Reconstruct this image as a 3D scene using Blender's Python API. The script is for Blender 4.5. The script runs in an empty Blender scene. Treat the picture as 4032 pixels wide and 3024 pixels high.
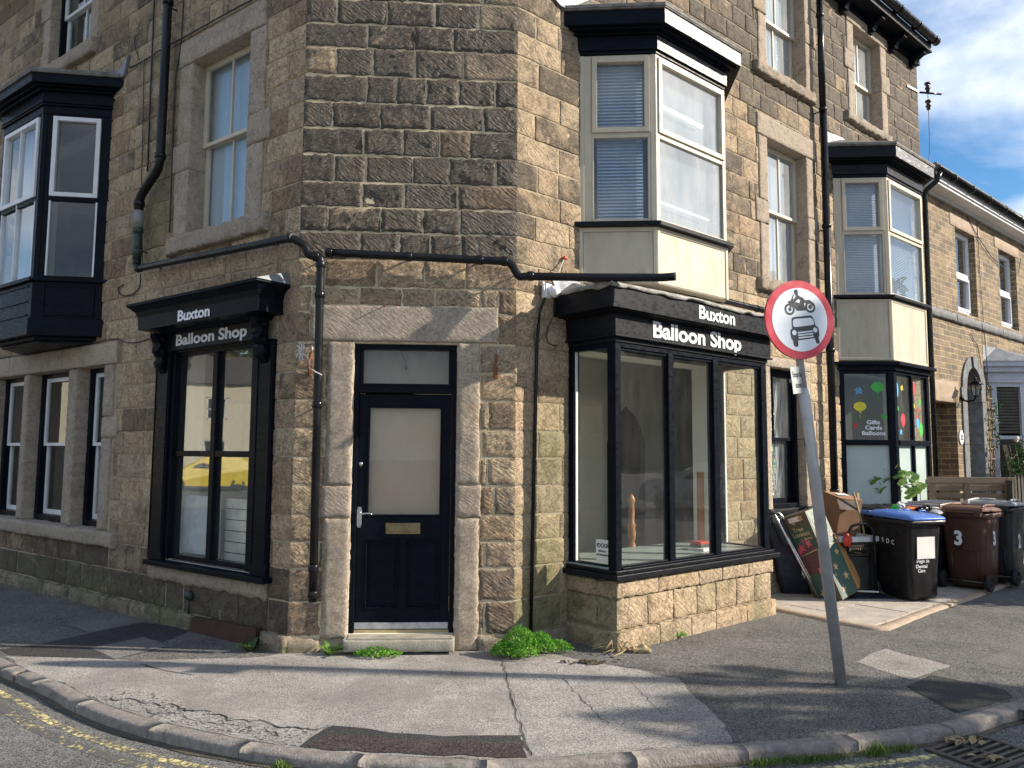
import bpy, math, random
import numpy as np
from mathutils import Matrix, Vector
R_ = math.radians
random.seed(7); rng = np.random.default_rng(7)
SC = bpy.context.scene
COL = SC.collection

# ------------------------------------------------------------------ camera, sky, sun, exposure
H = 1.70
PITCH, ROLL = R_(5.12), R_(.389)
cp, sp, cr, sr = math.cos(PITCH), math.sin(PITCH), math.cos(ROLL), math.sin(ROLL)
fw = Vector((0, cp, sp)); rt0 = Vector((1, 0, 0)); up0 = Vector((0, -sp, cp))
rt = cr*rt0 + sr*up0; up = -sr*rt0 + cr*up0
cam_d = bpy.data.cameras.new('camera'); cam = bpy.data.objects.new('camera', cam_d); COL.objects.link(cam)
cam_d.sensor_width = 36; cam_d.lens = 36*3028/4032; cam_d.clip_end = 2000; cam_d.clip_start = .05
M = Matrix((rt, up, -fw)).transposed().to_4x4(); M.translation = (0, 0, H); cam.matrix_world = M
SC.camera = cam
SUN_H, SUN_E = R_(95), R_(27)
w = bpy.data.worlds.new('World'); SC.world = w; w.use_nodes = True
nt = w.node_tree; nt.nodes.clear()
def N(t, ty, **k):
    n = t.nodes.new(ty)
    for a, b in k.items():
        if a.startswith('i_'): n.inputs[a[2:].replace('_', ' ')].default_value = b
        else: setattr(n, a, b)
    return n
out = N(nt, 'ShaderNodeOutputWorld'); bg = N(nt, 'ShaderNodeBackground')
sky = N(nt, 'ShaderNodeTexSky', sky_type='NISHITA'); sky.sun_disc = False
sky.sun_elevation = SUN_E; sky.sun_rotation = SUN_H; sky.air_density = 1.0; sky.dust_density = .6; sky.ozone_density = 2.0
tc = N(nt, 'ShaderNodeTexCoord'); mp = N(nt, 'ShaderNodeMapping'); mp.inputs['Scale'].default_value = (1.0, 1.0, 2.1)
mp.inputs['Location'].default_value = (.35, .1, .18)
n1 = N(nt, 'ShaderNodeTexNoise'); n1.inputs['Scale'].default_value = 3.6; n1.inputs['Detail'].default_value = 9; n1.inputs['Roughness'].default_value = .56; n1.inputs['Distortion'].default_value = .35
rp = N(nt, 'ShaderNodeValToRGB'); rp.color_ramp.elements[0].position = .37; rp.color_ramp.elements[1].position = .66
n2 = N(nt, 'ShaderNodeTexNoise'); n2.inputs['Scale'].default_value = 7; n2.inputs['Detail'].default_value = 6
cl = N(nt, 'ShaderNodeValToRGB'); cl.color_ramp.elements[0].color = (5.6, 6.4, 7.8, 1); cl.color_ramp.elements[1].color = (9.2, 9.5, 10.0, 1)
cl.color_ramp.elements[0].position = .42; cl.color_ramp.elements[1].position = .62
mx = N(nt, 'ShaderNodeMix', data_type='RGBA')
L = nt.links.new
L(tc.outputs['Generated'], mp.inputs['Vector']); L(mp.outputs[0], n1.inputs['Vector']); L(mp.outputs[0], n2.inputs['Vector'])
L(n1.outputs['Fac'], rp.inputs[0]); L(n2.outputs['Fac'], cl.inputs[0])
L(rp.outputs[0], mx.inputs[0]); hsv = N(nt, 'ShaderNodeHueSaturation'); hsv.inputs['Saturation'].default_value = 1.35; hsv.inputs['Value'].default_value = 1.1; L(sky.outputs[0], hsv.inputs['Color']); L(hsv.outputs[0], mx.inputs[6]); L(cl.outputs[0], mx.inputs[7])
L(mx.outputs[2], bg.inputs[0]); bg.inputs[1].default_value = .086; L(bg.outputs[0], out.inputs[0])
sd = bpy.data.lights.new('sun', 'SUN'); sd.energy = 5.0; sd.angle = R_(.55); sd.color = (1.0, .90, .76)
so = bpy.data.objects.new('sun', sd); COL.objects.link(so)
sv = Vector((math.sin(SUN_H)*math.cos(SUN_E), math.cos(SUN_H)*math.cos(SUN_E), math.sin(SUN_E)))
so.rotation_euler = sv.to_track_quat('Z', 'Y').to_euler(); so.location = (8, 3, 12)
SC.view_settings.view_transform = 'Standard'; SC.view_settings.look = 'None'
SC.view_settings.exposure = .80; SC.view_settings.gamma = 1.0
SC.render.engine = 'CYCLES'; SC.cycles.use_denoising = True
SC.cycles.max_bounces = 8; SC.cycles.transparent_max_bounces = 12; SC.cycles.glossy_bounces = 3; SC.cycles.diffuse_bounces = 3

# ------------------------------------------------------------------ plan of the place (metres; camera stands at x=y=0)
def hd(h): h = R_(h); return np.array([math.sin(h), math.cos(h), 0.])
class Fr:
    """vertical face: origin, direction along the wall, outward normal"""
    def __init__(s, o, d, n): s.o = np.array(o, float); s.d = np.array(d, float); s.n = np.array(n, float); s.flip = (np.cross(s.d, [0, 0, 1])@s.n) < 0
    def p(s, u, off, z): return s.o + s.d*u + s.n*off + np.array([0, 0, z])
def face(o, h):
    d = hd(h); n = np.array([d[1], -d[0], 0.])
    if n@(-np.array([o[0], o[1], 0.])) < 0: n = -n
    return Fr((o[0], o[1], 0), d, n)
CA = (-1.897, 6.722)
A = face(CA, -53.57); C = face(CA, 86.34); WC = 1.93
CB = tuple(C.p(WC, 0, 0)[:2]); B = face(CB, 49.34)
ID = Fr((0, 0, 0), (1, 0, 0), (0, -1, 0))
COURSES = [.13, .415, .695, .923, 1.15, 1.405, 1.655, 1.90, 2.155, 2.405, 2.66, 2.93, 3.16, 3.41, 3.66, 3.89, 4.12, 4.375, 4.625, 4.867, 5.12, 5.385, 5.61, 5.85, 6.10, 6.34, 6.58, 6.82, 7.06, 7.30, 7.54, 7.78, 8.02, 8.26, 8.50]

# ------------------------------------------------------------------ helpers
LAT = rng.random((256, 256))
def vn(x, y, s=0):
    x = np.asarray(x)+s*17.31; y = np.asarray(y)+s*9.17
    xi = np.floor(x).astype(int); yi = np.floor(y).astype(int); fx = x-xi; fy = y-yi
    fx = fx*fx*(3-2*fx); fy = fy*fy*(3-2*fy)
    a = LAT[xi % 256, yi % 256]; b = LAT[(xi+1) % 256, yi % 256]; c = LAT[xi % 256, (yi+1) % 256]; d = LAT[(xi+1) % 256, (yi+1) % 256]
    return (a*(1-fx)+b*fx)*(1-fy)+(c*(1-fx)+d*fx)*fy - .5
def fbm(x, y, s=0, o=3):
    r = 0; a = 1
    for k in range(o): r = r+a*vn(x*2**k, y*2**k, s+k*3); a *= .5
    return r
BASE = {}
def obj_link(o, parent):
    COL.objects.link(o)
    if parent is not None: o.parent = parent
    return o
def tag(o, label=None, cat=None, group=None, kind=None):
    if label: o['label'] = label
    if cat: o['category'] = cat
    if group: o['group'] = group
    if kind: o['kind'] = kind
    return o
def thing(name, label, cat, loc=(0, 0, 0), rotz=0, group=None, local=False):
    o = bpy.data.objects.new(name, None); obj_link(o, None); o.location = loc; o.rotation_euler = (0, 0, rotz)
    o.empty_display_size = .2
    BASE[o] = np.zeros(3) if local else np.array(loc, float)
    return tag(o, label, cat, group)
class MB:
    def __init__(s): s.v = []; s.f = []; s.m = []; s.uv = []; s.t = []; s.n = 0; s.sm = []
    def add(s, V, F, m=0, uv=None, tone=(.5, 0, 0, 0), smooth=False):
        V = np.asarray(V, float); k = len(V)
        s.v.append(V); s.uv.append(np.asarray(uv, float) if uv is not None else V[:, :2].copy())
        T = np.asarray(tone, float); s.t.append(np.tile(T, (k, 1)) if T.ndim == 1 else T)
        n = s.n
        for f in F: s.f.append([i+n for i in f]); s.m.append(m); s.sm.append(smooth)
        s.n += k; return s
    def box(s, fr, u0, u1, o0, o1, z0, z1, m=0, tone=(.5, 0, 0, 0)):
        if u0 > u1: u0, u1 = u1, u0
        if o0 > o1: o0, o1 = o1, o0
        P = [fr.p(u, o, z) for z in (z0, z1) for o in (o0, o1) for u in (u0, u1)]
        uv = [(u+o, z) for z in (z0, z1) for o in (o0, o1) for u in (u0, u1)]
        F = [(0, 2, 3, 1), (4, 5, 7, 6), (0, 1, 5, 4), (2, 6, 7, 3), (0, 4, 6, 2), (1, 3, 7, 5)]
        F = [f if fr.flip else f[::-1] for f in F]
        return s.add(P, F, m, uv, tone)
    def obox(s, c, ax, ay, az, sx, sy, sz, m=0, taper=1., tone=(.5, 0, 0, 0)):
        """oriented box by centre, axes and full sizes; taper scales the +az end"""
        c, ax, ay, az = [np.array(q, float) for q in (c, ax, ay, az)]
        P = []
        for k in (-1, 1):
            t = taper if k > 0 else 1
            for j in (-1, 1):
                for i in (-1, 1): P.append(c+ax*i*sx/2*t+ay*j*sy/2*t+az*k*sz/2)
        F = [(0, 2, 3, 1), (4, 5, 7, 6), (0, 1, 5, 4), (2, 6, 7, 3), (0, 4, 6, 2), (1, 3, 7, 5)]
        return s.add(P, F, m, None, tone)
    def prism(s, pts, z0, z1, m=0, top=None):
        """plan polygon between two heights; top: other plan polygon for the upper end"""
        n = len(pts); q = top or pts
        P = [(*p[:2], z0) for p in pts]+[(*p[:2], z1 if not callable(z1) else z1(i)) for i, p in enumerate(q)]
        F = [list(range(n))[::-1], list(range(n, 2*n))]+[(i, (i+1) % n, n+(i+1) % n, n+i) for i in range(n)]
        return s.add(P, F, m)
    def poly(s, P, m=0, uv=None, smooth=False): return s.add(P, [list(range(len(P)))], m, uv)
    def sheet(s, fr, pts, off, m=0): return s.add([fr.p(u, off, z) for u, z in pts], [list(range(len(pts)))], m, pts)
    def ext(s, fr, pts, o0, o1, m=0):
        """outline in (u,z) of a face, given thickness from o0 to o1"""
        n = len(pts)
        P = [fr.p(u, o0, z) for u, z in pts]+[fr.p(u, o1, z) for u, z in pts]
        F = [list(range(n)), list(range(n, 2*n))[::-1]]+[(i, (i+1) % n, n+(i+1) % n, n+i) for i in range(n)]
        return s.add(P, F, m, list(pts)*2)
    def tube(s, pts, r, n=12, m=0, cap=True):
        pts = [np.array(p, float) for p in pts]; rs = r if hasattr(r, '__len__') else [r]*len(pts)
        V = []; F = []; prev = None
        for i, p in enumerate(pts):
            t = (pts[min(i+1, len(pts)-1)]-pts[max(i-1, 0)]); t = t/np.linalg.norm(t)
            if prev is None:
                a = np.array([0, 0, 1.]) if abs(t[2]) < .9 else np.array([1., 0, 0])
                x = np.cross(a, t)
            else: x = prev-t*(prev@t)
            x /= np.linalg.norm(x); prev = x; y = np.cross(t, x)
            for k in range(n):
                a = 2*math.pi*k/n; V.append(p+rs[i]*(x*math.cos(a)+y*math.sin(a)))
        for i in range(len(pts)-1):
            for k in range(n): F.append((i*n+k, i*n+(k+1) % n, (i+1)*n+(k+1) % n, (i+1)*n+k))
        s.add(V, F, m, smooth=True)
        if cap: s.f += [[s.n-len(V)+k for k in range(n)][::-1], [s.n-n+k for k in range(n)]]; s.m += [m, m]; s.sm += [False, False]
        return s
    def lathe(s, c, axis, prof, n=20, m=0):
        c = np.array(c, float); t = np.array(axis, float); t /= np.linalg.norm(t)
        a = np.array([0, 0, 1.]) if abs(t[2]) < .9 else np.array([1., 0, 0]); x = np.cross(a, t); x /= np.linalg.norm(x); y = np.cross(t, x)
        V = []; F = []
        for r, h in prof:
            for k in range(n):
                q = 2*math.pi*k/n; V.append(c+t*h+r*(x*math.cos(q)+y*math.sin(q)))
        for i in range(len(prof)-1):
            for k in range(n): F.append((i*n+k, i*n+(k+1) % n, (i+1)*n+(k+1) % n, (i+1)*n+k))
        return s.add(V, F, m, smooth=True)
    def build(s, name, mats, parent=None, bevel=0, smooth=None, seg=2):
        me = bpy.data.meshes.new(name)
        V = np.concatenate(s.v) if s.v else np.zeros((0, 3)); UV = np.concatenate(s.uv); T = np.concatenate(s.t)
        base = np.zeros(3)
        if parent is not None:
            base = BASE[parent]
        me.from_pydata((V-base).tolist(), [], s.f)
        mats = mats if isinstance(mats, (list, tuple)) else [mats]
        for q in mats: me.materials.append(q)
        me.polygons.foreach_set('material_index', s.m)
        me.polygons.foreach_set('use_smooth', [smooth if smooth is not None else q for q in s.sm])
        uvl = me.uv_layers.new(name='UVMap'); li = np.zeros(len(me.loops), dtype=np.int32); me.loops.foreach_get('vertex_index', li)
        uvl.data.foreach_set('uv', UV[li].ravel().astype(np.float32))
        at = me.color_attributes.new('tone', 'FLOAT_COLOR', 'POINT'); at.data.foreach_set('color', T.astype(np.float32).ravel())
        me.update()
        o = bpy.data.objects.new(name, me); obj_link(o, parent); BASE[o] = base
        if bevel:
            b = o.modifiers.new('bevel', 'BEVEL'); b.width = bevel; b.segments = seg; b.limit_method = 'ANGLE'; b.angle_limit = R_(40); b.harden_normals = False
        return o
def part(name, mb, mat, parent, bevel=0, label=None, smooth=None):
    o = mb.build(name, mat, parent, bevel, smooth)
    if label: o['label'] = label
    return o
def lone(name, mb, mat, label, cat, group=None, bevel=0):
    V = np.concatenate(mb.v); b = V.mean(0); b[2] = V[:, 2].min()
    o = mb.build(name, mat, None, bevel)
    me = o.data; co = np.zeros(len(me.vertices)*3); me.vertices.foreach_get('co', co); co = co.reshape(-1, 3)-b; me.vertices.foreach_set('co', co.ravel()); me.update()
    o.location = b; BASE[o] = b
    return tag(o, label, cat, group)
def struct(name, mb, mat): return tag(mb.build(name, mat), kind='structure')
def copy_tree(o, parent=None):
    c = o.copy(); COL.objects.link(c); c.parent = parent
    for ch in list(o.children): copy_tree(ch, c)
    return c
def text_mb(mb, txt, o, dx, dy, size, xs=1., bold=0., thick=.002, align='CENTER', m=0, sp=1., width=None):
    cu = bpy.data.curves.new('t', 'FONT'); cu.body = txt; cu.size = size; cu.offset = bold; cu.align_x = align; cu.space_character = sp
    cu.resolution_u = 4; cu.extrude = thick/2
    ob = bpy.data.objects.new('t', cu); COL.objects.link(ob)
    bpy.context.view_layer.update()
    me = bpy.data.meshes.new_from_object(ob.evaluated_get(bpy.context.evaluated_depsgraph_get()))
    dx = np.array(dx, float); dy = np.array(dy, float); dz = np.cross(dx, dy)
    co = np.zeros(len(me.vertices)*3); me.vertices.foreach_get('co', co); co = co.reshape(-1, 3)
    if width: xs = width/(co[:, 0].max()-co[:, 0].min()); co[:, 0] -= (co[:, 0].max()+co[:, 0].min())/2
    V = np.array(o, float)+co[:, :1]*xs*dx+co[:, 1:2]*dy+co[:, 2:3]*dz
    mb.add(V, [list(p.vertices) for p in me.polygons], m)
    bpy.data.objects.remove(ob); bpy.data.curves.remove(cu); bpy.data.meshes.remove(me)
    return mb

# ------------------------------------------------------------------ materials
def newmat(name):
    m = bpy.data.materials.new(name); m.use_nodes = True; t = m.node_tree; t.nodes.clear()
    o = t.nodes.new('ShaderNodeOutputMaterial'); b = t.nodes.new('ShaderNodeBsdfPrincipled'); t.links.new(b.outputs[0], o.inputs[0])
    return m, t, b
def mixc(t, fac, a, b, blend='MIX'):
    n = N(t, 'ShaderNodeMix', data_type='RGBA', blend_type=blend)
    for s_, v in ((0, fac), (6, a), (7, b)):
        if hasattr(v, 'is_output') or hasattr(v, 'node'): t.links.new(v, n.inputs[s_])
        else: n.inputs[s_].default_value = v if s_ == 0 else (*v[:3], 1)
    return n.outputs[2]
def noise(t, vec, scale, detail=3, rough=.5, dist=0):
    n = N(t, 'ShaderNodeTexNoise'); n.inputs['Scale'].default_value = scale; n.inputs['Detail'].default_value = detail
    n.inputs['Roughness'].default_value = rough; n.inputs['Distortion'].default_value = dist; t.links.new(vec, n.inputs['Vector']); return n.outputs['Fac']
def ramp(t, v, *st):
    n = N(t, 'ShaderNodeValToRGB'); e = n.color_ramp.elements
    while len(e) < len(st): e.new(.5)
    for k, (p_, c) in enumerate(st):
        e[k].position = p_; e[k].color = (*c, 1) if hasattr(c, '__len__') else (c, c, c, 1)
    t.links.new(v, n.inputs[0]); return n.outputs[0]
def mth(t, op, a, b=0., clamp=False):
    n = N(t, 'ShaderNodeMath', operation=op); n.use_clamp = clamp
    for k, v in ((0, a), (1, b)):
        if hasattr(v, 'node'): t.links.new(v, n.inputs[k])
        else: n.inputs[k].default_value = v
    return n.outputs[0]
def bump(t, b, h, dist, prev=None, strength=1.):
    n = N(t, 'ShaderNodeBump'); n.inputs['Distance'].default_value = dist; n.inputs['Strength'].default_value = strength
    t.links.new(h, n.inputs['Height'])
    if prev: t.links.new(prev, n.inputs['Normal'])
    t.links.new(n.outputs[0], b.inputs['Normal']); return n.outputs[0]
def coords(t, kind='Object', scale=(1, 1, 1), rot=(0, 0, 0)):
    c = N(t, 'ShaderNodeTexCoord'); m = N(t, 'ShaderNodeMapping'); m.inputs['Scale'].default_value = scale; m.inputs['Rotation'].default_value = rot
    t.links.new(c.outputs[kind], m.inputs[0]); return m.outputs[0]
def plain(name, c1, c2=None, rough=.6, scale=6., bmp=.0, bscale=60., metal=0., spec=.5, st=(1, 1, 1), wear=None, wscale=8., wpos=(.62, .68)):
    m, t, b = newmat(name); v = coords(t, 'Object', st)
    c2 = c2 or tuple(q*.75 for q in c1)
    c = mixc(t, ramp(t, noise(t, v, scale, 5, .6), (.35, 0.), (.65, 1.)), c1, c2)
    if wear:
        c = mixc(t, ramp(t, noise(t, v, wscale, 8, .7), (wpos[0], 0.), (wpos[1], 1.)), c, wear)
    t.links.new(c, b.inputs['Base Color'])
    b.inputs['Roughness'].default_value = rough; b.inputs['Metallic'].default_value = metal; b.inputs['Specular IOR Level'].default_value = spec
    r = ramp(t, noise(t, v, scale*2.3, 4), (.3, max(0, rough-.12)), (.7, min(1, rough+.12))); t.links.new(r, b.inputs['Roughness'])
    if bmp: bump(t, b, noise(t, v, bscale, 4, .6), bmp)
    return m
PAL = ((.230, .158, .098), (.315, .220, .136), (.415, .304, .190), (.370, .282, .190), (.470, .355, .222), (.330, .232, .162))
PALD = ((.27, .205, .148), (.31, .242, .176), (.36, .287, .215), (.355, .293, .23), (.40, .322, .24), (.35, .275, .220))
def stone_mat(name, tool=1., pal=PAL):
    m, t, b = newmat(name)
    at = N(t, 'ShaderNodeAttribute', attribute_name='tone'); sx = N(t, 'ShaderNodeSeparateColor'); t.links.new(at.outputs['Color'], sx.inputs[0])
    r_, g_, b_ = sx.outputs; flip = at.outputs['Alpha']
    uv = coords(t, 'UV'); ob = coords(t, 'Object')
    base = ramp(t, r_, *[(k*.2, c_) for k, c_ in enumerate(pal)])
    n_a = noise(t, ob, 5, 6, .62); n_b = noise(t, ob, 34, 5, .65); n_c = noise(t, ob, 1.6, 4, .6)
    base = mixc(t, 1., base, ramp(t, n_a, (.25, .72), (.75, 1.24)), 'MULTIPLY')
    base = mixc(t, 1., base, ramp(t, n_b, (.32, .56 if tool > .3 else .74), (.68, 1.4 if tool > .3 else 1.22)), 'MULTIPLY')
    n_d = noise(t, ob, 120, 4, .7); dk = .5 if tool > .3 else .22; base = mixc(t, 1., base, ramp(t, n_d, (.32, 1-dk), (.68, 1+dk)), 'MULTIPLY')
    iron = ramp(t, noise(t, ob, 2.7, 5, .6), (.60, 0.), (.72, .55)); base = mixc(t, iron, base, (.30, .19, .10))
    s_in = mth(t, 'ADD', mth(t, 'MULTIPLY', g_, 1.25), mth(t, 'MULTIPLY', mth(t, 'SUBTRACT', n_a, .5), 1.5), )
    s_in = mth(t, 'ADD', s_in, mth(t, 'MULTIPLY', mth(t, 'SUBTRACT', n_b, .5), 1.3))
    soot = ramp(t, s_in, (.30, 0.), (.72, 1.)); spall = ramp(t, noise(t, ob, 3.3, 6, .62, .8), (.64, 1.), (.665, .15)); soot = mth(t, 'MULTIPLY', mth(t, 'MULTIPLY', soot, .9), spall)
    base = mixc(t, soot, base, mixc(t, n_b, (.028, .023, .018), (.080, .062, .043)))
    mo = mth(t, 'ADD', b_, mth(t, 'MULTIPLY', mth(t, 'SUBTRACT', n_c, .5), 1.6)); mo = mth(t, 'ADD', mo, mth(t, 'MULTIPLY', mth(t, 'SUBTRACT', n_b, .5), .8))
    base = mixc(t, mth(t, 'MULTIPLY', ramp(t, mo, (.35, 0.), (.8, 1.)), .75), base, mixc(t, n_a, (.055, .070, .030), (.16, .17, .06)))
    t.links.new(base, b.inputs['Base Color']); t.links.new(mixc(t, soot, (.85, .85, .85), (.42, .42, .42) if tool > .6 else (.8, .8, .8)), b.inputs['Roughness'])
    b.inputs['Specular IOR Level'].default_value = .45
    # masons' tool strokes, leaning one way or the other from stone to stone
    def strokes(a):
        v = coords(t, 'UV', (17, 74, 1), (0, 0, a)); n = N(t, 'ShaderNodeTexNoise'); n.inputs['Scale'].default_value = 1.; n.inputs['Detail'].default_value = 2; n.inputs['Distortion'].default_value = .6
        mm = t.nodes.new('ShaderNodeVectorRotate'); mm.rotation_type = 'Z_AXIS'; mm.inputs['Angle'].default_value = a
        c_ = N(t, 'ShaderNodeTexCoord'); t.links.new(c_.outputs['UV'], mm.inputs['Vector'])
        m2 = N(t, 'ShaderNodeMapping'); m2.inputs['Scale'].default_value = (11, 50, 1); t.links.new(mm.outputs[0], m2.inputs[0]); t.links.new(m2.outputs[0], n.inputs['Vector']); return n.outputs['Fac']
    st = N(t, 'ShaderNodeMix', data_type='FLOAT'); t.links.new(mth(t, 'GREATER_THAN', flip, .5), st.inputs[0]); t.links.new(strokes(.62), st.inputs[2]); t.links.new(strokes(-.5), st.inputs[3])
    p = bump(t, b, st.outputs[0], .034*tool)
    p = bump(t, b, noise(t, ob, 26, 6, .75), .006 if tool > .3 else .005, p)
    fl_ = ramp(t, noise(t, ob, 4.5, 9, .72, .6), (.47, 0.), (.505, 1.)); p = bump(t, b, fl_, .0055 if tool > .3 else .003, p)
    bump(t, b, noise(t, ob, 140, 3, .6), .004, p)
    return m
def asphalt(name, dark, light, scale=140, thr=(.45, .62), bmp=.004, big=None, st=None):
    m, t, b = newmat(name); v = coords(t, 'Object')
    vo = N(t, 'ShaderNodeTexVoronoi'); vo.inputs['Scale'].default_value = scale; t.links.new(v, vo.inputs['Vector'])
    sxx = N(t, 'ShaderNodeSeparateColor'); t.links.new(vo.outputs['Color'], sxx.inputs[0])
    f = ramp(t, mth(t, 'ADD', mth(t, 'MULTIPLY', sxx.outputs[0], .55), mth(t, 'MULTIPLY', noise(t, v, 9, 6, .7), .6)), (thr[0], 0.), (thr[1], 1.))
    c = mixc(t, f, dark, light)
    c = mixc(t, 1., c, ramp(t, noise(t, v, 1.3, 7, .68), (.3, .70), (.7, 1.22)), 'MULTIPLY')
    c = mixc(t, 1., c, ramp(t, noise(t, v, 75, 4, .8), (.34, .48), (.66, 1.45)), 'MULTIPLY')
    if big: c = mixc(t, ramp(t, noise(t, v, .7, 6, .65), (.5, 0.), (.62, .8)), c, big)
    if st: c = mixc(t, ramp(t, noise(t, v, 3.1, 7, .75), (.60, 0.), (.68, .6)), c, st)
    t.links.new(c, b.inputs['Base Color']); b.inputs['Roughness'].default_value = .9; b.inputs['Specular IOR Level'].default_value = .25
    p = bump(t, b, vo.outputs['Distance'], bmp*1.6)
    p = bump(t, b, noise(t, v, 55, 6, .8), bmp*2.6, p)
    bump(t, b, noise(t, v, 3.0, 4, .5), .03, p)
    return m
def glass_mat(name, tint=(.93, .96, .95), base=.07, top=.9, dirt_haze=.06, ds=3.):
    m = bpy.data.materials.new(name); m.use_nodes = True; t = m.node_tree; t.nodes.clear()
    o = N(t, 'ShaderNodeOutputMaterial'); tr = N(t, 'ShaderNodeBsdfTransparent'); tr.inputs[0].default_value = (*tint, 1)
    gl = N(t, 'ShaderNodeBsdfGlossy'); gl.inputs['Roughness'].default_value = .015; gl.inputs[0].default_value = (.95, .97, 1, 1)
    v = coords(t, 'Object'); bm = N(t, 'ShaderNodeBump'); bm.inputs['Distance'].default_value = .0007; t.links.new(noise(t, v, 2.2, 2), bm.inputs['Height']); t.links.new(bm.outputs[0], gl.inputs['Normal'])
    lw = N(t, 'ShaderNodeLayerWeight'); lw.inputs['Blend'].default_value = .5
    f = mth(t, 'ADD', mth(t, 'MULTIPLY', mth(t, 'POWER', lw.outputs['Facing'], 4.), top), base, True)
    ms = N(t, 'ShaderNodeMixShader'); t.links.new(f, ms.inputs[0]); t.links.new(tr.outputs[0], ms.inputs[1]); t.links.new(gl.outputs[0], ms.inputs[2])
    df = N(t, 'ShaderNodeBsdfDiffuse'); df.inputs[0].default_value = (.55, .56, .55, 1)
    m2 = N(t, 'ShaderNodeMixShader'); t.links.new(mth(t, 'MULTIPLY', ramp(t, noise(t, coords(t, 'Object', (1, 1, .35)), ds*3, 3 if ds < 2 else 6, .6), (.3, .35), (.75, 1.)), dirt_haze*2), m2.inputs[0])
    t.links.new(ms.outputs[0], m2.inputs[1]); t.links.new(df.outputs[0], m2.inputs[2]); t.links.new(m2.outputs[0], o.inputs[0])
    return m
def leaf_mat(name, c1, c2, c3):
    m, t, b = newmat(name); v = coords(t, 'Object')
    c = mixc(t, ramp(t, noise(t, v, 30, 3), (.35, 0.), (.65, 1.)), c1, c2); c = mixc(t, ramp(t, noise(t, v, 5, 3), (.5, 0.), (.7, 1.)), c, c3)
    t.links.new(c, b.inputs['Base Color']); b.inputs['Roughness'].default_value = .5
    b.inputs['Transmission Weight'].default_value = 0
    tl = N(t, 'ShaderNodeBsdfTranslucent'); t.links.new(c, tl.inputs[0]); ms = N(t, 'ShaderNodeMixShader'); ms.inputs[0].default_value = .35
    o = [q for q in t.nodes if q.type == 'OUTPUT_MATERIAL'][0]
    t.links.new(b.outputs[0], ms.inputs[1]); t.links.new(tl.outputs[0], ms.inputs[2]); t.links.new(ms.outputs[0], o.inputs[0]); return m
def brick_mat(name):
    m, t, b = newmat(name); uv = coords(t, 'UV'); ob = coords(t, 'Object')
    wv = N(t, 'ShaderNodeVectorMath', operation='MULTIPLY_ADD'); nz = N(t, 'ShaderNodeTexNoise'); nz.inputs['Scale'].default_value = 3.; t.links.new(uv, nz.inputs['Vector'])
    t.links.new(nz.outputs['Color'], wv.inputs[0]); wv.inputs[1].default_value = (.05, .03, 0); t.links.new(uv, wv.inputs[2])
    bk = N(t, 'ShaderNodeTexBrick'); bk.offset = .5; bk.inputs['Scale'].default_value = 1.; bk.inputs['Brick Width'].default_value = .30; bk.inputs['Row Height'].default_value = .098
    bk.inputs['Mortar Size'].default_value = .010; bk.inputs['Mortar Smooth'].default_value = .4; bk.inputs['Bias'].default_value = -.1
    bk.inputs['Color1'].default_value = (.255, .180, .108, 1); bk.inputs['Color2'].default_value = (.115, .086, .060, 1); bk.inputs['Mortar'].default_value = (.44, .345, .20, 1)
    t.links.new(wv.outputs[0], bk.inputs['Vector'])
    c = mixc(t, 1., bk.outputs['Color'], ramp(t, noise(t, ob, 4, 6, .65), (.3, .6), (.7, 1.3)), 'MULTIPLY')
    c = mixc(t, 1., c, ramp(t, noise(t, ob, 22, 5, .7), (.3, .65), (.7, 1.25)), 'MULTIPLY')
    t.links.new(c, b.inputs['Base Color']); b.inputs['Roughness'].default_value = .85
    inv = mth(t, 'SUBTRACT', 1., bk.outputs['Fac']); p = bump(t, b, inv, .012); bump(t, b, noise(t, ob, 30, 5, .7), .012, p); return m
def emis(name, c, s):
    m, t, b = newmat(name); b.inputs['Emission Color'].default_value = (*c, 1); b.inputs['Emission Strength'].default_value = s; return m
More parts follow.
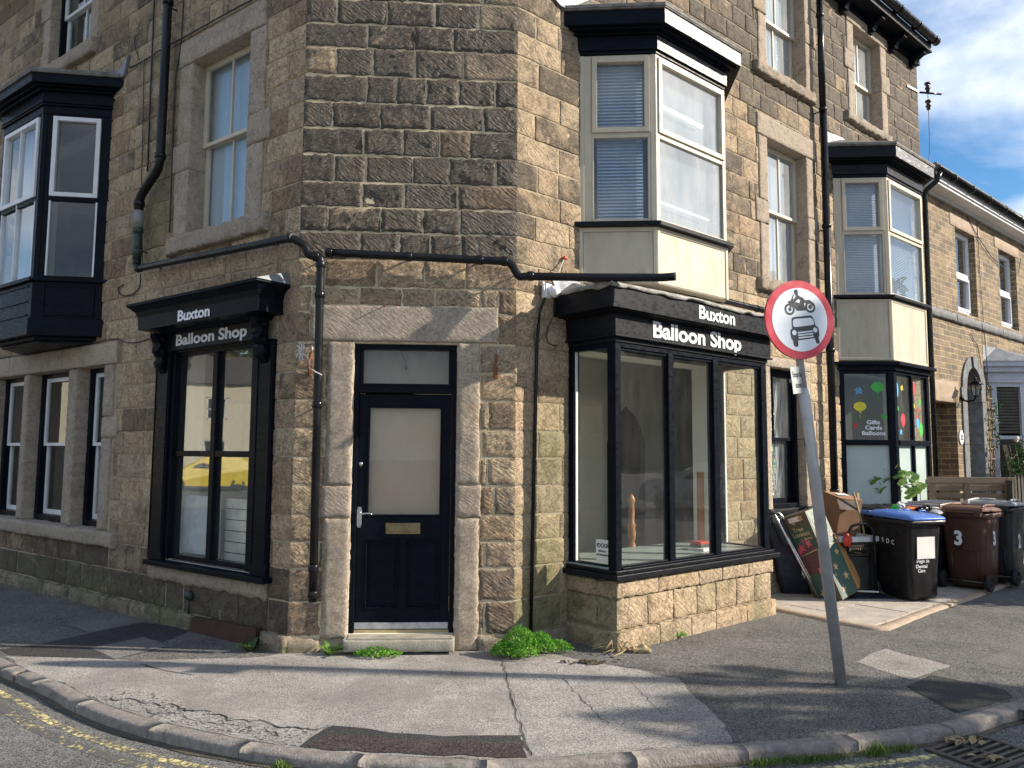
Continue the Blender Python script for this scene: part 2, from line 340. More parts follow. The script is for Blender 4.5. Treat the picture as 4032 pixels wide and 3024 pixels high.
MT = dict(
    stone=stone_mat('gritstone', .45), rockstone=stone_mat('tooled_gritstone', 1.), dressed=stone_mat('dressed_gritstone', .28, PALD),
    mortar=plain('lime_mortar', (.38, .31, .21), (.28, .225, .155), .9, 5, .006, 90),
    plaster=plain('cream_plaster', (.85, .83, .74), (.80, .78, .69), .9, 3),
    black=plain('black_gloss_paint', (.0035, .0050, .0085), (.006, .0085, .014), .36, 7, 0, 40, spec=.07, st=(1, 1, 3), wear=(.05, .05, .055), wscale=22, wpos=(.76, .80)),
    blackworn=plain('worn_black_paint', (.005, .0058, .008), (.012, .0135, .017), .40, 7, .0002, 50, spec=.12, wear=(.26, .25, .24), wscale=24, wpos=(.69, .73), st=(1, 1, 2)),
    flaky=plain('flaking_grey_paint', (.016, .016, .017), (.05, .05, .05), .4, 4, .004, 30, wear=(.27, .255, .23), wscale=6, wpos=(.56, .62), st=(1, 1, 2.2)),
    cream=plain('cream_timber_paint', (.52, .46, .35), (.47, .41, .31), .5, 4, .002, 60, wear=(.33, .28, .21), wscale=7, wpos=(.66, .74)),
    panel=plain('stained_cream_board', (.50, .445, .34), (.41, .36, .27), .6, 4, .001, 40, wear=(.27, .235, .175), wscale=6, wpos=(.50, .85), st=(1, 1, .35)),
    white=plain('white_gloss_paint', (.72, .72, .73), (.62, .62, .63), .4, 6, .001, 50, wear=(.34, .30, .26), wscale=15, wpos=(.70, .74)),
    upvc=plain('white_plastic', (.80, .81, .84), (.74, .75, .79), .3, 3),
    lead=plain('lead_sheet', (.15, .16, .18), (.23, .24, .26), .55, 5, .006, 14, metal=.2),
    slate=plain('felt_and_slate', (.10, .095, .088), (.20, .19, .17), .8, 9, .01, 40),
    pipe=plain('black_plastic_pipe', (.006, .006, .007), (.011, .011, .013), .26, 4, .0003, 30, spec=.25),
    pipegreen=plain('green_painted_pipe', (.018, .045, .030), (.025, .030, .028), .45, 8, .003, 40),
    pipegrey=plain('grey_pipe_band', (.17, .165, .16), (.24, .23, .22), .5, 8),
    cable=plain('black_cable', (.012, .010, .012), None, .5), cablew=plain('grey_white_cable', (.42, .41, .39), None, .5),
    glass=glass_mat('window_glass'), shopglass=glass_mat('shop_glass', (.94, .97, .94), .07, .9, .018), tallglass=glass_mat('tall_window_glass', (.95, .97, .95), .16, .85, .02), bayglass=glass_mat('sky_haze_glass', (.8, .86, .88), .24, .9, .26, 1.1),  # bay panes: the pale diffuse haze stands for bright cloud mirrored in them
    doorglass=glass_mat('door_glass', (.92, .90, .86), .05, .8, .10), darkglass=glass_mat('dark_glass', (.75, .78, .78), .06, .9, .02),
    blind=plain('venetian_blind', (.46, .57, .72), (.40, .50, .66), .5, 3), net=plain('net_curtain', (.42, .50, .58), (.34, .42, .50), .8, 3, st=(6, 6, .3)),
    frost=plain('frosted_film', (.42, .50, .48), (.36, .44, .43), .45, 2),
    room=plain('room_walls', (.82, .79, .71), (.76, .73, .66), .9, 2), roomdark=plain('dark_room', (.012, .011, .010), None, .9),  # near-black sheets behind panes: the unlit rooms' shade is in the colour
    brownroom=plain('brown_hall', (.045, .022, .012), None, .8), greenpaint=plain('dark_green_paint', (.015, .035, .032), None, .5), floorb=plain('bare_boards', (.42, .31, .20), (.32, .22, .14), .7, 12, st=(8, 1, 1)),
    orangewood=plain('varnished_pine', (.36, .15, .05), (.28, .11, .035), .4, 14, st=(3, 3, .5)),
    cill=plain('inner_cill', (.30, .35, .33), None, .4, 4), whitep=plain('painted_letters', (.82, .83, .86), (.74, .75, .79), .5, 20),
    lettersworn=plain('weathered_letters', (.70, .70, .72), (.55, .55, .56), .5, 16, wear=(.10, .10, .10), wscale=26, wpos=(.62, .66)),
    chrome=plain('brushed_chrome', (.60, .60, .62), (.45, .45, .47), .25, 12, metal=1.), brass=plain('dull_brass', (.30, .23, .13), (.20, .15, .08), .4, 14, metal=.8),
    alu=plain('scuffed_aluminium', (.55, .56, .58), (.38, .39, .41), .4, 16, .001, 80, metal=.7), doorstep=plain('stone_step', (.36, .33, .27), (.24, .22, .17), .85, 8, .006, 60, wear=(.10, .12, .06), wscale=6, wpos=(.6, .75)),
    sand=plain('sand_mortar', (.42, .33, .17), None, .9, 9, .004, 70), rust=plain('rusty_iron', (.28, .09, .03), (.14, .05, .02), .8, 14, .003, 60),
    redplate=plain('red_oxide_plate', (.035, .012, .010), (.055, .020, .015), .6, 6, .002, 40), galv=plain('grey_painted_pole', (.34, .345, .35), (.44, .44, .44), .42, 7, .0015, 50, metal=.35, wear=(.12, .07, .04), wscale=18, wpos=(.68, .72)),
    signred=plain('faded_red_film', (.52, .022, .040), (.60, .07, .09), .35, 5, wear=(.68, .30, .30), wscale=9, wpos=(.66, .74)), signwhite=plain('white_reflective_film', (.72, .76, .80), (.66, .70, .75), .35, 8, wear=(.45, .47, .48), wscale=24, wpos=(.70, .74)),
    signblack=plain('black_film', (.022, .024, .026), (.035, .036, .038), .4, 8), signgrey=plain('aged_white_plate', (.42, .43, .41), (.32, .33, .31), .5, 12), greyback=plain('sign_back_grey', (.30, .31, .32), None, .5),
    road=asphalt('road_asphalt', (.095, .093, .090), (.23, .225, .215), 120, (.42, .62), .004),
    pave_dark=asphalt('pavement_asphalt', (.095, .091, .087), (.24, .228, .212), 110, (.44, .66), .005, st=(.16, .145, .115)),
    pave_light=asphalt('worn_pale_asphalt', (.22, .202, .185), (.46, .43, .395), 130, (.30, .56), .005, big=(.29, .26, .24), st=(.20, .185, .165)),
    pave_pink=asphalt('pinkish_asphalt', (.23, .213, .195), (.45, .422, .39), 150, (.36, .60), .004),
    pave_new=asphalt('new_black_patch', (.040, .040, .041), (.085, .082, .080), 160, (.5, .75), .003), pave_maroon=asphalt('maroon_patch', (.045, .034, .034), (.125, .098, .095), 95, (.4, .65), .007),
    pave_grey=asphalt('grey_slab', (.12, .115, .11), (.21, .20, .19), 170, (.4, .6), .003), pave_gravel=asphalt('exposed_pale_chips', (.15, .138, .125), (.52, .49, .45), 70, (.36, .5), .010),
    kerb=plain('kerb_gritstone', (.27, .235, .21), (.165, .148, .135), .9, 22, .010, 70, wear=(.075, .075, .05), wscale=7, wpos=(.55, .72)),
    flag=plain('york_flagstone', (.46, .405, .345), (.33, .295, .255), .8, 5, .008, 22, wear=(.12, .11, .09), wscale=7, wpos=(.6, .68)), flagedge=plain('orange_edging', (.40, .30, .21), (.28, .225, .165), .85, 8, .006, 50),
    yellow=None, joint=plain('dark_joint', (.018, .017, .015), None, .95, 9, .003, 60), iron=plain('cast_iron', (.075, .065, .058), (.13, .11, .095), .55, 12, .003, 60, metal=.6), recess_black=plain('painted_recess', (.004, .004, .004), None, 1.),
    soil=plain('gutter_dirt', (.05, .042, .03), (.10, .085, .06), .95, 18, .012, 60),
    leaf=leaf_mat('weed_leaf', (.16, .40, .035), (.09, .27, .02), (.26, .48, .07)), leafd=leaf_mat('dark_leaf', (.025, .065, .014), (.05, .11, .02), (.015, .035, .01)), leaff=leaf_mat('fig_leaf', (.15, .28, .045), (.09, .19, .03), (.30, .40, .08)), leaftree=leaf_mat('tree_leaf', (.06, .10, .02), (.10, .13, .03), (.14, .12, .03)),
    grass=leaf_mat('grass_blade', (.09, .15, .025), (.13, .19, .04), (.06, .10, .02)),
    stem=plain('brown_stem', (.09, .07, .04), None, .8), bark=plain('bark', (.10, .08, .06), (.05, .04, .03), .9, 20, .02, 30, st=(3, 3, .6)), dry=plain('dry_stalk', (.34, .26, .14), None, .8),
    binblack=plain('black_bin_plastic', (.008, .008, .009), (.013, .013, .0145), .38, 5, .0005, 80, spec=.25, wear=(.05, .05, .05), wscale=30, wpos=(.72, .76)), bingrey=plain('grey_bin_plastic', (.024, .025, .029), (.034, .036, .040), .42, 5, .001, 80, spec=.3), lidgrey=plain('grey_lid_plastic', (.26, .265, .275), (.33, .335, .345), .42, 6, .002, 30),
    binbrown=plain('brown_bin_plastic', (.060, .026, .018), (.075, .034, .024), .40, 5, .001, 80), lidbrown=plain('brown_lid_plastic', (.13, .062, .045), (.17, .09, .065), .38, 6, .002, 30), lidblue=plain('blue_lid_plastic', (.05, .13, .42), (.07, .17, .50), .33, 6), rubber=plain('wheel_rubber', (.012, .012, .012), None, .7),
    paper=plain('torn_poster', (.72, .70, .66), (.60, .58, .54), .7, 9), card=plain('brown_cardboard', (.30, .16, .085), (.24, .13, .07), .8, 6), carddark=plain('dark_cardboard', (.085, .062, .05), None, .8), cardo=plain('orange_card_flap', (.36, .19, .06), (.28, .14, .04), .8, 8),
    boxgreen=plain('printed_green_card', (.035, .085, .065), (.05, .10, .08), .45, 8), boxbrown=plain('printed_brown_card', (.12, .085, .045), (.06, .07, .05), .45, 14), star=plain('printed_star', (.55, .36, .20), (.45, .27, .14), .5, 20), pink=plain('printed_pink', (.70, .12, .17), (.50, .06, .12), .45, 8), gold=plain('printed_gold', (.60, .47, .26), None, .45), magenta=plain('printed_tree_photo', (.16, .035, .06), (.05, .05, .045), .45, 40),
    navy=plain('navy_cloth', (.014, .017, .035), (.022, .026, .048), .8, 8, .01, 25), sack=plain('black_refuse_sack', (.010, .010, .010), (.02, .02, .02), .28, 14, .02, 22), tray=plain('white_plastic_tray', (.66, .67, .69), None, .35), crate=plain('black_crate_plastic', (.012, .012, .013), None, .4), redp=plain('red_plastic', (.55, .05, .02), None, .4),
    greenp=plain('bright_green_wrapper', (.03, .62, .05), None, .35), orangep=plain('orange_wrapper', (.85, .20, .03), None, .4), bucket=plain('grey_bucket', (.16, .15, .13), None, .5), wood=plain('weathered_pallet_wood', (.27, .185, .115), (.19, .14, .095), .8, 9, .004, 60, st=(1, 1, 7)), fence=plain('dark_fence_timber', (.055, .042, .032), (.035, .028, .022), .8, 9, .004, 50, st=(5, 5, .6)),
    brick=brick_mat('buff_brick'), greysill=plain('grey_painted_stone', (.075, .078, .085), (.13, .13, .135), .7, 6, .010, 30), archst=plain('grey_arch_stone', (.17, .175, .18), (.10, .105, .11), .8, 8, .008, 40), lintb=plain('buff_lintel', (.36, .27, .19), (.29, .215, .155), .85, 6, .005, 50), navydoor=plain('navy_door', (.010, .022, .032), None, .35),
    doorw=plain('white_door_edge', (.62, .66, .78), None, .4), slats=plain('grey_shutter_slats', (.20, .19, .17), None, .6), balgreen=plain('balloon_green', (.06, .50, .06), None, .5), balblue=plain('balloon_blue', (.10, .45, .80), None, .5), balyel=plain('balloon_yellow', (.80, .70, .03), None, .5), balred=plain('balloon_red', (.80, .03, .05), None, .5),
    foil=None, haze_sheet=plain('grey_roller_blind', (.22, .28, .31), (.17, .22, .25), .8, 1.2), beige=plain('beige_board_and_ceiling', (.50, .385, .27), (.45, .345, .245), .8, 2), silver=plain('silver_strip', (.62, .65, .68), (.05, .055, .06), .4, 16, .004, 90, metal=.1, st=(1, 1, .12)), caryellow=plain('yellow_car_paint', (.80, .60, .02), None, .25), carwhite=plain('white_car_paint', (.72, .73, .75), None, .25), cardark=plain('car_glass', (.02, .022, .025), None, .1), render=plain('cream_render', (.68, .62, .46), None, .85), tile=plain('roof_tile', (.12, .10, .09), None, .8), lamp=emis('strip_light', (1, .98, .95), 1.3), moss=plain('mossy_stone', (.15, .15, .06), (.24, .20, .14), .9, 12, .01, 50),
)
def yellow_mat(lo=.53, hi=.62):
    m, t, b = newmat('worn_yellow_line'); v = coords(t, 'Object')
    f = ramp(t, mth(t, 'ADD', mth(t, 'MULTIPLY', noise(t, v, 26, 6, .75), .75), mth(t, 'MULTIPLY', noise(t, v, 3.5, 3), .35)), (lo, 1.), (hi, 0.))
    vo = N(t, 'ShaderNodeTexVoronoi', feature='DISTANCE_TO_EDGE'); vo.inputs['Scale'].default_value = 13; t.links.new(v, vo.inputs['Vector'])
    ck = ramp(t, vo.outputs[0], (.0, 0.), (.09, 1.)); f = mth(t, 'MULTIPLY', f, ck)
    c = mixc(t, f, (.085, .083, .08), mixc(t, noise(t, v, 12, 4), (.58, .47, .16), (.70, .61, .33))); t.links.new(c, b.inputs['Base Color']); b.inputs['Roughness'].default_value = .8
    bump(t, b, f, .004); return m
MT['yellow'] = yellow_mat(); MT['yellow2'] = yellow_mat(.46, .54)
def foil_mat():
    m, t, b = newmat('holographic_foil'); v = coords(t, 'Object'); vo = N(t, 'ShaderNodeTexVoronoi'); vo.inputs['Scale'].default_value = 38; t.links.new(v, vo.inputs['Vector'])
    hs = N(t, 'ShaderNodeHueSaturation'); hs.inputs['Saturation'].default_value = .9; hs.inputs['Value'].default_value = 1.1; t.links.new(vo.outputs['Color'], hs.inputs['Color'])
    sp_ = N(t, 'ShaderNodeSeparateColor'); t.links.new(vo.outputs['Color'], sp_.inputs[0])
    c = mixc(t, ramp(t, sp_.outputs[1], (.55, 0.), (.62, 1.)), (.07, .075, .085), hs.outputs[0]); t.links.new(c, b.inputs['Base Color']); b.inputs['Roughness'].default_value = .3; b.inputs['Metallic'].default_value = .3
    bump(t, b, vo.outputs['Distance'], .01); return m
MT['foil'] = foil_mat()

# ------------------------------------------------------------------ masonry
def hblock(mb, fr, u0, u1, z0, z1, h=.012, res=.03, amp=.006, skirt=.016, rad=.012, tone=(.5, 0, 0, 0), chip=.004, m=0, corner=(0, 0), base=0.):
    """one stone: a rough front face with worn arrises and sides running back into the wall"""
    W, Hh = u1-u0, z1-z0
    if W < .008 or Hh < .008: return
    nu = max(3, int(W/res)+1); nz = max(3, int(Hh/res)+1); r = min(rad, W/4, Hh/4)
    us = np.concatenate([[0, r*.4], np.linspace(r, W-r, nu), [W-r*.4, W]]); zs = np.concatenate([[0, r*.4], np.linspace(r, Hh-r, nz), [Hh-r*.4, Hh]])
    U, Zz = np.meshgrid(us, zs, indexing='ij'); s = rng.integers(0, 99)
    dL = U+(1 if corner[0] else 0); dR = W-U+(1 if corner[1] else 0); dz = np.minimum(Zz, Hh-Zz); d = np.minimum(np.minimum(dL, dR), dz)
    e = np.clip(d/r, 0, 1); inner = np.clip((d-r)/.025, 0, 1)
    hh = base+h-(1-e)**2*r*.9+inner*amp*(.5+1.3*fbm((u0+U)*5, (z0+Zz)*8, s))+inner*amp*.45*fbm((u0+U)*38, (z0+Zz)*38, s, 2)
    if chip:
        k = np.clip(1-d/(r*2.2), 0, 1)
        jx = fbm(U*22, Zz*22, s+5)*chip*2.5*k; jz = fbm(U*22+50, Zz*22, s+7)*chip*2.5*k
        if corner[0]: jx = jx*np.clip(U/.03, 0, 1)
        if corner[1]: jx = jx*np.clip((W-U)/.03, 0, 1)
    else: jx = jz = 0
    UU = u0+U+jx; ZZ = z0+Zz+jz
    if corner[0]:
        f = np.clip(1-U/.03, 0, 1); hh = hh*(1-f)+f*(base+h); UU = UU-(U == 0)*h*corner[0]
    if corner[1]:
        f = np.clip(1-(W-U)/.03, 0, 1); hh = hh*(1-f)+f*(base+h); UU = UU+(U == W)*h*corner[1]
    P = fr.o+UU[..., None]*fr.d+hh[..., None]*fr.n; P[..., 2] += ZZ
    a, b = U.shape; idx = np.arange(a*b).reshape(a, b)
    q = np.stack([idx[:-1, :-1], idx[1:, :-1], idx[1:, 1:], idx[:-1, 1:]], -1).reshape(-1, 4)
    V = P.reshape(-1, 3)
    ring = list(idx[:, 0])+list(idx[-1, 1:])+list(idx[-2::-1, -1])+list(idx[0, -2:0:-1])
    rp_ = V[ring]-fr.n*np.clip(((V[ring]-fr.o)@fr.n+skirt), 0, 9)[:, None]; n0 = a*b; nr = len(ring)
    sk = [(ring[(i+1) % nr], ring[i], n0+i, n0+(i+1) % nr) for i in range(nr)]
    F = q.tolist()+sk
    if fr.flip: F = [f[::-1] for f in F]
    uv = np.concatenate([np.stack([UU.ravel(), ZZ.ravel()], -1), np.stack([UU.ravel()[ring], ZZ.ravel()[ring]], -1)])
    mb.add(np.concatenate([V, rp_]), F, m, uv, tone, smooth=True)
def rects_minus(u0, u1, z0, z1, holes):
    us = sorted({u0, u1, *[min(max(h[k], u0), u1) for h in holes for k in (0, 1)]}); zs = sorted({z0, z1, *[min(max(h[k], z0), z1) for h in holes for k in (2, 3)]})
    o = []
    for a, b in zip(us, us[1:]):
        for c, d in zip(zs, zs[1:]):
            if b-a < 1e-4 or d-c < 1e-4: continue
            mu, mz = (a+b)/2, (c+d)/2
            if not any(h[0] < mu < h[1] and h[2] < mz < h[3] for h in holes): o.append((a, b, c, d))
    return o
def course_wall(mb, fr, U0, U1, levels, holes, tonef, res=.03, amp=.006, h=.012, wmin=.26, wmax=.62, corner=(0, 0), joint=.010, m=0, seed=1, chip=.004, skirt=.016):
    rr = random.Random(seed)
    for ci, (z0, z1) in enumerate(zip(levels, levels[1:])):
        u = U0; first = True
        segs = []
        off = rr.random()*.3
        while u < U1-1e-6:
            wd = rr.uniform(wmin, wmax)
            if first: wd = .22+.3*(ci % 2)+rr.random()*.06
            if U1-(u+wd) < wmin*.7: wd = U1-u
            segs.append((u, min(U1, u+wd))); u += wd; first = False
        for a, b in segs:
            pieces = [(a, b, z0, z1)]
            for hu0, hu1, hz0, hz1 in holes:
                np_ = []
                for (p0, p1, q0, q1) in pieces:
                    if p1 <= hu0 or p0 >= hu1 or q1 <= hz0 or q0 >= hz1: np_.append((p0, p1, q0, q1)); continue
                    if p0 < hu0: np_.append((p0, hu0, q0, q1))
                    if p1 > hu1: np_.append((hu1, p1, q0, q1))
                    c0, c1 = max(p0, hu0), min(p1, hu1)
                    if q0 < hz0: np_.append((c0, c1, q0, hz0))
                    if q1 > hz1: np_.append((c0, c1, hz1, q1))
                pieces = np_
            for (p0, p1, q0, q1) in pieces:
                if p1-p0 < .022 or q1-q0 < .022: continue
                j = joint/2*rr.uniform(.6, 1.5)
                cl_ = corner[0] if p0 <= U0+1e-6 else 0; cr_ = corner[1] if p1 >= U1-1e-6 else 0
                T = tonef((p0+p1)/2, (q0+q1)/2, rr)
                hblock(mb, fr, p0+(0 if cl_ else j), p1-(0 if cr_ else j), q0+j, q1-j, h*(1 if (cl_ or cr_) else rr.uniform(.7, 1.5)), res, amp*rr.uniform(.6, 1.4), skirt, rr.uniform(.005, .010), T, chip, m, (cl_, cr_))
    return mb

# ------------------------------------------------------------------ the corner building
house = thing('stone_corner_building', 'gritstone corner building with black painted shop fronts and cream bay windows', 'building', (CA[0], CA[1], 0))
BEND = 9.18; ATOP = 7.6; ZT = 8.52
# openings: u0,u1,z0,z1 of the hole; lintel u0,u1,z1; sill u0,u1,z0
WIN = dict(
    A2=(A, .84, 1.85, 3.92, 5.80, (.605, 2.11, 6.07), (.44, 2.13, 3.735), .25),
    A3=(A, 4.25, 5.42, 6.80, 8.30, (4.02, 5.66, 8.52), (4.07, 5.66, 6.61), .19),
    B1=(B, 4.26, 5.24, 3.91, 5.78, (4.02, 5.53, 6.06), (3.97, 5.53, 3.745), .20),
    B2=(B, 4.30, 5.30, 6.73, 8.30, (4.05, 5.55, 8.50), (3.98, 5.46, 6.58), .20),
    B3=(B, 6.78, 7.70, 6.80, 8.28, (6.56, 7.95, 8.50), (6.42, 7.93, 6.67), .21),
)
SUR = {}
for k, (fr, a, b, z0, z1, li, si, jw) in WIN.items():
    SUR[k] = [(a, b, z0, z1), (li[0], li[1], z1, li[2]), (si[0], si[1], si[2], z0), (a-jw, a, z0, z1), (b, b+jw, z0, z1), (a-jw-.10, a, z0+.72, z0+1.02), (b, b+jw+.10, z0+.72, z0+1.02)]
holesA = SUR['A2']+SUR['A3']+[(3.60, 5.80, 3.06, 6.02), (.30, 2.24, .42, 3.24), (3.14, 7.6, .64, 2.93), (-1, 9, -1, .13)]
holesB = SUR['B1']+SUR['B2']+SUR['B3']+[(.85, 3.03, 3.32, 6.02), (.69, 3.12, .0, 3.05), (6.04, 8.26, 0, 6.02), (4.06, 5.20, .90, 2.92), (-1, 12, -1, .13)]
holesC = [(.11, 1.77, 2.672, 2.995), (.28, 1.615, 0, 2.68), (-1, 3, -1, .13)]
def toneA(u, z, r):
    t = r.random(); g = .14+.55*max(0, r.random()-.55)+(.12 if z > 6 else 0)
    if 1.9 < u < 2.7 and 3.7 < z < 6.2: mo = .45
    else: mo = max(0, .75-z)*.75 if z < .75 else 0
    if z < .75: g += .55*(1-z/.75)+.15
    return (t, g, mo+(.05 if z > 3 else 0), r.random())
def toneC(u, z, r):
    hi = z > 3.38
    t = r.random(); g = (r.choice([1.0, 1.1, .98, .9, .95, 1.0, .40]) if hi else .10+.25*r.random())
    mo = .42*(1-z/.75) if z < .75 else .02
    if z < .7: g += .12
    return (t, g, mo, r.random())
def toneB(u, z, r):
    t = .25+.6*r.random(); g = (.18+.5*r.random() if z > 3.1 else .05+.15*r.random())
    if z > 6.3: g += .15+.3*r.random()
    if u > 7.9 and z > 6: g += .3
    mo = .40 if (z < 1.9 and u < .7) else (.12 if u < .7 and z < 2.5 else .03)
    if z < .45 and u < .7: mo = .60; g += .1
    return (t, g, mo, r.random())
def shell(fr, U0, U1, holes, name, thick=.34, z1=ZT):
    mb = MB()
    for a, b, c, d in rects_minus(U0, U1, 0, z1, holes): mb.box(fr, a, b, -.008, -.02, c, d, 0); mb.box(fr, a, b, -.022, -thick, c, d, 1)
    return mb
oA = [(w_[1]-.04, w_[2]+.04, w_[3]-.04, w_[4]+.04) for k, w_ in WIN.items() if k[0] == 'A']+[(3.66, 5.74, 3.72, 5.72), (.60, 1.96, .60, 2.72), (3.35, 7.3, .76, 2.72)]
oB = [(w_[1]-.04, w_[2]+.04, w_[3]-.04, w_[4]+.04) for k, w_ in WIN.items() if k[0] == 'B']+[(.92, 2.96, 3.95, 5.70), (.74, 3.07, .66, 2.70), (6.12, 8.18, 3.95, 5.70), (6.12, 8.18, .9, 2.92), (4.16, 5.06, .99, 2.84)]
oC = [(.50, 1.41, .14, 2.66)]
SM = [MT['stone'], MT['mortar'], MT['plaster']]
K = .36
# walls: each face is one part, blocks standing proud of recessed mortar
def wall_part(fr, U0, U1, holes, opens, tonef, res, amp, corner, seed, inner, chip=.004, h=.009, wmax=.62, joint=.012, mo=.0015):
    mb = MB(); course_wall(mb, fr, U0, U1, COURSES, holes, tonef, res, amp, h, corner=corner, seed=seed, chip=chip, wmax=wmax, joint=joint)
    for a, b, c, d in rects_minus(U0, U1, 0, ZT, opens):
        mb.box(fr, a, b, mo, -.02, c, d, 1)
        mb.box(fr, max(a, U0+inner[0]), min(b, U1-inner[1]), -.022, -.34, c, d, 2)
    return mb
part('wall', wall_part(A, 0, ATOP, holesA, oA, toneA, .035, .005, (K, 0), 11, (0, 0)), SM, house, label='left face of pale brown dressed gritstone blocks')
part('wall', wall_part(C, 0, WC, holesC, oC, toneC, .013, .009, (K, K), 5, (.0, .0), .007, .010, .50, .015, .0045), [MT['rockstone'], plain('yellow_lime_mortar', (.62, .52, .35), (.36, .29, .19), .9, 5, .006, 90), MT['plaster']], house, label='narrow corner face of rough soot-blackened blocks over a pale stone doorway')
part('wall', wall_part(B, 0, BEND, holesB, oB, toneB, .035, .005, (K, 0), 23, (0, 0)), SM, house, label='right face of sunlit buff and brown gritstone blocks')
# plinth courses, gable end, back walls, floors and roof
for fr, u0, u1, hs in ((A, -.04, ATOP, ()), (C, -.04, .28, ()), (C, 1.615, WC+.02, ()), (B, 0, .66, ()), (B, 3.16, BEND, ((6, 8.3),))):
    u = u0; pl = MB()
    while u < u1-.02:
        wd = rng.uniform(.45, .8); e = min(u1, u+wd); e = u1 if u1-e < .25 else e
        if fr is A and u < 1.36 and e > .32:
            if u < .32: e = .32
            else: u = 1.36; continue
        if not any(a < (u+e)/2 < b for a, b in hs):
            d_ = .075 if fr is A else .05
            hblock(pl, fr, u+.004, e-.004, -.08 if fr is not A else -.06, .125+rng.uniform(-.02, .012), d_, .04, .008, .02, .03, (rng.random(), .42 if fr is A else .25, .45 if fr is A else .5, rng.random()), .012)
        u = e
    part('plinth', pl, [MT['dressed']], house)
bk = MB()
pAe = A.p(ATOP, -.02, 0); pBe = B.p(BEND, -.02, 0); G = Fr(B.p(BEND, 0, 0), -B.n, B.d)
bkA = A.p(ATOP, -5, 0); bkB = B.p(BEND, -6, 0)
for a, b, c, d in rects_minus(0, 6, 0, ZT, []): bk.box(G, .0, 6, -.3, -.02, 0, ZT, 0)
GA = Fr(A.p(ATOP, 0, 0), -A.n, A.d); bk.box(GA, 0, 5, -.3, -.02, 0, ZT, 0)
v_ = bkB-bkA; ln = np.linalg.norm(v_[:2]); dd = v_/ln; GB = Fr(bkA, dd, np.array([-dd[1], dd[0], 0])); bk.box(GB, 0, ln, -.3, 0, 0, ZT, 0)
part('rear_wall', bk, [MT['mortar']], house)
fp = [A.p(.0, -.06, 0), B.p(.0, -.06, 0), B.p(BEND-.1, -.06, 0), bkB, bkA, A.p(ATOP-.1, -.06, 0)]
rf = MB(); rf.prism([p[:2] for p in [A.p(.0, .02, 0), B.p(0, .02, 0), B.p(BEND+.02, .02, 0), bkB, bkA, A.p(ATOP, .02, 0)]], ZT+.004, ZT+.14)
rf.prism([p[:2] for p in [A.p(.2, -.3, 0), B.p(.2, -.3, 0), B.p(BEND+.1, -.2, 0), bkB, bkA, A.p(ATOP, -.2, 0)]], ZT+.145, ZT+1.2, top=[p[:2] for p in [A.p(1.8, -2.6, 0), B.p(1.8, -2.6, 0), B.p(BEND+.1, -2.8, 0), B.p(BEND, -3.2, 0), A.p(ATOP, -2.8, 0), A.p(ATOP, -2.6, 0)]])
part('roof', rf, [MT['slate']], house)
cx_ = [A.p(.25, -.345, 0), B.p(.25, -.345, 0), B.p(BEND-.35, -.345, 0), B.p(BEND-.35, -5.7, 0), A.p(ATOP-.35, -4.7, 0), A.p(ATOP-.35, -.345, 0)]
fl = MB(); fl.prism([p[:2] for p in cx_], 2.95, 3.12); fl.prism([p[:2] for p in cx_], 6.12, 6.3); part('upper_floor', fl, [MT['room']], house)
fb = MB(); fb.prism([p[:2] for p in cx_], .03, .13); part('ground_floor', fb, [MT['floorb']], house)
# door surround and lintel stones on the corner face
ds = MB(); TD = lambda s=0., m=0.: (rng.uniform(.3, .6), s, m, rng.random())
hblock(ds, C, .111, 1.768, 2.676, 2.992, .030, .03, .0015, .2, .012, (.62, .03, 0, .2), .003)
hblock(ds, C, .278, .500, 1.415, 2.668, .032, .03, .003, .24, .016, TD(), .006); hblock(ds, C, .248, .500, 1.135, 1.407, .030, .03, .003, .24, .016, TD(.05), .006); hblock(ds, C, .276, .500, .11, 1.127, .034, .03, .006, .24, .02, (.5, .05, .18, .7), .010)
hblock(ds, C, 1.412, 1.615, 1.425, 2.668, .032, .028, .008, .24, .016, (.75, .0, 0, .3), .006); hblock(ds, C, 1.412, 1.63, 1.135, 1.417, .030, .03, .006, .24, .016, TD(), .006); hblock(ds, C, 1.412, 1.617, .0, 1.127, .034, .03, .005, .24, .02, (.78, .06, .1, .7), .008)
part('door_surround', ds, [MT['dressed']], house)
st = MB(); hblock(st, C, .488, 1.418, .025, .125, .16, .05, .003, .2, .014, chip=.004); st.box(C, .52, 1.40, -.13, .145, .126, .138, 0)
st.box(C, .55, 1.365, -.13, -.045, .139, .165, 1)
part('doorstep', st, [MT['doorstep'], MT['sand']], house)
df = MB()
for q in ((.502, .545), (1.365, 1.41)): df.box(C, *q, -.15, -.035, .14, 2.66)
df.box(C, .545, 1.365, -.15, -.037, 2.615, 2.66); df.box(C, .545, 1.365, -.15, -.020, 2.225, 2.300); df.box(C, .545, 1.365, -.13, -.010, 2.285, 2.305)
for a, b, c, d in ((.545, .575, 2.305, 2.615), (1.335, 1.365, 2.305, 2.615)): df.box(C, a, b, -.12, -.05, c, d)
dfo = part('door_frame', df, [MT['black']], house, .004)
part('pane', MB().sheet(C, [(.575, 2.305), (1.335, 2.305), (1.335, 2.615), (.575, 2.615)], -.095), [MT['doorglass']], dfo)
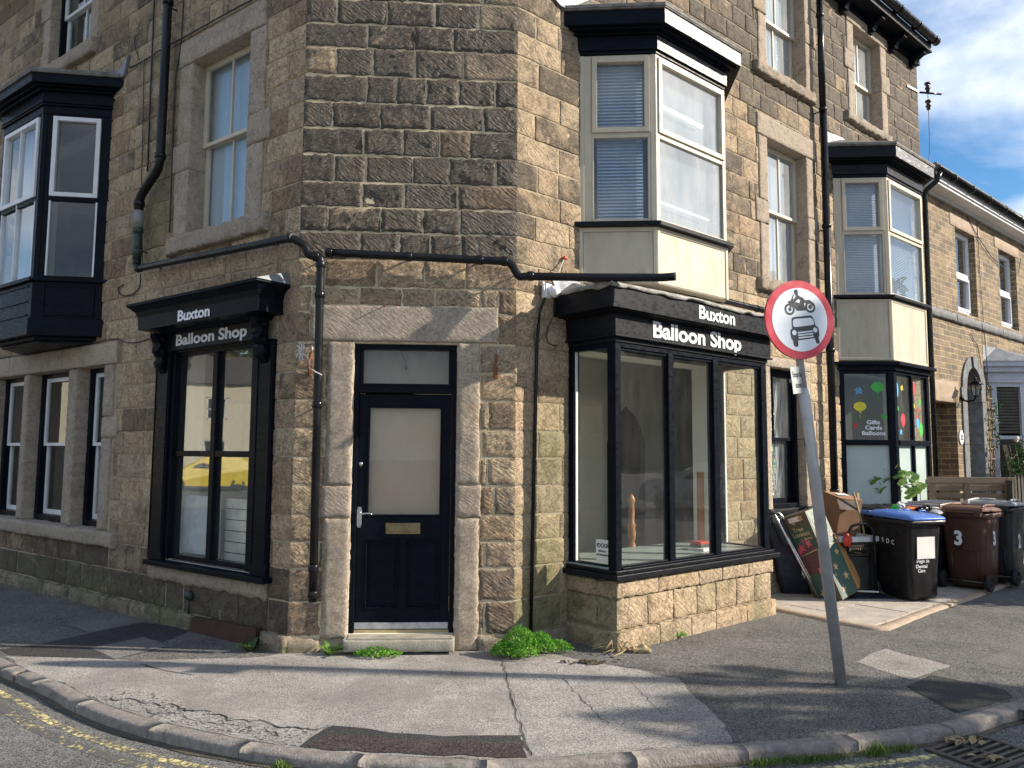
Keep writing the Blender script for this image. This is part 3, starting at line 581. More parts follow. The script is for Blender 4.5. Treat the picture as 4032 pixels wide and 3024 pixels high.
# the door leaf, framed and panelled
dr = MB(); o0, o1 = -.115, -.072
dr.box(C, .547, .630, o0, o1, .168, 2.215); dr.box(C, 1.283, 1.363, o0, o1, .168, 2.215)
dr.box(C, .630, 1.283, o0, o1-.001, 2.105, 2.215); dr.box(C, .630, 1.283, o0, o1-.001, .945, 1.137); dr.box(C, .630, 1.283, o0, o1-.001, .168, .340); dr.box(C, .925, .982, o0, o1-.001, .34, .945)
for a, b in ((.630, .925), (.982, 1.283)):
    dr.box(C, a, b, -.108, -.098, .34, .945); dr.box(C, a+.045, b-.045, -.099, -.090, .385, .90)
    for q in ((a, b, .340, .352), (a, b, .933, .945), (a, a+.012, .352, .933), (b-.012, b, .352, .933)): dr.box(C, q[0], q[1], -.10, -.066, q[2], q[3])
for q in ((.630, 1.283, 1.137, 1.152), (.630, 1.283, 2.09, 2.105), (.630, .645, 1.152, 2.09), (1.268, 1.283, 1.152, 2.09)): dr.box(C, q[0], q[1], -.10, -.066, q[2], q[3])
door = part('door', dr, [MT['black']], house, .003)
part('pane', MB().sheet(C, [(.645, 1.152), (1.268, 1.152), (1.268, 2.09), (.645, 2.09)], -.090), [MT['doorglass']], door)
part('board', MB().box(C, .56, 1.35, -.36, -.345, 2.27, 2.66), [MT['beige']], dfo)  # added sheet; its beige stands for the lit ceiling behind the transom
part('board', MB().box(C, .640, 1.273, -.150, -.140, 1.145, 2.098), [MT['beige']], door)
lb = MB(); lb.box(C, .802, 1.104, -.072, -.062, .984, 1.08); lb.box(C, .830, 1.076, -.062, -.056, 1.005, 1.058); part('letterbox', lb, [MT['brass']], door, .003)
kp = MB(); kp.box(C, .549, 1.359, -.071, -.055, .172, .226); part('kick_plate', kp, [MT['alu']], door, .002)
hn = MB(); hn.ext(C, [(.558, 1.04), (.584, 1.04), (.592, 1.07), (.592, 1.19), (.584, 1.218), (.558, 1.218), (.550, 1.19), (.550, 1.07)], -.071, -.064)
hn.tube([C.p(.571, -.065, 1.165), C.p(.571, -.02, 1.165), C.p(.60, -.012, 1.162), C.p(.66, -.012, 1.168), C.p(.69, -.012, 1.158)], [.008, .009, .009, .008, .006], 8); part('handle', hn, [MT['chrome']], door)
lk = MB(); lk.lathe(C.p(.570, -.072, 1.592), C.n, [(0, 0), (.021, 0), (.021, .006), (.014, .010), (0, .011)], 16); part('lock', lk, [MT['chrome']], door)
# stone window surrounds and sash windows
def surround(fr, a, b, z0, z1, li, si, jw, soot=.1):
    mb = MB(); T = lambda s=0: (rng.uniform(.35, .65), soot+s, .05, rng.random())
    hblock(mb, fr, li[0], li[1], z1, li[2], .034, .035, .002, .22, .014, T(), .004)
    for x0, x1, sg in ((a-jw, a, -1), (b, b+jw, 1)):
        q0, q1 = z0+.72, z0+1.02; e0, e1 = (x0-.10, x1) if sg < 0 else (x0, x1+.10)
        hblock(mb, fr, x0, x1, q1+.003, z1-.003, .024, .035, .003, .24, .014, T(), .005); hblock(mb, fr, e0, e1, q0, q1, .030, .035, .003, .24, .014, T(.05), .006); hblock(mb, fr, x0, x1, z0+.003, q0-.003, .024, .035, .003, .24, .014, T(), .006)
    o = part('window_surround', mb, [MT['dressed']], house)
    s2 = MB(); hblock(s2, fr, si[0], si[1], si[2], z0, .085, .035, .004, .24, .022, T(.12), .012); part('sill', s2, [MT['dressed']], o)
def sash(fr, a, b, z0, z1, mid, off, mat, muls, glass='glass', blind='net', bins=.10, fw_=.055, parent=house, up_muls=True, box=None, boxw=.0):
    mb = MB()
    if boxw:
        for q in ((a, a+boxw, z0, z1), (b-boxw, b, z0, z1)): mb.box(fr, q[0], q[1], off-.06, off+.03, q[2], q[3], 1)
        mb.box(fr, a+boxw, b-boxw, off-.06, off+.028, z1-boxw*.6, z1, 1); mb.box(fr, a+boxw, b-boxw, off-.06, off+.05, z0, z0+boxw*.8, 1); a += boxw; b -= boxw; z0 += boxw*.8; z1 -= boxw*.6
    f = fw_
    for k, (c, d, o) in enumerate(((mid-.02, z1, off), (z0, mid+.02, off-.042))):
        mb.box(fr, a, a+f, o-.035, o, c, d); mb.box(fr, b-f, b, o-.035, o, c, d); mb.box(fr, a+f, b-f, o-.035, o-.0015, d-(f if k == 0 else .04), d); mb.box(fr, a+f, b-f, o-.035, o-.0015, c, c+(.04 if k == 0 else f*1.2))
        for mu in muls: mb.box(fr, mu-.011, mu+.011, o-.03, o-.004, c+.04, d-.04)
    wo = part('window', mb, [mat, box or mat], parent if True else None, .003)
    for c, d, o in ((mid+.02, z1-f, off-.02), (z0+f*1.2, mid-.02, off-.062)): part('pane', MB().sheet(fr, [(a+f, c), (b-f, c), (b-f, d), (a+f, d)], o), [MT[glass]], wo)
    if blind: part('curtain' if blind == 'net' else 'blind', MB().box(fr, a+.0, b-.0, off-bins-.01, off-bins, z0, z1), [MT[blind]], wo)
    return wo
for k, (fr, a, b, z0, z1, li, si, jw) in WIN.items(): surround(fr, a, b, z0, z1, li, si, jw, .10 if k[0] == 'A' else .22)
sash(A, .84, 1.85, 3.925, 5.80, 4.92, -.13, MT['cream'], [1.36], blind='net')
sash(A, 4.25, 5.42, 6.81, 8.30, 7.55, -.13, MT['white'], [4.83], glass='darkglass', blind=None, box=MT['black'], boxw=.05)
sash(B, 4.26, 5.24, 3.915, 5.78, 4.90, -.13, MT['cream'], [4.80], glass='bayglass', blind='net')
sash(B, 4.30, 5.30, 6.735, 8.28, 7.55, -.13, MT['cream'], [4.80], glass='bayglass', blind='net')
sash(B, 6.78, 7.70, 6.805, 8.28, 7.52, -.13, MT['cream'], [7.24], glass='bayglass', blind='net')
# the row of three narrow ground floor windows on the left face, divided by stone mullions
t3 = MB(); TT = lambda: (rng.uniform(.5, .8), .14, .06, .2)
for a, b in ((3.135, 4.45), (4.45, 6.0), (6.0, 7.5)): hblock(t3, A, a+.002, b-.002, 2.675, 2.93, .034, .04, .002, .24, .012, TT(), .004)
hblock(t3, A, 3.19, 3.41, 2.08, 2.67, .028, .035, .003, .24, .02, TT(), .006); hblock(t3, A, 3.06, 3.41, 1.845, 2.075, .030, .035, .003, .24, .02, TT(), .006); hblock(t3, A, 3.19, 3.40, .81, 1.84, .028, .035, .003, .24, .02, TT(), .006)
for a, b in ((4.09, 4.30), (5.41, 5.56), (6.55, 6.75)):
    hblock(t3, A, a, b, .815, 2.67, .024, .035, .004, .26, .03, TT(), .008)
to = part('window_surround', t3, [MT['dressed']], house, label='stone frame of three tall narrow windows')
t4 = MB(); hblock(t4, A, 2.95, 7.5, .65, .812, .085, .05, .004, .26, .02, (.6, .2, .1, .2), .010); part('sill', t4, [MT['dressed']], to)
for a, b, mu in ((3.41, 4.09, [3.75]), (4.30, 5.41, [4.55]), (5.56, 6.55, [6.05])): sash(A, a, b, .815, 2.672, 1.77, -.17, MT['white'], mu if a > 4 and a < 5 else [], glass='darkglass', blind=None, box=MT['black'], boxw=.085, fw_=.05)
part('unlit_backing', MB().box(A, 3.2, 7.2, -1.6, -1.55, .2, 2.9), [MT['roomdark']], house)

# ---- canted bay windows
def bayplan(fr, u0, u1, D, o, back=-.05): return [fr.p(u0-o*1.414, back, 0)[:2], fr.p(u0-o*1.414, 0, 0)[:2], fr.p(u0+D-o*.414, D+o, 0)[:2], fr.p(u1-D+o*.414, D+o, 0)[:2], fr.p(u1+o*1.414, 0, 0)[:2], fr.p(u1+o*1.414, back, 0)[:2]]
def bayfaces(fr, u0, u1, D):
    s = 1/math.sqrt(2)
    return [(Fr(fr.p(u0, 0, 0), (fr.d+fr.n)*s, (fr.n-fr.d)*s), D/s), (Fr(fr.p(u0+D, D, 0), fr.d, fr.n), u1-u0-2*D), (Fr(fr.p(u1-D, D, 0), (fr.d-fr.n)*s, (fr.n+fr.d)*s), D/s)]
def canted(fr, u0, u1, D, prof, label, roofz, body, zs, sashm, pm=None, blinds='blind', panez=(.045, .05), frames=None, muls=None, glass=('glass', 'bayglass', 'glass'), midz=4.83, mats=None, pitch=.034):
    """prof: stacked mouldings (offset, z0, z1, material key); zs: bottom and top of the glazed zone"""
    fcs = bayfaces(fr, u0, u1, D)
    body_mb = MB()
    for f, wd in fcs:   # corner posts and heads between the mouldings
        body_mb.box(f, .0, .055, -.08, -.004, *zs); body_mb.box(f, wd-.055, wd, -.08, -.004, *zs)
    bo = part('bay_window', body_mb, [MT[body]], house, .004, label=label)
    groups = {}
    for nm, o, a, b, mt in prof: groups.setdefault((nm, mt), MB()).prism(bayplan(fr, u0, u1, D, o), a, b)
    for (nm, mt), mb in groups.items(): part(nm, mb, [MT[mt]], bo, .005)
    if roofz:
        z0_, z1_ = roofz; r = MB(); q = bayplan(fr, u0, u1, D, .19, -.0); t = [fr.p(u0-.16, .0, 0)[:2], fr.p(u0-.10, .01, 0)[:2], fr.p(u0+D*.35, .03, 0)[:2], fr.p(u1-D*.35, .03, 0)[:2], fr.p(u1+.10, .01, 0)[:2], fr.p(u1+.16, 0, 0)[:2]]
        r.prism(q, z0_, z0_+.03); r.prism(q, z0_+.031, z1_, top=t); part('lead_roof', r, [MT['slate']], bo)
    for k, (f, wd) in enumerate(fcs):
        a, b = frames[k]; mb = MB(); z0, z1 = zs
        mb.box(f, .055, a, -.07, -.01, z0, z1, 1); mb.box(f, b, wd-.055, -.07, -.01, z0, z1, 1)
        mb.box(f, a, b, -.07, -.008, z1-.03, z1, 1); mb.box(f, a, b, -.07, -.008, z0, z0+.035, 1); mb.box(f, a, b, -.07, -.008, midz-.02, midz+.045, 1)
        ft = .05
        for (p0, p1, q0, q1) in ((a+.002, b-.002, midz+.03, z1-.028),):
            mb.box(f, p0, p0+ft, -.06, .014, q0, q1); mb.box(f, p1-ft, p1, -.06, .014, q0, q1); mb.box(f, p0+ft, p1-ft, -.06, .013, q1-ft, q1); mb.box(f, p0+ft, p1-ft, -.06, .013, q0, q0+ft)
        mb.box(f, a, a+.02, -.06, -.006, z0+.036, midz-.021); mb.box(f, b-.02, b, -.06, -.006, z0+.036, midz-.021)
        for mu in (muls[k] if muls else []): mb.box(f, mu-.011, mu+.011, -.05, -.002, z0+.04, z1-.06)
        wo = part('sash_frame', mb, [MT[sashm], MT[body]], bo, .003)
        pn = MB().sheet(f, [(a+ft, midz+.03+ft), (b-ft, midz+.03+ft), (b-ft, z1-.028-ft), (a+ft, z1-.028-ft)], -.03)
        pn.sheet(f, [(a+.02, z0+.035), (b-.02, z0+.035), (b-.02, midz-.02), (a+.02, midz-.02)], -.034); part('pane', pn, [MT[glass[k]]], bo)
        if blinds == 'sides' and k == 1: part('blind', MB().box(f, a+.05, b-.05, -.135, -.13, z0+.04, z1-.04), [MT['haze_sheet']], bo)  # plain sheet whose grey-blue stands for the haze in the front panes
        elif blinds and (blinds != 'part' or k == 0):
            bl = MB(); zz = z0+.06
            while zz < z1-.06:
                P = [f.p(a+.06, -.105, zz), f.p(b-.06, -.105, zz), f.p(b-.06, -.128, zz+.024), f.p(a+.06, -.128, zz+.024)]; bl.poly(P); zz += pitch
            bl.box(f, a+.055, b-.055, -.17, -.165, z0+.04, z1-.04, 1); part('blind', bl, [MT['blind'], MT['net']], bo)
    return bo, fcs
# cream upper bay over the main shop front
UB = canted(B, .81, 3.07, .54, [
    ('panel', -.012, 3.34, 3.895, 'cream'), ('sill', .065, 3.905, 3.948, 'blackworn'), ('cornice', .004, 5.665, 5.70, 'black'), ('cornice', .022, 5.70, 5.845, 'black'), ('cornice', .06, 5.846, 5.868, 'black'),
    ('cornice', .12, 5.869, 5.889, 'black'), ('cornice', .165, 5.89, 6.035, 'black'), ('cornice', .185, 6.036, 6.052, 'slate')],
    'cream canted bay window with venetian blinds under a peeling black cornice', (6.053, 6.27), 'cream', (3.955, 5.66), 'cream', frames=[(.13, .70), (.03, 1.15), (.06, .62)], glass=('glass', 'bayglass', 'glass'), blinds='sides')
for k, (f, wd) in enumerate(UB[1]):
    pb = MB(); pb.box(f, .0, .04, -.03, .006, 3.34, 3.903); pb.box(f, wd-.04, wd, -.03, .006, 3.34, 3.903); pb.box(f, .04, wd-.04, -.03, .005, 3.86, 3.903); pb.box(f, .045, wd-.045, -.02, -.004, 3.35, 3.855, 1)
    part('panel_board', pb, [MT['cream'], MT['panel']], UB[0], .004)
fb_ = MB(); fb_.box(B, 1.345, 2.535, .562, .568, 5.702, 5.843); fb_.box(B, 1.285, 2.595, .705, .711, 5.892, 6.033); part('fascia_board', fb_, [MT['flaky']], UB[0])
# cream bay over the second shop window, further along
U2 = canted(B, 6.0, 8.28, .54, [
    ('panel', -.012, 3.02, 3.90, 'cream'), ('sill', .065, 3.915, 3.955, 'blackworn'), ('cornice', .004, 5.675, 5.715, 'black'), ('cornice', .022, 5.715, 5.862, 'blackworn'), ('cornice', .06, 5.863, 5.885, 'black'),
    ('cornice', .12, 5.886, 5.91, 'black'), ('cornice', .165, 5.911, 6.07, 'blackworn'), ('cornice', .185, 6.071, 6.087, 'slate')],
    'smaller looking cream canted bay window above the window with balloon stickers', (6.088, 6.28), 'cream', (3.96, 5.67), 'cream', frames=[(.13, .70), (.03, 1.17), (.06, .62)], glass=('glass', 'glass', 'glass'), midz=4.86, pitch=.0245)
for k, (f, wd) in enumerate(U2[1]):
    pb = MB(); pb.box(f, .0, .04, -.03, .006, 3.03, 3.90); pb.box(f, wd-.04, wd, -.03, .006, 3.03, 3.90); pb.box(f, .04, wd-.04, -.03, .005, 3.86, 3.90); pb.box(f, .04, wd-.04, -.03, .005, 3.03, 3.07); pb.box(f, .045, wd-.045, -.02, -.004, 3.06, 3.865, 1)
    part('panel_board', pb, [MT['cream'], MT['panel']], U2[0], .004)
fb_ = MB(); fb_.box(B, 6.475, 7.805, .705, .711, 5.913, 6.068); part('fascia_board', fb_, [MT['flaky']], U2[0])
# black bay on the left face
UA = canted(A, 3.56, 5.80, .55, [
    ('base', .03, 3.005, 3.205, 'black'), ('base', -.06, 2.965, 3.004, 'black'), ('base', -.12, 2.935, 2.964, 'black'), ('panel', .0, 3.206, 3.635, 'black'), ('sill', .045, 3.636, 3.672, 'black'), ('cornice', .0, 5.64, 5.735, 'black'), ('cornice', .022, 5.736, 5.752, 'black'), ('cornice', .008, 5.753, 5.77, 'black'), ('cornice', .02, 5.771, 5.90, 'black'), ('cornice', .07, 5.901, 5.925, 'black'),
    ('cornice', .12, 5.926, 5.945, 'black'), ('cornice', .17, 5.946, 6.055, 'black'), ('cornice', .19, 6.056, 6.075, 'slate')],
    'black canted bay window with white sashes', (6.076, 6.25), 'black', (3.673, 5.64), 'white', frames=[(.13, .66), (.09, 1.05), (.13, .66)], blinds='part', muls=[[], [.60], []], glass=('darkglass', 'glass', 'darkglass'), midz=4.62)
bo, fcs = UA
f, wd = fcs[1]; part('curtain', MB().box(f, .1, 1.04, -.16, -.15, 3.7, 5.6), [MT['net']], bo)
f, wd = fcs[0]
for c_ in bo.children:
    if c_.name.startswith('blind'): bpy.data.objects.remove(c_); break
pb = MB()
for q in ((.10, .66, 3.58, 3.60), (.10, .66, 3.24, 3.26), (.10, .12, 3.26, 3.58), (.64, .66, 3.26, 3.58)): pb.box(f, *q[:2], -.01, .012, *q[2:])
f2 = fcs[1][0]
for q in ((.10, 1.0, 3.58, 3.60), (.10, 1.0, 3.40, 3.415), (.10, 1.0, 3.24, 3.26)): pb.box(f2, *q[:2], -.01, .012, *q[2:])
part('panel_moulding', pb, [MT['black']], bo, .003)
ld = MB(); ld.ext(A, [(3.20, 6.30), (3.30, 6.20), (3.42, 6.16), (3.62, 6.10), (3.45, 6.06), (3.28, 6.06), (3.24, 6.16)], .015, .05); part('lead_flashing', ld, [MT['lead']], bo)
ld = MB(); ld.ext(B, [(.42, 6.12), (.52, 6.06), (.62, 6.06), (.95, 6.30), (.80, 6.36), (.62, 6.30)], .015, .04); part('lead_flashing', ld, [MT['lead']], UB[0])
ld = MB(); ld.ext(B, [(5.72, 6.08), (6.1, 6.09), (6.5, 6.30), (6.3, 6.34), (5.80, 6.30)], .015, .04); ld.ext(B, [(8.1, 6.2), (8.5, 6.09), (8.95, 6.09), (8.9, 6.20), (8.3, 6.3)], .015, .04); part('lead_flashing', ld, [MT['lead']], U2[0])

# ---- main shop front on the right face: a square bay on a stone base
SF = Fr(B.p(.66, .60, 0), B.d, B.n); SL = Fr(B.p(.66, 0, 0), B.n, -B.d); SR = Fr(B.p(3.14, .60, 0), -B.n, B.d); SW = 2.48
bs = MB()
for fr_, u0, u1, hs in ((SF, 0., SW-.03, 1), (SL, 0., .6, 0), (SR, .03, .6, 1)):
    def tn(s=0): return (rng.uniform(.35, .85), .04 if hs else .25, .38 if hs else .62, rng.random())
    for z0, z1, dep in ((-.08, .165, .045), (.170, .440, .008), (.447, .585, .03)):
        u = u0 if fr_ is not SF else 0
        while u < u1-.02:
            wd = rng.uniform(.34, .62) if dep > .02 else rng.uniform(.27, .42); e = min(u1, u+wd); e = u1 if u1-e < .2 else e
            cl_ = 1. if u <= u0+1e-6 and fr_ is not SL else 0; cr_ = 1. if e >= u1-1e-6 and fr_ is SL else 0
            if fr_ is SF and e >= u1-1e-6: cr_ = 1.
            if fr_ is SR: cl_ = 0
            tone = tn(); tone = (tone[0], tone[1], tone[2] if z0 < .4 else (.12 if hs else .5), tone[3])
            hblock(bs, fr_, u+(0 if cl_ else .004), e-(0 if cr_ else .004), z0+.003, z1-.003, dep, .025, .012 if dep < .02 else .006, .06, .007, tone, .007, 0, (cl_, cr_)); u = e
bs.prism([B.p(.67, 0, 0)[:2], B.p(.67, .59, 0)[:2], B.p(3.10, .59, 0)[:2], B.p(3.10, 0, 0)[:2]], -.05, .595, 1)
shop = part('shop_front', bs, [MT['stone'], MT['mortar']], house, label='main black shop front projecting on a pale stone base')
cl2 = MB()
def boxplan(o, back=-.02, o2=None): o2 = o if o2 is None else o2; return [B.p(.66-o2, back, 0)[:2], B.p(.66-o2, .6+o, 0)[:2], B.p(3.14+o2, .6+o, 0)[:2], B.p(3.14+o2, back, 0)[:2]]
cl2.prism(boxplan(.075), .602, .650); cl2.prism(boxplan(.035), .651, .682); part('cill', cl2, [MT['blackworn']], shop, .006)
ft = MB()
ft.box(SF, 0, .075, -.09, 0, .683, 2.70); ft.box(SF, SW-.10, SW, -.09, 0, .683, 2.70)
ft.box(SF, .075, SW-.10, -.09, -.001, 2.655, 2.70); ft.box(SF, .075, SW-.10, -.085, .012, .683, .70)
for a, b in ((.755, .835), (1.485, 1.575)): ft.box(SF, a, b, -.085, .004, .70, 2.655)
for a, b in ((.075, .755), (.835, 1.485), (1.575, SW-.10)):
    ft.box(SF, a, b, -.06, -.015, 2.63, 2.654); ft.box(SF, a, b, -.06, -.015, .701, .716); ft.box(SF, a, a+.016, -.06, -.02, .716, 2.63); ft.box(SF, b-.016, b, -.06, -.02, .716, 2.63)
for f_ in (SL, SR):
    fl_ = f_ is SR
    q = lambda a, b: (a, b) if not fl_ else (.6-b, .6-a)
    ft.box(f_, *q(0, .075), -.08, -.001, .683, 2.70); ft.box(f_, *q(.50, .509), -.08, -.002, .683, 2.70); ft.box(f_, *q(.075, .50), -.08, -.003, 2.655, 2.70); ft.box(f_, *q(.075, .50), -.08, -.003, .683, .712)
    ft.box(f_, *q(.075, .088), -.05, -.02, .712, 2.655, 1)
part('window_frame', ft, [MT['black'], MT['white']], shop, .004)
for a, b in ((.091, .739), (.851, 1.469), (1.591, SW-.116)): part('pane', MB().sheet(SF, [(a, .716), (b, .716), (b, 2.63), (a, 2.63)], -.035), [MT['shopglass']], shop)
part('pane', MB().sheet(SL, [(.088, .712), (.50, .712), (.50, 2.655), (.088, 2.655)], -.035), [MT['shopglass']], shop)
part('pane', MB().sheet(SR, [(.10, .712), (.51, .712), (.51, 2.655), (.10, 2.655)], -.035), [MT['shopglass']], shop)
fa = MB()
fa.prism(boxplan(.012), 2.701, 2.742); fa.prism(boxplan(.055), 2.7425, 2.762); fa.prism(boxplan(.038), 2.763, 2.956); fa.prism(boxplan(.075), 2.957, 2.965); fa.prism(boxplan(.12), 2.966, 2.975)
part('fascia', fa, [MT['blackworn']], shop, .004)
co = MB(); co.prism(boxplan(.145, -.02, .20), 2.976, 3.175); part('cornice', co, [MT['blackworn']], shop, .004)
# torn felt and lead dressed over the cornice edge
tf = MB(); n = 60
for fr_, L_, s0 in ((Fr(B.p(.43, .745, 0), B.d, B.n), 2.93, 3), (Fr(B.p(.46, .0, 0), B.n, -B.d), .76, 9)):
    V = []; F = []
    for i in range(n+1):
        u = L_*i/n; a = float(fbm(u*2.2, .3, s0))*.045; b = float(fbm(u*7, 1.3, s0))*.035; z = 3.178
        V += [fr_.p(u, -.34, z+.075+a*.4), fr_.p(u, -.06, z+.028+a*.5), fr_.p(u, .012+abs(b)*.5, z+.018+a*.5), fr_.p(u, .024+abs(b), z-.012+b*.6+a*.5), fr_.p(u, .012, z-.022+b*.7+a*.5)]
    for i in range(n):
        for k in range(4): F.append((i*5+k, i*5+k+1, (i+1)*5+k+1, (i+1)*5+k))
    tf.add(V, F, 0, smooth=True)
tf.prism([B.p(.44, 0, 0)[:2], B.p(.44, .70, 0)[:2], B.p(3.36, .70, 0)[:2], B.p(3.36, 0, 0)[:2]], 3.176, 3.20, top=None)
tf.prism([B.p(.50, 0, 0)[:2], B.p(.50, .42, 0)[:2], B.p(3.30, .42, 0)[:2], B.p(3.30, 0, 0)[:2]], 3.2, 3.33, top=[B.p(.7, 0, 0)[:2], B.p(.7, .05, 0)[:2], B.p(3.2, .05, 0)[:2], B.p(3.2, 0, 0)[:2]])
part('roofing_felt', tf, [plain('torn_mineral_felt', (.20, .19, .17), (.36, .35, .32), .85, 10, .010, 40)], shop)
gt = MB(); gt.tube([B.p(u, .40, 3.385-.006*u) for u in np.linspace(1.60, 4.6, 6)], .036, 12)
for u in (2.1, 2.55, 3.3, 4.0): gt.tube([B.p(u, .40, 3.385-.006*u), B.p(u+.02, .40, 3.385-.006*u)], .042, 12)
part('roof_gutter', gt, [MT['pipe']], shop)
sg = MB(); text_mb(sg, 'Buxton', B.p(2.02, .748, 3.020), B.d, (0, 0, 1), .182, .80, .0042, .004, 'CENTER', width=.61); part('lettering', sg, [MT['whitep']], shop, label='word Buxton in white letters')
sg = MB(); text_mb(sg, 'Balloon Shop', B.p(1.872, .640, 2.789), B.d, (0, 0, 1), .212, .92, .0062, .004, 'CENTER', width=1.455); part('lettering', sg, [MT['lettersworn']], shop, label='words Balloon Shop in peeling white letters')
sk = MB(); sk.box(SL, .33, .49, -.033, -.030, .735, .93, 0)
tx = lambda s, z, sz, b=.001: text_mb(sk, s, SL.p(.41, -.029, z), SL.d, (0, 0, 1), sz, 1., b, .0006, 'CENTER', 1)
tx('DOG', .862, .052, .0015); tx('FRIENDLY', .822, .022); tx('ESTABLISHMENT', .790, .019)
for cx0 in (.352, .468):
    for dx_, dz_, r_ in ((0, 0, .008), (-.009, .010, .004), (-.003, .014, .004), (.004, .014, .004), (.010, .009, .004)): sk.ext(SL, [(cx0+dx_+r_*math.cos(a), .875+dz_+r_*math.sin(a)) for a in np.linspace(0, 6.28, 9)[:-1]], -.0295, -.029, 1)
part('window_sticker', sk, [MT['paper'], MT['signblack']], shop, label='small white sticker reading DOG FRIENDLY ESTABLISHMENT')
ic = MB(); ic.box(SF, .0, SW, -.95, -.09, .66, .700, 0); part('inner_cill', ic, [MT['cill']], shop)

# ---- shop window on the left face
sw = MB()
sw.box(A, .272, .505, 0, .05, .60, 2.71); sw.box(A, 1.98, 2.245, 0, .05, .60, 2.71)
for a, b in ((.285, .30), (.475, .49), (1.995, 2.01), (2.215, 2.23)): sw.box(A, a, b, .05, .058, .70, 2.66)
sw.box(A, .505, .62, -.12, .02, .62, 2.71); sw.box(A, 1.93, 1.98, -.12, .02, .62, 2.71)
sw.box(A, .62, 1.93, -.10, -.02, 2.668, 2.712); sw.box(A, .62, 1.93, -.10, -.021, .62, .668); sw.box(A, .62, 1.93, -.09, -.012, 1.643, 1.70); sw.box(A, 1.215, 1.29, -.10, -.006, .668, 2.668)
sh2 = part('shop_window', sw, [MT['black']], house, .004, label='tall black shop window of four panes under a small corniced fascia')
cs = MB(); cs.box(A, .222, 2.21, -.02, .115, .552, .60); part('cill', cs, [MT['black']], sh2, .006)
ss = MB(); hblock(ss, A, .29, 2.25, .40, .55, .050, .035, .006, .05, .045, (.45, .22, .15, .3), .012); part('sill', ss, [MT['dressed']], sh2)
for a, b, c, d in ((.62, 1.215, .668, 1.643), (1.29, 1.93, .668, 1.643), (.62, 1.215, 1.70, 2.668), (1.29, 1.93, 1.70, 2.668)): part('pane', MB().sheet(A, [(a, c), (b, c), (b, d), (a, d)], -.05), [MT['tallglass']], sh2)
fa = MB(); fa.box(A, .45, 2.06, 0, .052, 2.713, 2.905); fa.box(A, .50, 2.0, .053, .062, 2.718, 2.728)
part('fascia', fa, [MT['blackworn']], sh2, .004)
cn = MB()
def arc_cornice(u0, u1, prof):
    for (a, za), (b, zb) in zip(prof, prof[1:]):
        P0 = [A.p(u0-a, -.0, za)[:2], A.p(u0-a, a, za)[:2], A.p(u1+a, a, za)[:2], A.p(u1+a, 0, za)[:2]]; P1 = [A.p(u0-b, -.0, zb)[:2], A.p(u0-b, b, zb)[:2], A.p(u1+b, b, zb)[:2], A.p(u1+b, 0, zb)[:2]]
        cn.prism(P0, za, zb, top=P1)
arc_cornice(.47, 1.96, [(.10, 2.895), (.13, 2.925), (.20, 2.926), (.268, 2.9262), (.275, 3.055), (.28, 3.07), (.295, 3.11), (.335, 3.15), (.36, 3.165), (.36, 3.185)])
part('cornice', cn, [MT['black']], sh2, .002)
lf = MB(); lf.prism([A.p(.10, 0, 0)[:2], A.p(.10, .37, 0)[:2], A.p(2.33, .37, 0)[:2], A.p(2.33, 0, 0)[:2]], 3.186, 3.30, top=[A.p(.14, 0, 0)[:2], A.p(.14, .03, 0)[:2], A.p(2.28, .03, 0)[:2], A.p(2.28, 0, 0)[:2]]); part('lead_roof', lf, [MT['lead']], sh2)
for uc in (.40, 2.10):
    br = MB()
    prof = [(0, 2.90), (.13, 2.90), (.135, 2.87), (.12, 2.84), (.09, 2.80), (.085, 2.77), (.10, 2.74), (.105, 2.71), (.085, 2.68), (.06, 2.66), (.055, 2.63), (.07, 2.60), (.06, 2.565), (.03, 2.53), (0, 2.49)]
    V = []; 
    for k, (o, z) in enumerate(prof): V += [A.p(uc-.06+.018*math.sin(k), .05+o, z), A.p(uc, .05+o*1.18, z), A.p(uc+.06-.018*math.sin(k), .05+o, z)]
    F = []
    for k in range(len(prof)-1): F += [(k*3, k*3+1, k*3+4, k*3+3), (k*3+1, k*3+2, k*3+5, k*3+4)]
    W = []
    for s_ in (-1, 1):
        base = len(V); V += [A.p(uc+s_*.052, .05, z) for o, z in prof]
        for k in range(len(prof)-1): j = 0 if s_ < 0 else 2; F.append((k*3+j, (k+1)*3+j, base+k+1, base+k))
    br.add(V, F, 0)
    for z, r_ in ((2.84, .030), (2.70, .034), (2.60, .026)): br.lathe(A.p(uc-.075, .09, z), A.d, [(0, 0), (r_, 0), (r_, .15), (0, .15)], 14)
    part('bracket', br, [MT['black']], sh2)
AR = -A.d
sg = MB(); text_mb(sg, 'Buxton', A.p(1.204, .276, 2.950), AR, (0, 0, 1), .145, .86, .0036, .004, 'CENTER', width=.54); part('lettering', sg, [MT['whitep']], sh2, label='word Buxton in white letters')
sg = MB(); text_mb(sg, 'Balloon Shop', A.p(1.268, .055, 2.768), AR, (0, 0, 1), .152, 1.06, .0042, .004, 'CENTER', width=1.205); part('lettering', sg, [MT['lettersworn']], sh2, label='words Balloon Shop in greyed white letters')

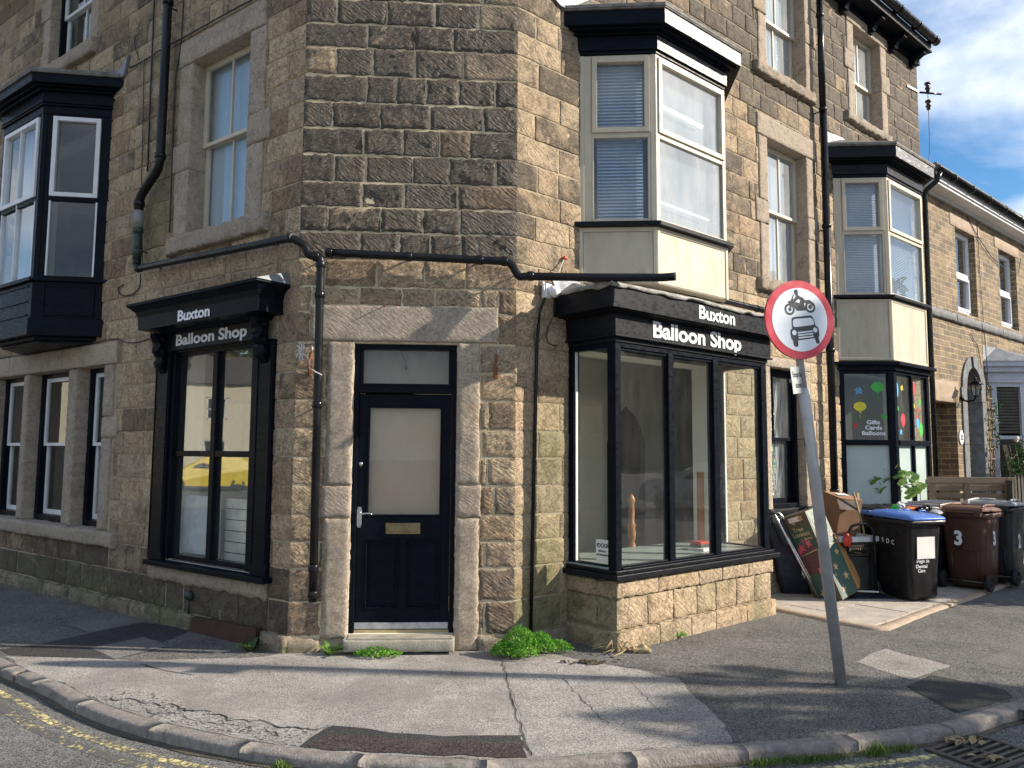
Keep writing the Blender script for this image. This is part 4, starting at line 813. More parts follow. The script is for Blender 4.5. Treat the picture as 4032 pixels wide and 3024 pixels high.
# ---- lower shop window with balloon stickers, under the second cream bay
fcs2 = bayfaces(B, 6.0, 8.28, .54)
lw_ = MB(); lw_.prism(bayplan(B, 6.0, 8.28, .54, .10, 0), 2.955, 3.0); lw_.prism(bayplan(B, 6.0, 8.28, .54, .03, 0), 2.885, 2.953)
sm2 = MB()
for f, wd in fcs2:
    lw_.box(f, 0, .085, -.09, -.001, .02, 2.884); lw_.box(f, wd-.085, wd, -.09, -.001, .02, 2.884); lw_.box(f, .085, wd-.085, -.09, -.004, 2.845, 2.884); lw_.box(f, .085, wd-.085, -.08, .014, 1.84, 1.915); lw_.box(f, .085, wd-.085, -.09, -.004, .55, .62); lw_.box(f, .085, wd-.085, -.09, -.03, .02, .55)
f, wd = fcs2[1]; lw_.box(f, .58, .63, -.08, -.002, .62, 1.84); lw_.box(f, .58, .63, -.08, -.002, 1.915, 2.845)
sb = part('shop_window', lw_, [MT['black']], house, .004, label='black angled shop window with coloured balloon stickers')
for k, (f, wd) in enumerate(fcs2):
    part('pane', MB().sheet(f, [(.085, 1.915), (wd-.085, 1.915), (wd-.085, 2.845), (.085, 2.845)], -.04), [MT['darkglass'] if k == 0 else MT['glass']], sb)
    part('frosted_pane', MB().box(f, .085, wd-.085, -.05, -.045, .62, 1.84), [MT['frost']], sb)
hw = MB(); hw.ext(fcs2[0][0], [(-.27, 2.96), (-.01, 2.96), (-.01, 0), (-.20, 0)], -.2, -.02); part('jamb', hw, [plain('pink_render', (.36, .27, .21), None, .85)], sb)
part('unlit_backing', MB().box(B, 5.9, 8.5, -.6, -.58, .5, 2.9), [MT['roomdark']], sb)
def balloon(f, cx0, cz, rx, rz, mat, tail=True, tilt=0):
    mb = MB(); pts = [(cx0+rx*math.cos(a), cz+rz*math.sin(a)*(1 if math.sin(a) > 0 else 1.12)) for a in np.linspace(0, 2*math.pi, 22)[:-1]]
    mb.ext(f, pts, -.0385, -.037)
    if tail: mb.ext(f, [(cx0-.008, cz-rz*1.1), (cx0+.008, cz-rz*1.1), (cx0+.02, cz-rz*1.1-.02), (cx0-.02, cz-rz*1.1-.02)], -.0385, -.037); mb.tube([f.p(cx0+.012*math.sin(q*2.2), -.037, cz-rz*1.15-.02-.018*q) for q in range(6)], .0028, 5)
    part('balloon_sticker', mb, [MT[mat]], sb)
def dogs(f, cx0, cz, s_, mat):
    mb = MB()
    for dx_, dz_, a in ((0, 0, .2), (-.8, .6, 1.2), (.8, .5, -.9), (-.6, -.8, .6), (.7, -.7, -.5), (-1.1, .1, 2), (.2, .9, 1.4)): mb.ext(f, [(cx0+s_*(dx_+.75*math.cos(q)*math.cos(a)-.32*math.sin(q)*math.sin(a)), cz+s_*(dz_+.75*math.cos(q)*math.sin(a)+.32*math.sin(q)*math.cos(a))) for q in np.linspace(0, 6.28, 9)[:-1]], -.0385-.0002*rng.random(), -.037)
    part('balloon_animal_sticker', mb, [MT[mat]], sb)
f = fcs2[0][0]
balloon(f, .55, 2.66, .088, .068, 'balgreen'); balloon(f, .30, 2.385, .086, .062, 'balyel'); dogs(f, .29, 2.60, .035, 'balblue'); dogs(f, .63, 2.24, .028, 'balgreen'); dogs(f, .23, 2.11, .024, 'balred')
f = fcs2[1][0]
balloon(f, .155, 2.63, .055, .105, 'balblue'); balloon(f, .33, 2.21, .07, .085, 'balred'); balloon(f, .71, 2.68, .06, .105, 'balred'); balloon(f, .83, 2.18, .05, .075, 'balblue', False); balloon(f, .94, 2.09, .065, .095, 'balgreen'); dogs(f, .33, 2.66, .028, 'balyel'); dogs(f, .93, 2.48, .035, 'balgreen'); dogs(f, .17, 2.36, .025, 'balgreen'); dogs(f, .72, 2.42, .024, 'balyel'); dogs(f, .84, 2.36, .022, 'balred'); dogs(f, .25, 2.03, .028, 'balblue'); dogs(f, .82, 2.26, .024, 'balred')
sg = MB()
for tx_, z in (('Gifts', 2.135), ('Cards', 2.060), ('Balloons', 1.983)): text_mb(sg, tx_, fcs2[0][0].p(.475, -.037, z), fcs2[0][0].d, (0, 0, 1), .078, 1.22, .0026, .001)
part('lettering', sg, [MT['whitep']], sb, label='white words Gifts Cards Balloons')

# ---- low black window hung with foil strips, beside the main shop front
lw = sash(B, 4.20, 5.02, 1.04, 2.79, 1.90, -.12, MT['black'], [4.50], glass='glass', blind=None, box=MT['black'], boxw=.05); lw['label'] = 'narrow black sash window hung with shiny foil strips'
fs = MB(); fs2 = MB()
for k in range(26):
    u = 4.29+k*.027; V = []
    for q in range(12): V += [B.p(u+.003*math.sin(q*2+k), -.23+.006*math.sin(q*1.7+k*2), 2.66-q*.138), B.p(u+.021+.003*math.sin(q*2+k), -.23+.006*math.cos(q*1.3+k), 2.66-q*.138)]
    (fs2 if 5 < k < 15 and k % 3 != 1 else fs).add(V, [(q*2, q*2+1, q*2+3, q*2+2) for q in range(11)])
part('foil_curtain', fs, [MT['silver']], lw)
part('foil_curtain', fs2, [MT['foil']], lw, label='rainbow foil strips')
part('unlit_backing', MB().box(B, 4.1, 5.2, -.42, -.40, .9, 2.9), [MT['roomdark']], lw)
jm = MB(); T = lambda: (rng.uniform(.45, .8), .05, .05, rng.random())
hblock(jm, B, 4.06, 4.20, .92, 2.80, .024, .04, .003, .2, .012, T(), .005); hblock(jm, B, 5.02, 5.19, .92, 1.9, .024, .04, .003, .2, .012, T(), .005); hblock(jm, B, 5.02, 5.19, 1.905, 2.80, .024, .04, .003, .2, .012, T(), .005); hblock(jm, B, 4.06, 5.19, 2.802, 2.92, .024, .04, .003, .2, .012, T(), .005)
jo = part('window_surround', jm, [MT['dressed']], house); s2 = MB(); hblock(s2, B, 4.08, 5.18, .92, 1.035, .06, .04, .002, .2, .012, chip=.003); part('sill', s2, [MT['blackworn']], jo)

# ---- eaves with brackets and gutter along the right face
ev = MB(); ev.box(B, -.3, 9.06, -.02, .31, 8.522, 8.56, 0); ev.box(B, -.3, 9.07, .27, .30, 8.561, 8.68, 1); ev.box(B, -.2, 9.2, 0, .06, 8.44, 8.521, 0); ev.box(A, -.3, ATOP, -.02, .50, 8.522, 8.56, 0); ev.box(C, -.2, WC+.2, 0, .45, 8.5225, 8.5605, 0)
eo = part('eaves', ev, [MT['black'], MT['flaky']], house, .004)
for u in (8.88, 8.1, 7.3, 6.4, 5.5, 4.6, 3.7, 2.8, 1.9, 1.0):
    eb = MB(); eb.ext(Fr(B.p(u-.05, 0, 0), B.n, B.d), [(0, 8.52), (.26, 8.52), (.265, 8.47), (.22, 8.46), (.15, 8.42), (.12, 8.37), (.11, 8.34), (.07, 8.35), (.06, 8.31), (0, 8.30)], 0, .11); part('bracket', eb, [MT['black']], eo, .003)
gu = MB(); V = []; F = []
for i, u in enumerate((-.3, 9.10)):
    for k in range(9):
        a = math.pi+math.pi*k/8; V.append(B.p(u, .37+.075*math.cos(a), 8.72+.085*math.sin(a)))
    for k in range(9):
        a = 2*math.pi-math.pi*k/8; V.append(B.p(u, .37+.068*math.cos(a), 8.722+.078*math.sin(a)))
for k in range(18): F.append((k, (k+1) % 18, 18+(k+1) % 18, 18+k))
F += [list(range(18))[::-1], list(range(18, 36))]; gu.add(V, F)
for u in (8.95, 8.3, 7.6, 6.8, 6.0): gu.tube([B.p(u, .37+.082*math.cos(a), 8.72+.092*math.sin(a)) for a in np.linspace(math.pi, 2*math.pi, 9)], .010, 6)
part('gutter', gu, [MT['pipe']], eo)

# ---- drainpipes, cables and fittings fixed to the building
def pipe(pts, r, mat, collars=(), label=None, n=14, name='drainpipe', bands=()):
    mb = MB(); P = []
    for i, p in enumerate(pts):      # round the bends a little
        if 0 < i < len(pts)-1:
            p = np.array(p); a = np.array(pts[i-1])-p; b = np.array(pts[i+1])-p; la, lb = np.linalg.norm(a), np.linalg.norm(b); k = min(.06, la*.35, lb*.35)
            for t in (0, .33, .67, 1): P.append(p+a/la*k*(1-t)**2+b/lb*k*t**2)
        else: P.append(np.array(p))
    mb.tube(P, r, n)
    for c, d in collars: d = np.array(d, float); d /= np.linalg.norm(d); mb.tube([np.array(c)-d*.03, np.array(c)-d*.022, np.array(c)+d*.022, np.array(c)+d*.03], [r*1.05, r*1.22, r*1.22, r*1.05], n)
    for c, nn in bands: c = np.array(c); mb.tube([c, c-nn*.12], .008, 6)
    return part(name, mb, [MT[mat]], house, label=label)
Z_ = (0, 0, 1)
pipe([A.p(2.23, .12, 8.5), A.p(2.235, .12, 4.78), A.p(2.28, .12, 4.68), A.p(2.56, .12, 4.50), A.p(2.63, .12, 4.42), A.p(2.625, .12, 4.30)], .048, 'pipe', [(A.p(2.235, .12, 4.83), Z_), (A.p(2.23, .12, 6.55), Z_), (A.p(2.625, .12, 4.38), Z_)], 'black downpipe high on the left face', bands=[(A.p(2.23, .12, 6.5), A.n)])
pipe([A.p(2.625, .12, 4.30), A.p(2.622, .12, 4.10)], .051, 'pipegrey'); pipe([A.p(2.622, .12, 4.10), A.p(2.615, .12, 3.76)], .046, 'pipegreen', [(A.p(2.62, .12, 4.08), Z_), (A.p(2.617, .12, 3.84), Z_)], 'short green painted length of drainpipe', bands=[(A.p(2.62, .12, 3.86), A.n)])
pipe([A.p(2.615, .12, 3.78), A.p(2.612, .12, 3.655), A.p(2.45, .12, 3.648), A.p(1.294, .12, 3.61), A.p(-.04, .12, 3.565), C.p(.065, .12, 3.50), C.p(.10, .12, 3.41), C.p(.205, .12, 3.40), C.p(.207, .12, 3.30), C.p(.2145, .12, 2.1), C.p(.224, .12, .44)], .036, 'pipe',
     [(A.p(2.56, .12, 3.652), A.d), (A.p(2.613, .12, 3.73), Z_), (A.p(-.02, .12, 3.567), A.d), (C.p(.165, .12, 3.404), C.d), (C.p(.207, .12, 3.33), Z_), (C.p(.208, .12, 3.06), Z_), (C.p(.2145, .12, 2.1), Z_), (C.p(.222, .12, .72), Z_), (C.p(.224, .12, .50), Z_)], 'black pipe running along the left face and down beside the corner door',
     bands=[(A.p(1.3, .12, 3.61), A.n), (A.p(2.3, .12, 3.64), A.n), (A.p(.3, .12, 3.58), A.n), (C.p(.208, .12, 3.06), C.n), (C.p(.2145, .12, 2.1), C.n), (C.p(.222, .12, .75), C.n)])
pipe([C.p(.262, .105, 3.445), C.p(.97, .105, 3.425), C.p(1.87, .105, 3.400), C.p(1.95, .11, 3.26), C.p(2.02, .14, 3.262), C.p(2.62, .30, 3.228), C.p(3.17, .40, 3.216), C.p(3.27, .45, 3.216)], .036, 'pipe', [(C.p(.275, .105, 3.445), C.d), (C.p(.97, .105, 3.425), C.d), (C.p(1.60, .105, 3.408), C.d), (C.p(1.82, .105, 3.402), C.d), (C.p(2.05, .15, 3.262), C.d+.3*C.n)], 'black open-ended pipe crossing above the door lintel',
     bands=[(C.p(.97, .105, 3.42), C.n), (C.p(.3, .105, 3.44), C.n), (C.p(1.60, .105, 3.41), C.n), (C.p(1.93, .11, 3.30), C.n)])
pipe([B.p(5.555, .12, 8.5), B.p(5.56, .12, 6.50)], .045, 'pipe', [(B.p(5.56, .12, 6.52), Z_), (B.p(5.555, .12, 7.9), Z_)], 'black cast downpipe between the cream bays, upper length', bands=[(B.p(5.56, .12, 6.5), B.n)])
pipe([B.p(5.565, .12, 6.50), B.p(5.565, .12, .1)], .050, 'pipe', [(B.p(5.565, .12, 3.12), Z_), (B.p(5.565, .12, 1.22), Z_), (B.p(5.565, .12, 4.85), Z_)], 'black cast downpipe between the cream bays', bands=[(B.p(5.565, .12, 4.8), B.n), (B.p(5.565, .12, 3.1), B.n), (B.p(5.565, .12, 1.2), B.n)])
def cable(pts, r, mat='cable', label=None):
    P = []; pts = [np.array(p, float) for p in pts]
    for i in range(len(pts)-1):
        p0, p1, p2, p3 = pts[max(i-1, 0)], pts[i], pts[i+1], pts[min(i+2, len(pts)-1)]
        for t in np.linspace(0, 1, 6)[:-1]: P.append(.5*((2*p1)+(-p0+p2)*t+(2*p0-5*p1+4*p2-p3)*t*t+(-p0+3*p1-3*p2+p3)*t**3))
    P.append(pts[-1]); mb = MB(); mb.tube(P, r, 6); return part('cable', mb, [MT[mat]], house, label=label)
cable([A.p(2.72, .03, 8.4), A.p(2.70, .03, 6.8), A.p(2.68, .03, 5.6), A.p(2.66, .03, 4.78)], .009); cable([A.p(2.86, .03, 6.15), A.p(2.80, .03, 5.2), A.p(2.78, .03, 4.75), A.p(2.68, .04, 4.0), A.p(2.66, .03, 3.72)], .005)
cable([A.p(2.07, .035, 8.4), A.p(2.075, .035, 6.2), A.p(2.16, .035, 5.7), A.p(2.15, .035, 4.9), A.p(2.14, .03, 4.0)], .008)
cable([A.p(3.2, .03, 6.14), A.p(2.9, .03, 6.12), A.p(2.4, .04, 6.13), A.p(2.08, .04, 6.12), A.p(1.14, .045, 6.11), A.p(.6, .03, 6.11), A.p(.1, .03, 6.14)], .008)
cable([A.p(3.0, .03, 6.5), A.p(3.10, .03, 6.45), A.p(3.05, .03, 6.3), A.p(2.95, .03, 6.15)], .005)
cable([A.p(2.66, .05, 3.62), A.p(2.70, .03, 3.50), A.p(2.80, .03, 3.43), A.p(2.98, .025, 3.42), A.p(3.12, .03, 3.45), A.p(3.16, .03, 3.52), A.p(3.06, .03, 3.56)], .007)
cable([A.p(3.35, .03, 2.95), A.p(3.12, .03, 2.945), A.p(2.95, .02, 2.89), A.p(2.70, .02, 2.875), A.p(2.3, .03, 2.90)], .006); cable([A.p(7.4, .045, 2.94), A.p(5.5, .045, 2.945), A.p(3.9, .045, 2.94), A.p(3.35, .04, 2.95)], .006)
cd_ = MB(); cd_.tube([B.p(.235, .05, 2.88), B.p(.225, .04, 2.70), B.p(.205, .028, 1.5), B.p(.175, .028, .10)], .015, 8); cd_.tube([B.p(.36, .05, 3.17), B.p(.30, .06, 3.12), B.p(.25, .05, 3.0), B.p(.235, .05, 2.88)], .012, 8); part('conduit', cd_, [MT['pipe']], house, label='black conduit running down beside the shop front')
cable([B.p(.42, .06, 3.15), B.p(.44, .05, 3.02), B.p(.36, .03, 2.82), B.p(.38, .03, 2.72), B.p(.50, .03, 2.70)], .005)
sl = MB(); ax = (B.n*.75-np.array([0, 0, .55])+B.d*.3); ax /= np.linalg.norm(ax)
sl.lathe(B.p(.36, .10, 3.20), ax, [(0, -.03), (.035, -.03), (.045, .0), (.052, .05), (.045, .065), (0, .07)], 16); sl.box(B, .30, .37, .02, .08, 3.13, 3.26); sl.ext(B, [(.27, 3.28), (.34, 3.24), (.30, 3.12)], .05, .07); part('security_lamp', sl, [MT['upvc']], house, label='small white wall lamp at the corner of the shop roof')
fr_ = MB(); fr_.tube([B.p(.58, .03, 3.55), B.p(.45, .10, 3.40), B.p(.33, .14, 3.28)], .006, 6); part('bracket_rod', fr_, [MT['cablew']], house); fr2 = MB(); fr2.lathe(B.p(.585, .02, 3.555), B.n, [(0, 0), (.02, 0), (.02, .03), (0, .03)], 10); part('bracket_cap', fr2, [MT['redp']], house)
fp_ = MB(); fp_.ext(B, [(.42, 3.34), (.82, 3.36), (.82, 3.21), (.52, 3.205)], .012, .02); part('lead_flashing', fp_, [MT['lead']], shop)
for u, nm in ((1.757, 0), (.128, 1)):
    hk = MB(); hk.tube([C.p(u-.012, .02, 2.36), C.p(u-.012, .045, 2.46), C.p(u, .05, 2.55), C.p(u+.012, .06, 2.57)], [.008, .013, .012, .009], 8); hk.box(C, u-.022, u+.014, .005, .018, 2.36, 2.46); hko = part('wall_hook', hk, [MT['rust']], house)
    h2 = MB(); h2.tube([C.p(u+.012, .06, 2.56), C.p(u+.018, .065, 2.60), C.p(u+.008, .05, 2.62)], .008, 8); part('hook_cap', h2, [MT['galv']], hko)
rg = MB(); c0 = C.p(.06, .09, 2.56)
for k in range(9): a = k*.7; rg.tube([c0, c0+np.array([.04*math.cos(a), -.02*math.sin(a), .06*math.sin(a)]), c0+np.array([.05*math.cos(a+.5), -.03, .085*math.sin(a+.4)])], [.014, .009, .003], 5)
rg.tube([c0, C.p(.13, .11, 2.50), C.p(.14, .13, 2.42), C.p(.20, .165, 2.38), C.p(.255, .16, 2.355)], .006, 6); part('knotted_rope', rg, [plain('frayed_white_rope', (.60, .60, .60), (.42, .36, .30), .7, 30)], house, label='frayed white rope knotted round the hook and pipe')
nl = MB(); nl.tube([C.p(.76, .02, 2.992), C.p(.76, .075, 2.992)], .006, 6); part('nail', nl, [MT['rust']], house)
mp_ = MB(); mp_.ext(A, [(.33, -.07), (1.36, -.08), (1.32, .135), (.33, .165)], .04, .085); part('base_plate', mp_, [MT['redplate']], house, .004, label='dark red metal plate closing a cellar opening'); vt = MB(); vt.lathe(A.p(1.47, .0, .31), A.n, [(0, 0), (.045, 0), (.05, .03), (.035, .06), (0, .065)], 14); vt.tube([A.p(1.47, .04, .28), A.p(1.46, .035, .14)], .010, 6); part('pipe_outlet', vt, [MT['pipegreen']], house)
wi = MB(); wi.ext(B, [(8.70, 7.95), (9.22, 8.0), (9.22, 7.96), (8.70, 7.91)], .02, .03); part('insulator_strap', wi, [MT['galv']], house)
ir = MB(); p0 = B.p(9.20, .03, 7.97); p1 = B.p(9.55, .25, 7.97)
ir.tube([p0, p1], .018, 8); q = p0*.62+p1*.38
part('insulator_arm', ir, [MT['pipe']], house)
for dz_, hh_ in ((.02, .17), (-.30, .17)):
    im = MB(); im.lathe(q+np.array([0, 0, dz_]), Z_, [(0, 0), (.03, 0), (.03, .05), (.045, .055), (.045, .075), (.03, .08), (.032, .13), (.05, .135), (.05, .165), (0, .17)], 14); part('insulator', im, [plain('brown_porcelain', (.05, .022, .016), None, .25)], house)
cable([q+np.array([0, 0, .0]), q+np.array([0, 0, -.5]), q+np.array([-.03, 0, -1.2]), B.p(9.12, .04, 6.3)], .006)

# ---- inside the shop, seen through the glass
rm = MB(); RB = Fr(B.p(0, -3.0, 0), B.d, B.n)
rm.box(B, .2, 5.9, -1.95, -1.9, .13, 2.95, 0)                      # wall facing the street
rm.box(B, 5.80, 5.88, -.64, -1.9, .13, 2.95, 0)
rm.box(A, 2.35, 2.45, -.345, -1.1, .13, 2.95, 0); rm.box(A, .35, 2.45, -1.15, -1.1, .13, 2.95, 0)
part('room_walls', rm, [MT['room']], house)
RI = Fr(B.p(0, -2.99, 0), B.d, B.n)
ar = MB(); ar.ext(B, [(3.29, .14), (4.06, .14), (4.06, 1.85), (3.99, 2.05), (3.86, 2.22), (3.675, 2.35), (3.49, 2.22), (3.36, 2.05), (3.29, 1.85)], -1.895, -1.88); part('archway', ar, [MT['brownroom']], house, label='dark pointed archway inside the shop')
gp = MB(); gp.box(B, 4.50, 5.20, -1.85, -1.5, .14, 2.90); gp.box(B, 4.47, 5.23, -1.86, -1.47, 1.0, 1.05); gp.box(B, 4.80, 5.78, -.70, -.64, .14, 2.9); part('alcove_panel', gp, [MT['greenpaint']], house)
# 'pine newel post and plank stand on the boards inside'
np0 = B.p(2.27, -.6, 0); nm = MB(); nm.lathe((np0[0], np0[1], .13), Z_, [(0, 0), (.045, 0), (.045, .55), (.03, .58), (.042, .62), (.05, .68), (.036, .74), (.048, .77), (.03, .80), (.036, .92), (.028, 1.0), (.045, 1.05), (.02, 1.10), (0, 1.12)], 16); lone('newel_post', nm, [MT['orangewood']], 'turned orange pine post standing inside the shop window', 'wooden post')
pk = MB(); pk.box(B, 2.56, 2.66, .08, .105, .702, 1.505); lone('timber_plank', pk, [MT['orangewood']], 'upright pine plank behind the middle shop pane', 'plank')
for k, (dx_, w2, d2, z0, h2, mt) in enumerate(((0, .30, .20, .7005, .028, 'paper'), (.04, .20, .14, .729, .03, 'roomdark'), (.05, .18, .13, .7595, .025, 'redp'))):
    bb = MB(); bb.box(B, 2.26+dx_, 2.26+dx_+w2, .17, .17+d2, z0, z0+h2); lone('book', bb, [MT[mt] if mt != 'roomdark' else MT['greenpaint']], ('white book lying lowest in the pile behind the shop glass', 'dark green book in the middle of the pile behind the shop glass', 'red book on top of the pile behind the shop glass')[k], 'book', 'books piled on the shop cill', .002)
wb = MB(); wb.box(A, 1.26, 1.92, -.15, -.14, .672, 1.25); lone('white_board', wb, [MT['tray']], 'plain white board propped behind the lower left pane of the tall shop window', 'board')
db = MB(); db.box(A, 1.17, 1.77, -.42, -.40, 2.18, 2.66); lone('wall_screen', db, [MT['greenpaint']], 'dark board hanging behind the upper right pane of the tall shop window', 'board')
sh = MB()
for k in range(5): sh.box(A, .62, 1.24, -.175, -.170, .72+k*.105, .727+k*.105, 1)
sh.box(A, .62, 1.24, -.20, -.176, .62, 1.24, 0); part('slatted_lining', sh, [plain('cream_lining', (.72, .70, .60)), MT['roomdark']], house)
wr = MB(); wr.tube([C.p(.88, -.3, 2.66), C.p(.90, -.3, 2.58), C.p(.93, -.3, 2.55), C.p(.935, -.3, 2.50)], .004, 6); wr.lathe(C.p(.937, -.3, 2.465), Z_, [(0, 0), (.012, 0), (.012, .04), (0, .04)], 10); part('pendant_wire', wr, [MT['cable']], house)
f = UB[1][1][0]
for z_, r_, a_, b_ in ((5.20, .018, .12, .86), (4.20, .009, .06, .95)):
    tl_ = MB(); tl_.tube([f.p(a_, -.075, z_), f.p(b_, -.075, z_-.02)], r_, 8); part('strip_light', tl_, [MT['lamp']], UB[0])

# ------------------------------------------------------------------ ground
gd = MB(); gd.poly([(-150, -150, -.07), (150, -150, -.07), (150, 150, -.07), (-150, 150, -.07)]); struct('road', gd, [MT['road']])
KB = [(-20, 18.6), (-9, 10.3), (-4.18, 6.48), (-3.68, 6.10), (-3.21, 5.74), (-2.86, 5.44), (-2.52, 5.20), (-2.16, 4.985), (-1.75, 4.79), (-1.34, 4.635), (-.95, 4.54), (-.37, 4.455), (.1, 4.46), (.64, 4.57), (1.32, 4.715), (1.76, 4.80), (2.12, 4.89), (2.77, 5.10), (3.20, 5.35), (3.64, 5.63), (5.2, 6.78), (22, 21.2)]
def smooth(P, k=6):
    P = [np.array(p, float) for p in P]; o = []
    for i in range(len(P)-1):
        p0, p1, p2, p3 = P[max(i-1, 0)], P[i], P[i+1], P[min(i+2, len(P)-1)]
        for t in np.linspace(0, 1, k+1)[:-1]: o.append(.5*((2*p1)+(-p0+p2)*t+(2*p0-5*p1+4*p2-p3)*t*t+(-p0+3*p1-3*p2+p3)*t**3))
    return o+[P[-1]]
KS = smooth(KB)
def sheet(name, pts, mat, z, wob=0, kind='structure'):
    mb = MB(); P = []
    pts = [np.array(p, float) for p in pts]; n = len(pts)
    for i in range(n):
        a, b = pts[i], pts[(i+1) % n]; L_ = np.linalg.norm(b-a); k = max(1, int(L_/.05)) if wob else 1
        for t in range(k): q = a+(b-a)*t/k; P.append(q+(wob*np.array([float(fbm(q[0]*6, q[1]*6, 3)), float(fbm(q[0]*6, q[1]*6, 8))]) if wob else 0))
    mb.poly([(*q, z) for q in P]); return struct(name, mb, [mat])
mb = MB(); mb.poly([(*p, 0.) for p in KS]+[(40, 40, 0), (-40, 40, 0)]); struct('pavement', mb, [MT['pave_dark']])
kc = [p for p in KS if -3.75 < p[0] < 1.36]
sheet('pavement_patch', [(-4.15, 6.52)]+[tuple(p) for p in kc]+[(1.345, 4.74), (1.285, 6.0), (.85, 6.35), (.45, 6.62), (.2, 6.95), (-1.85, 6.80), (-2.0, 6.56), (-2.85, 6.42)], MT['pave_light'], .0015, .05)
sheet('pavement_patch', [(.13, 4.49), (.64, 4.59), (1.32, 4.735), (1.275, 5.99), (.84, 6.34), (.40, 6.55), (-.05, 6.42)], MT['pave_pink'], .003, .02)
sheet('pavement_patch', [(-1.20, 4.615), (-.95, 4.56), (-.37, 4.475), (.1, 4.48), (.075, 4.80), (-.35, 4.79), (-.75, 4.86), (-1.08, 4.94), (-1.17, 4.80)], MT['pave_new'], .003, .05)
sheet('pavement_patch', [(-1.16, 4.63), (-.95, 4.565), (-.37, 4.48), (.09, 4.485), (.07, 4.70), (-.35, 4.70), (-.75, 4.77), (-1.07, 4.83)], MT['pave_maroon'], .0045, .05)
sheet('pavement_patch', [(-2.9, 5.48), (-2.52, 5.215), (-2.16, 5.0), (-1.75, 4.80), (-1.34, 4.65), (-1.2, 4.62), (-1.16, 4.86), (-1.45, 4.93), (-1.8, 5.08), (-2.15, 5.32), (-2.6, 5.62)], MT['pave_gravel'], .003, .10)
sheet('pavement_patch', [(-4.35, 6.73), (-4.1, 6.98), (-3.62, 7.82), (-3.02, 7.48), (-3.10, 7.02), (-3.34, 7.2), (-3.61, 6.8), (-3.22, 6.44), (-4.15, 6.56)], MT['pave_new'], .003, .02)
sheet('pavement_patch', [(-4.34, 7.69), (-3.93, 8.03), (-3.64, 7.82), (-3.92, 7.34)], MT['pave_grey'], .0045, .01)
sheet('pavement_patch', [(-3.61, 6.8), (-3.34, 7.2), (-2.97, 6.87), (-3.22, 6.44)], MT['pave_grey'], .0045, .01)
sheet('pavement_patch', [(2.85, 6.54), (3.3, 6.96), (3.59, 6.42), (3.04, 6.03)], MT['pave_pink'], .0015, .04)
sheet('pavement_patch', [(2.93, 5.85), (3.28, 6.16), (3.62, 5.80), (3.55, 5.60), (2.96, 5.26)], MT['pave_new'], .0015, .02)
sheet('pavement_patch', [(3.9, 6.55), (4.22, 6.8), (5.6, 8.3), (6.0, 7.6), (4.2, 6.15)], MT['pave_grey'], .0015, .03)
cr_ = MB()
def crack(pts, w0=.012, jit=.02, z=.006):
    P = smooth([np.array(p, float) for p in pts], 14); n = len(P)
    for i in range(n-1):
        a, b = P[i], P[i+1]; t = (b-a)/(np.linalg.norm(b-a)+1e-9); nn = np.array([-t[1], t[0]])
        ja = nn*jit*float(fbm(a[0]*14, a[1]*14, 2)); jb = nn*jit*float(fbm(b[0]*14, b[1]*14, 2)); wa = w0*(.35+1.1*abs(float(fbm(a[0]*9, a[1]*9, 5))))*2; wb = w0*(.35+1.1*abs(float(fbm(b[0]*9, b[1]*9, 5))))*2
        cr_.add([(*(a+ja-nn*wa/2), z), (*(a+ja+nn*wa/2), z), (*(b+jb+nn*wb/2), z), (*(b+jb-nn*wb/2), z)], [(0, 1, 2, 3)])
crack([(-.06, 6.44), (.0, 5.6), (.12, 4.49)], .006, .03); crack([(.40, 6.0), (.52, 5.4), (.62, 5.0)], .004, .03); crack([(-2.75, 5.42), (-2.2, 5.30), (-1.8, 5.08), (-1.35, 4.94), (-1.12, 4.90)], .011, .10); crack([(-2.4, 5.22), (-2.0, 5.05), (-1.6, 4.92), (-1.35, 4.80)], .005, .12)
crack([(-2.95, 6.30), (-2.6, 6.10), (-2.42, 6.02)], .010, .02); crack([(.84, 6.37), (1.2, 6.22), (1.75, 6.03), (2.9, 5.78)], .007, .01); crack([(3.60, 6.42), (3.9, 6.15), (4.3, 5.9)], .006, .01); crack([(2.93, 5.86), (2.98, 5.25)], .007, .01)
crack([(-4.4, 7.7), (-3.9, 7.32), (-3.62, 7.1)], .004, .01); crack([(-3.22, 6.42), (-2.97, 6.86), (-2.6, 7.0)], .004, .01); crack([(.9, 5.9), (1.0, 5.2)], .003, .02)
struct('pavement_cracks', cr_, [MT['joint']])
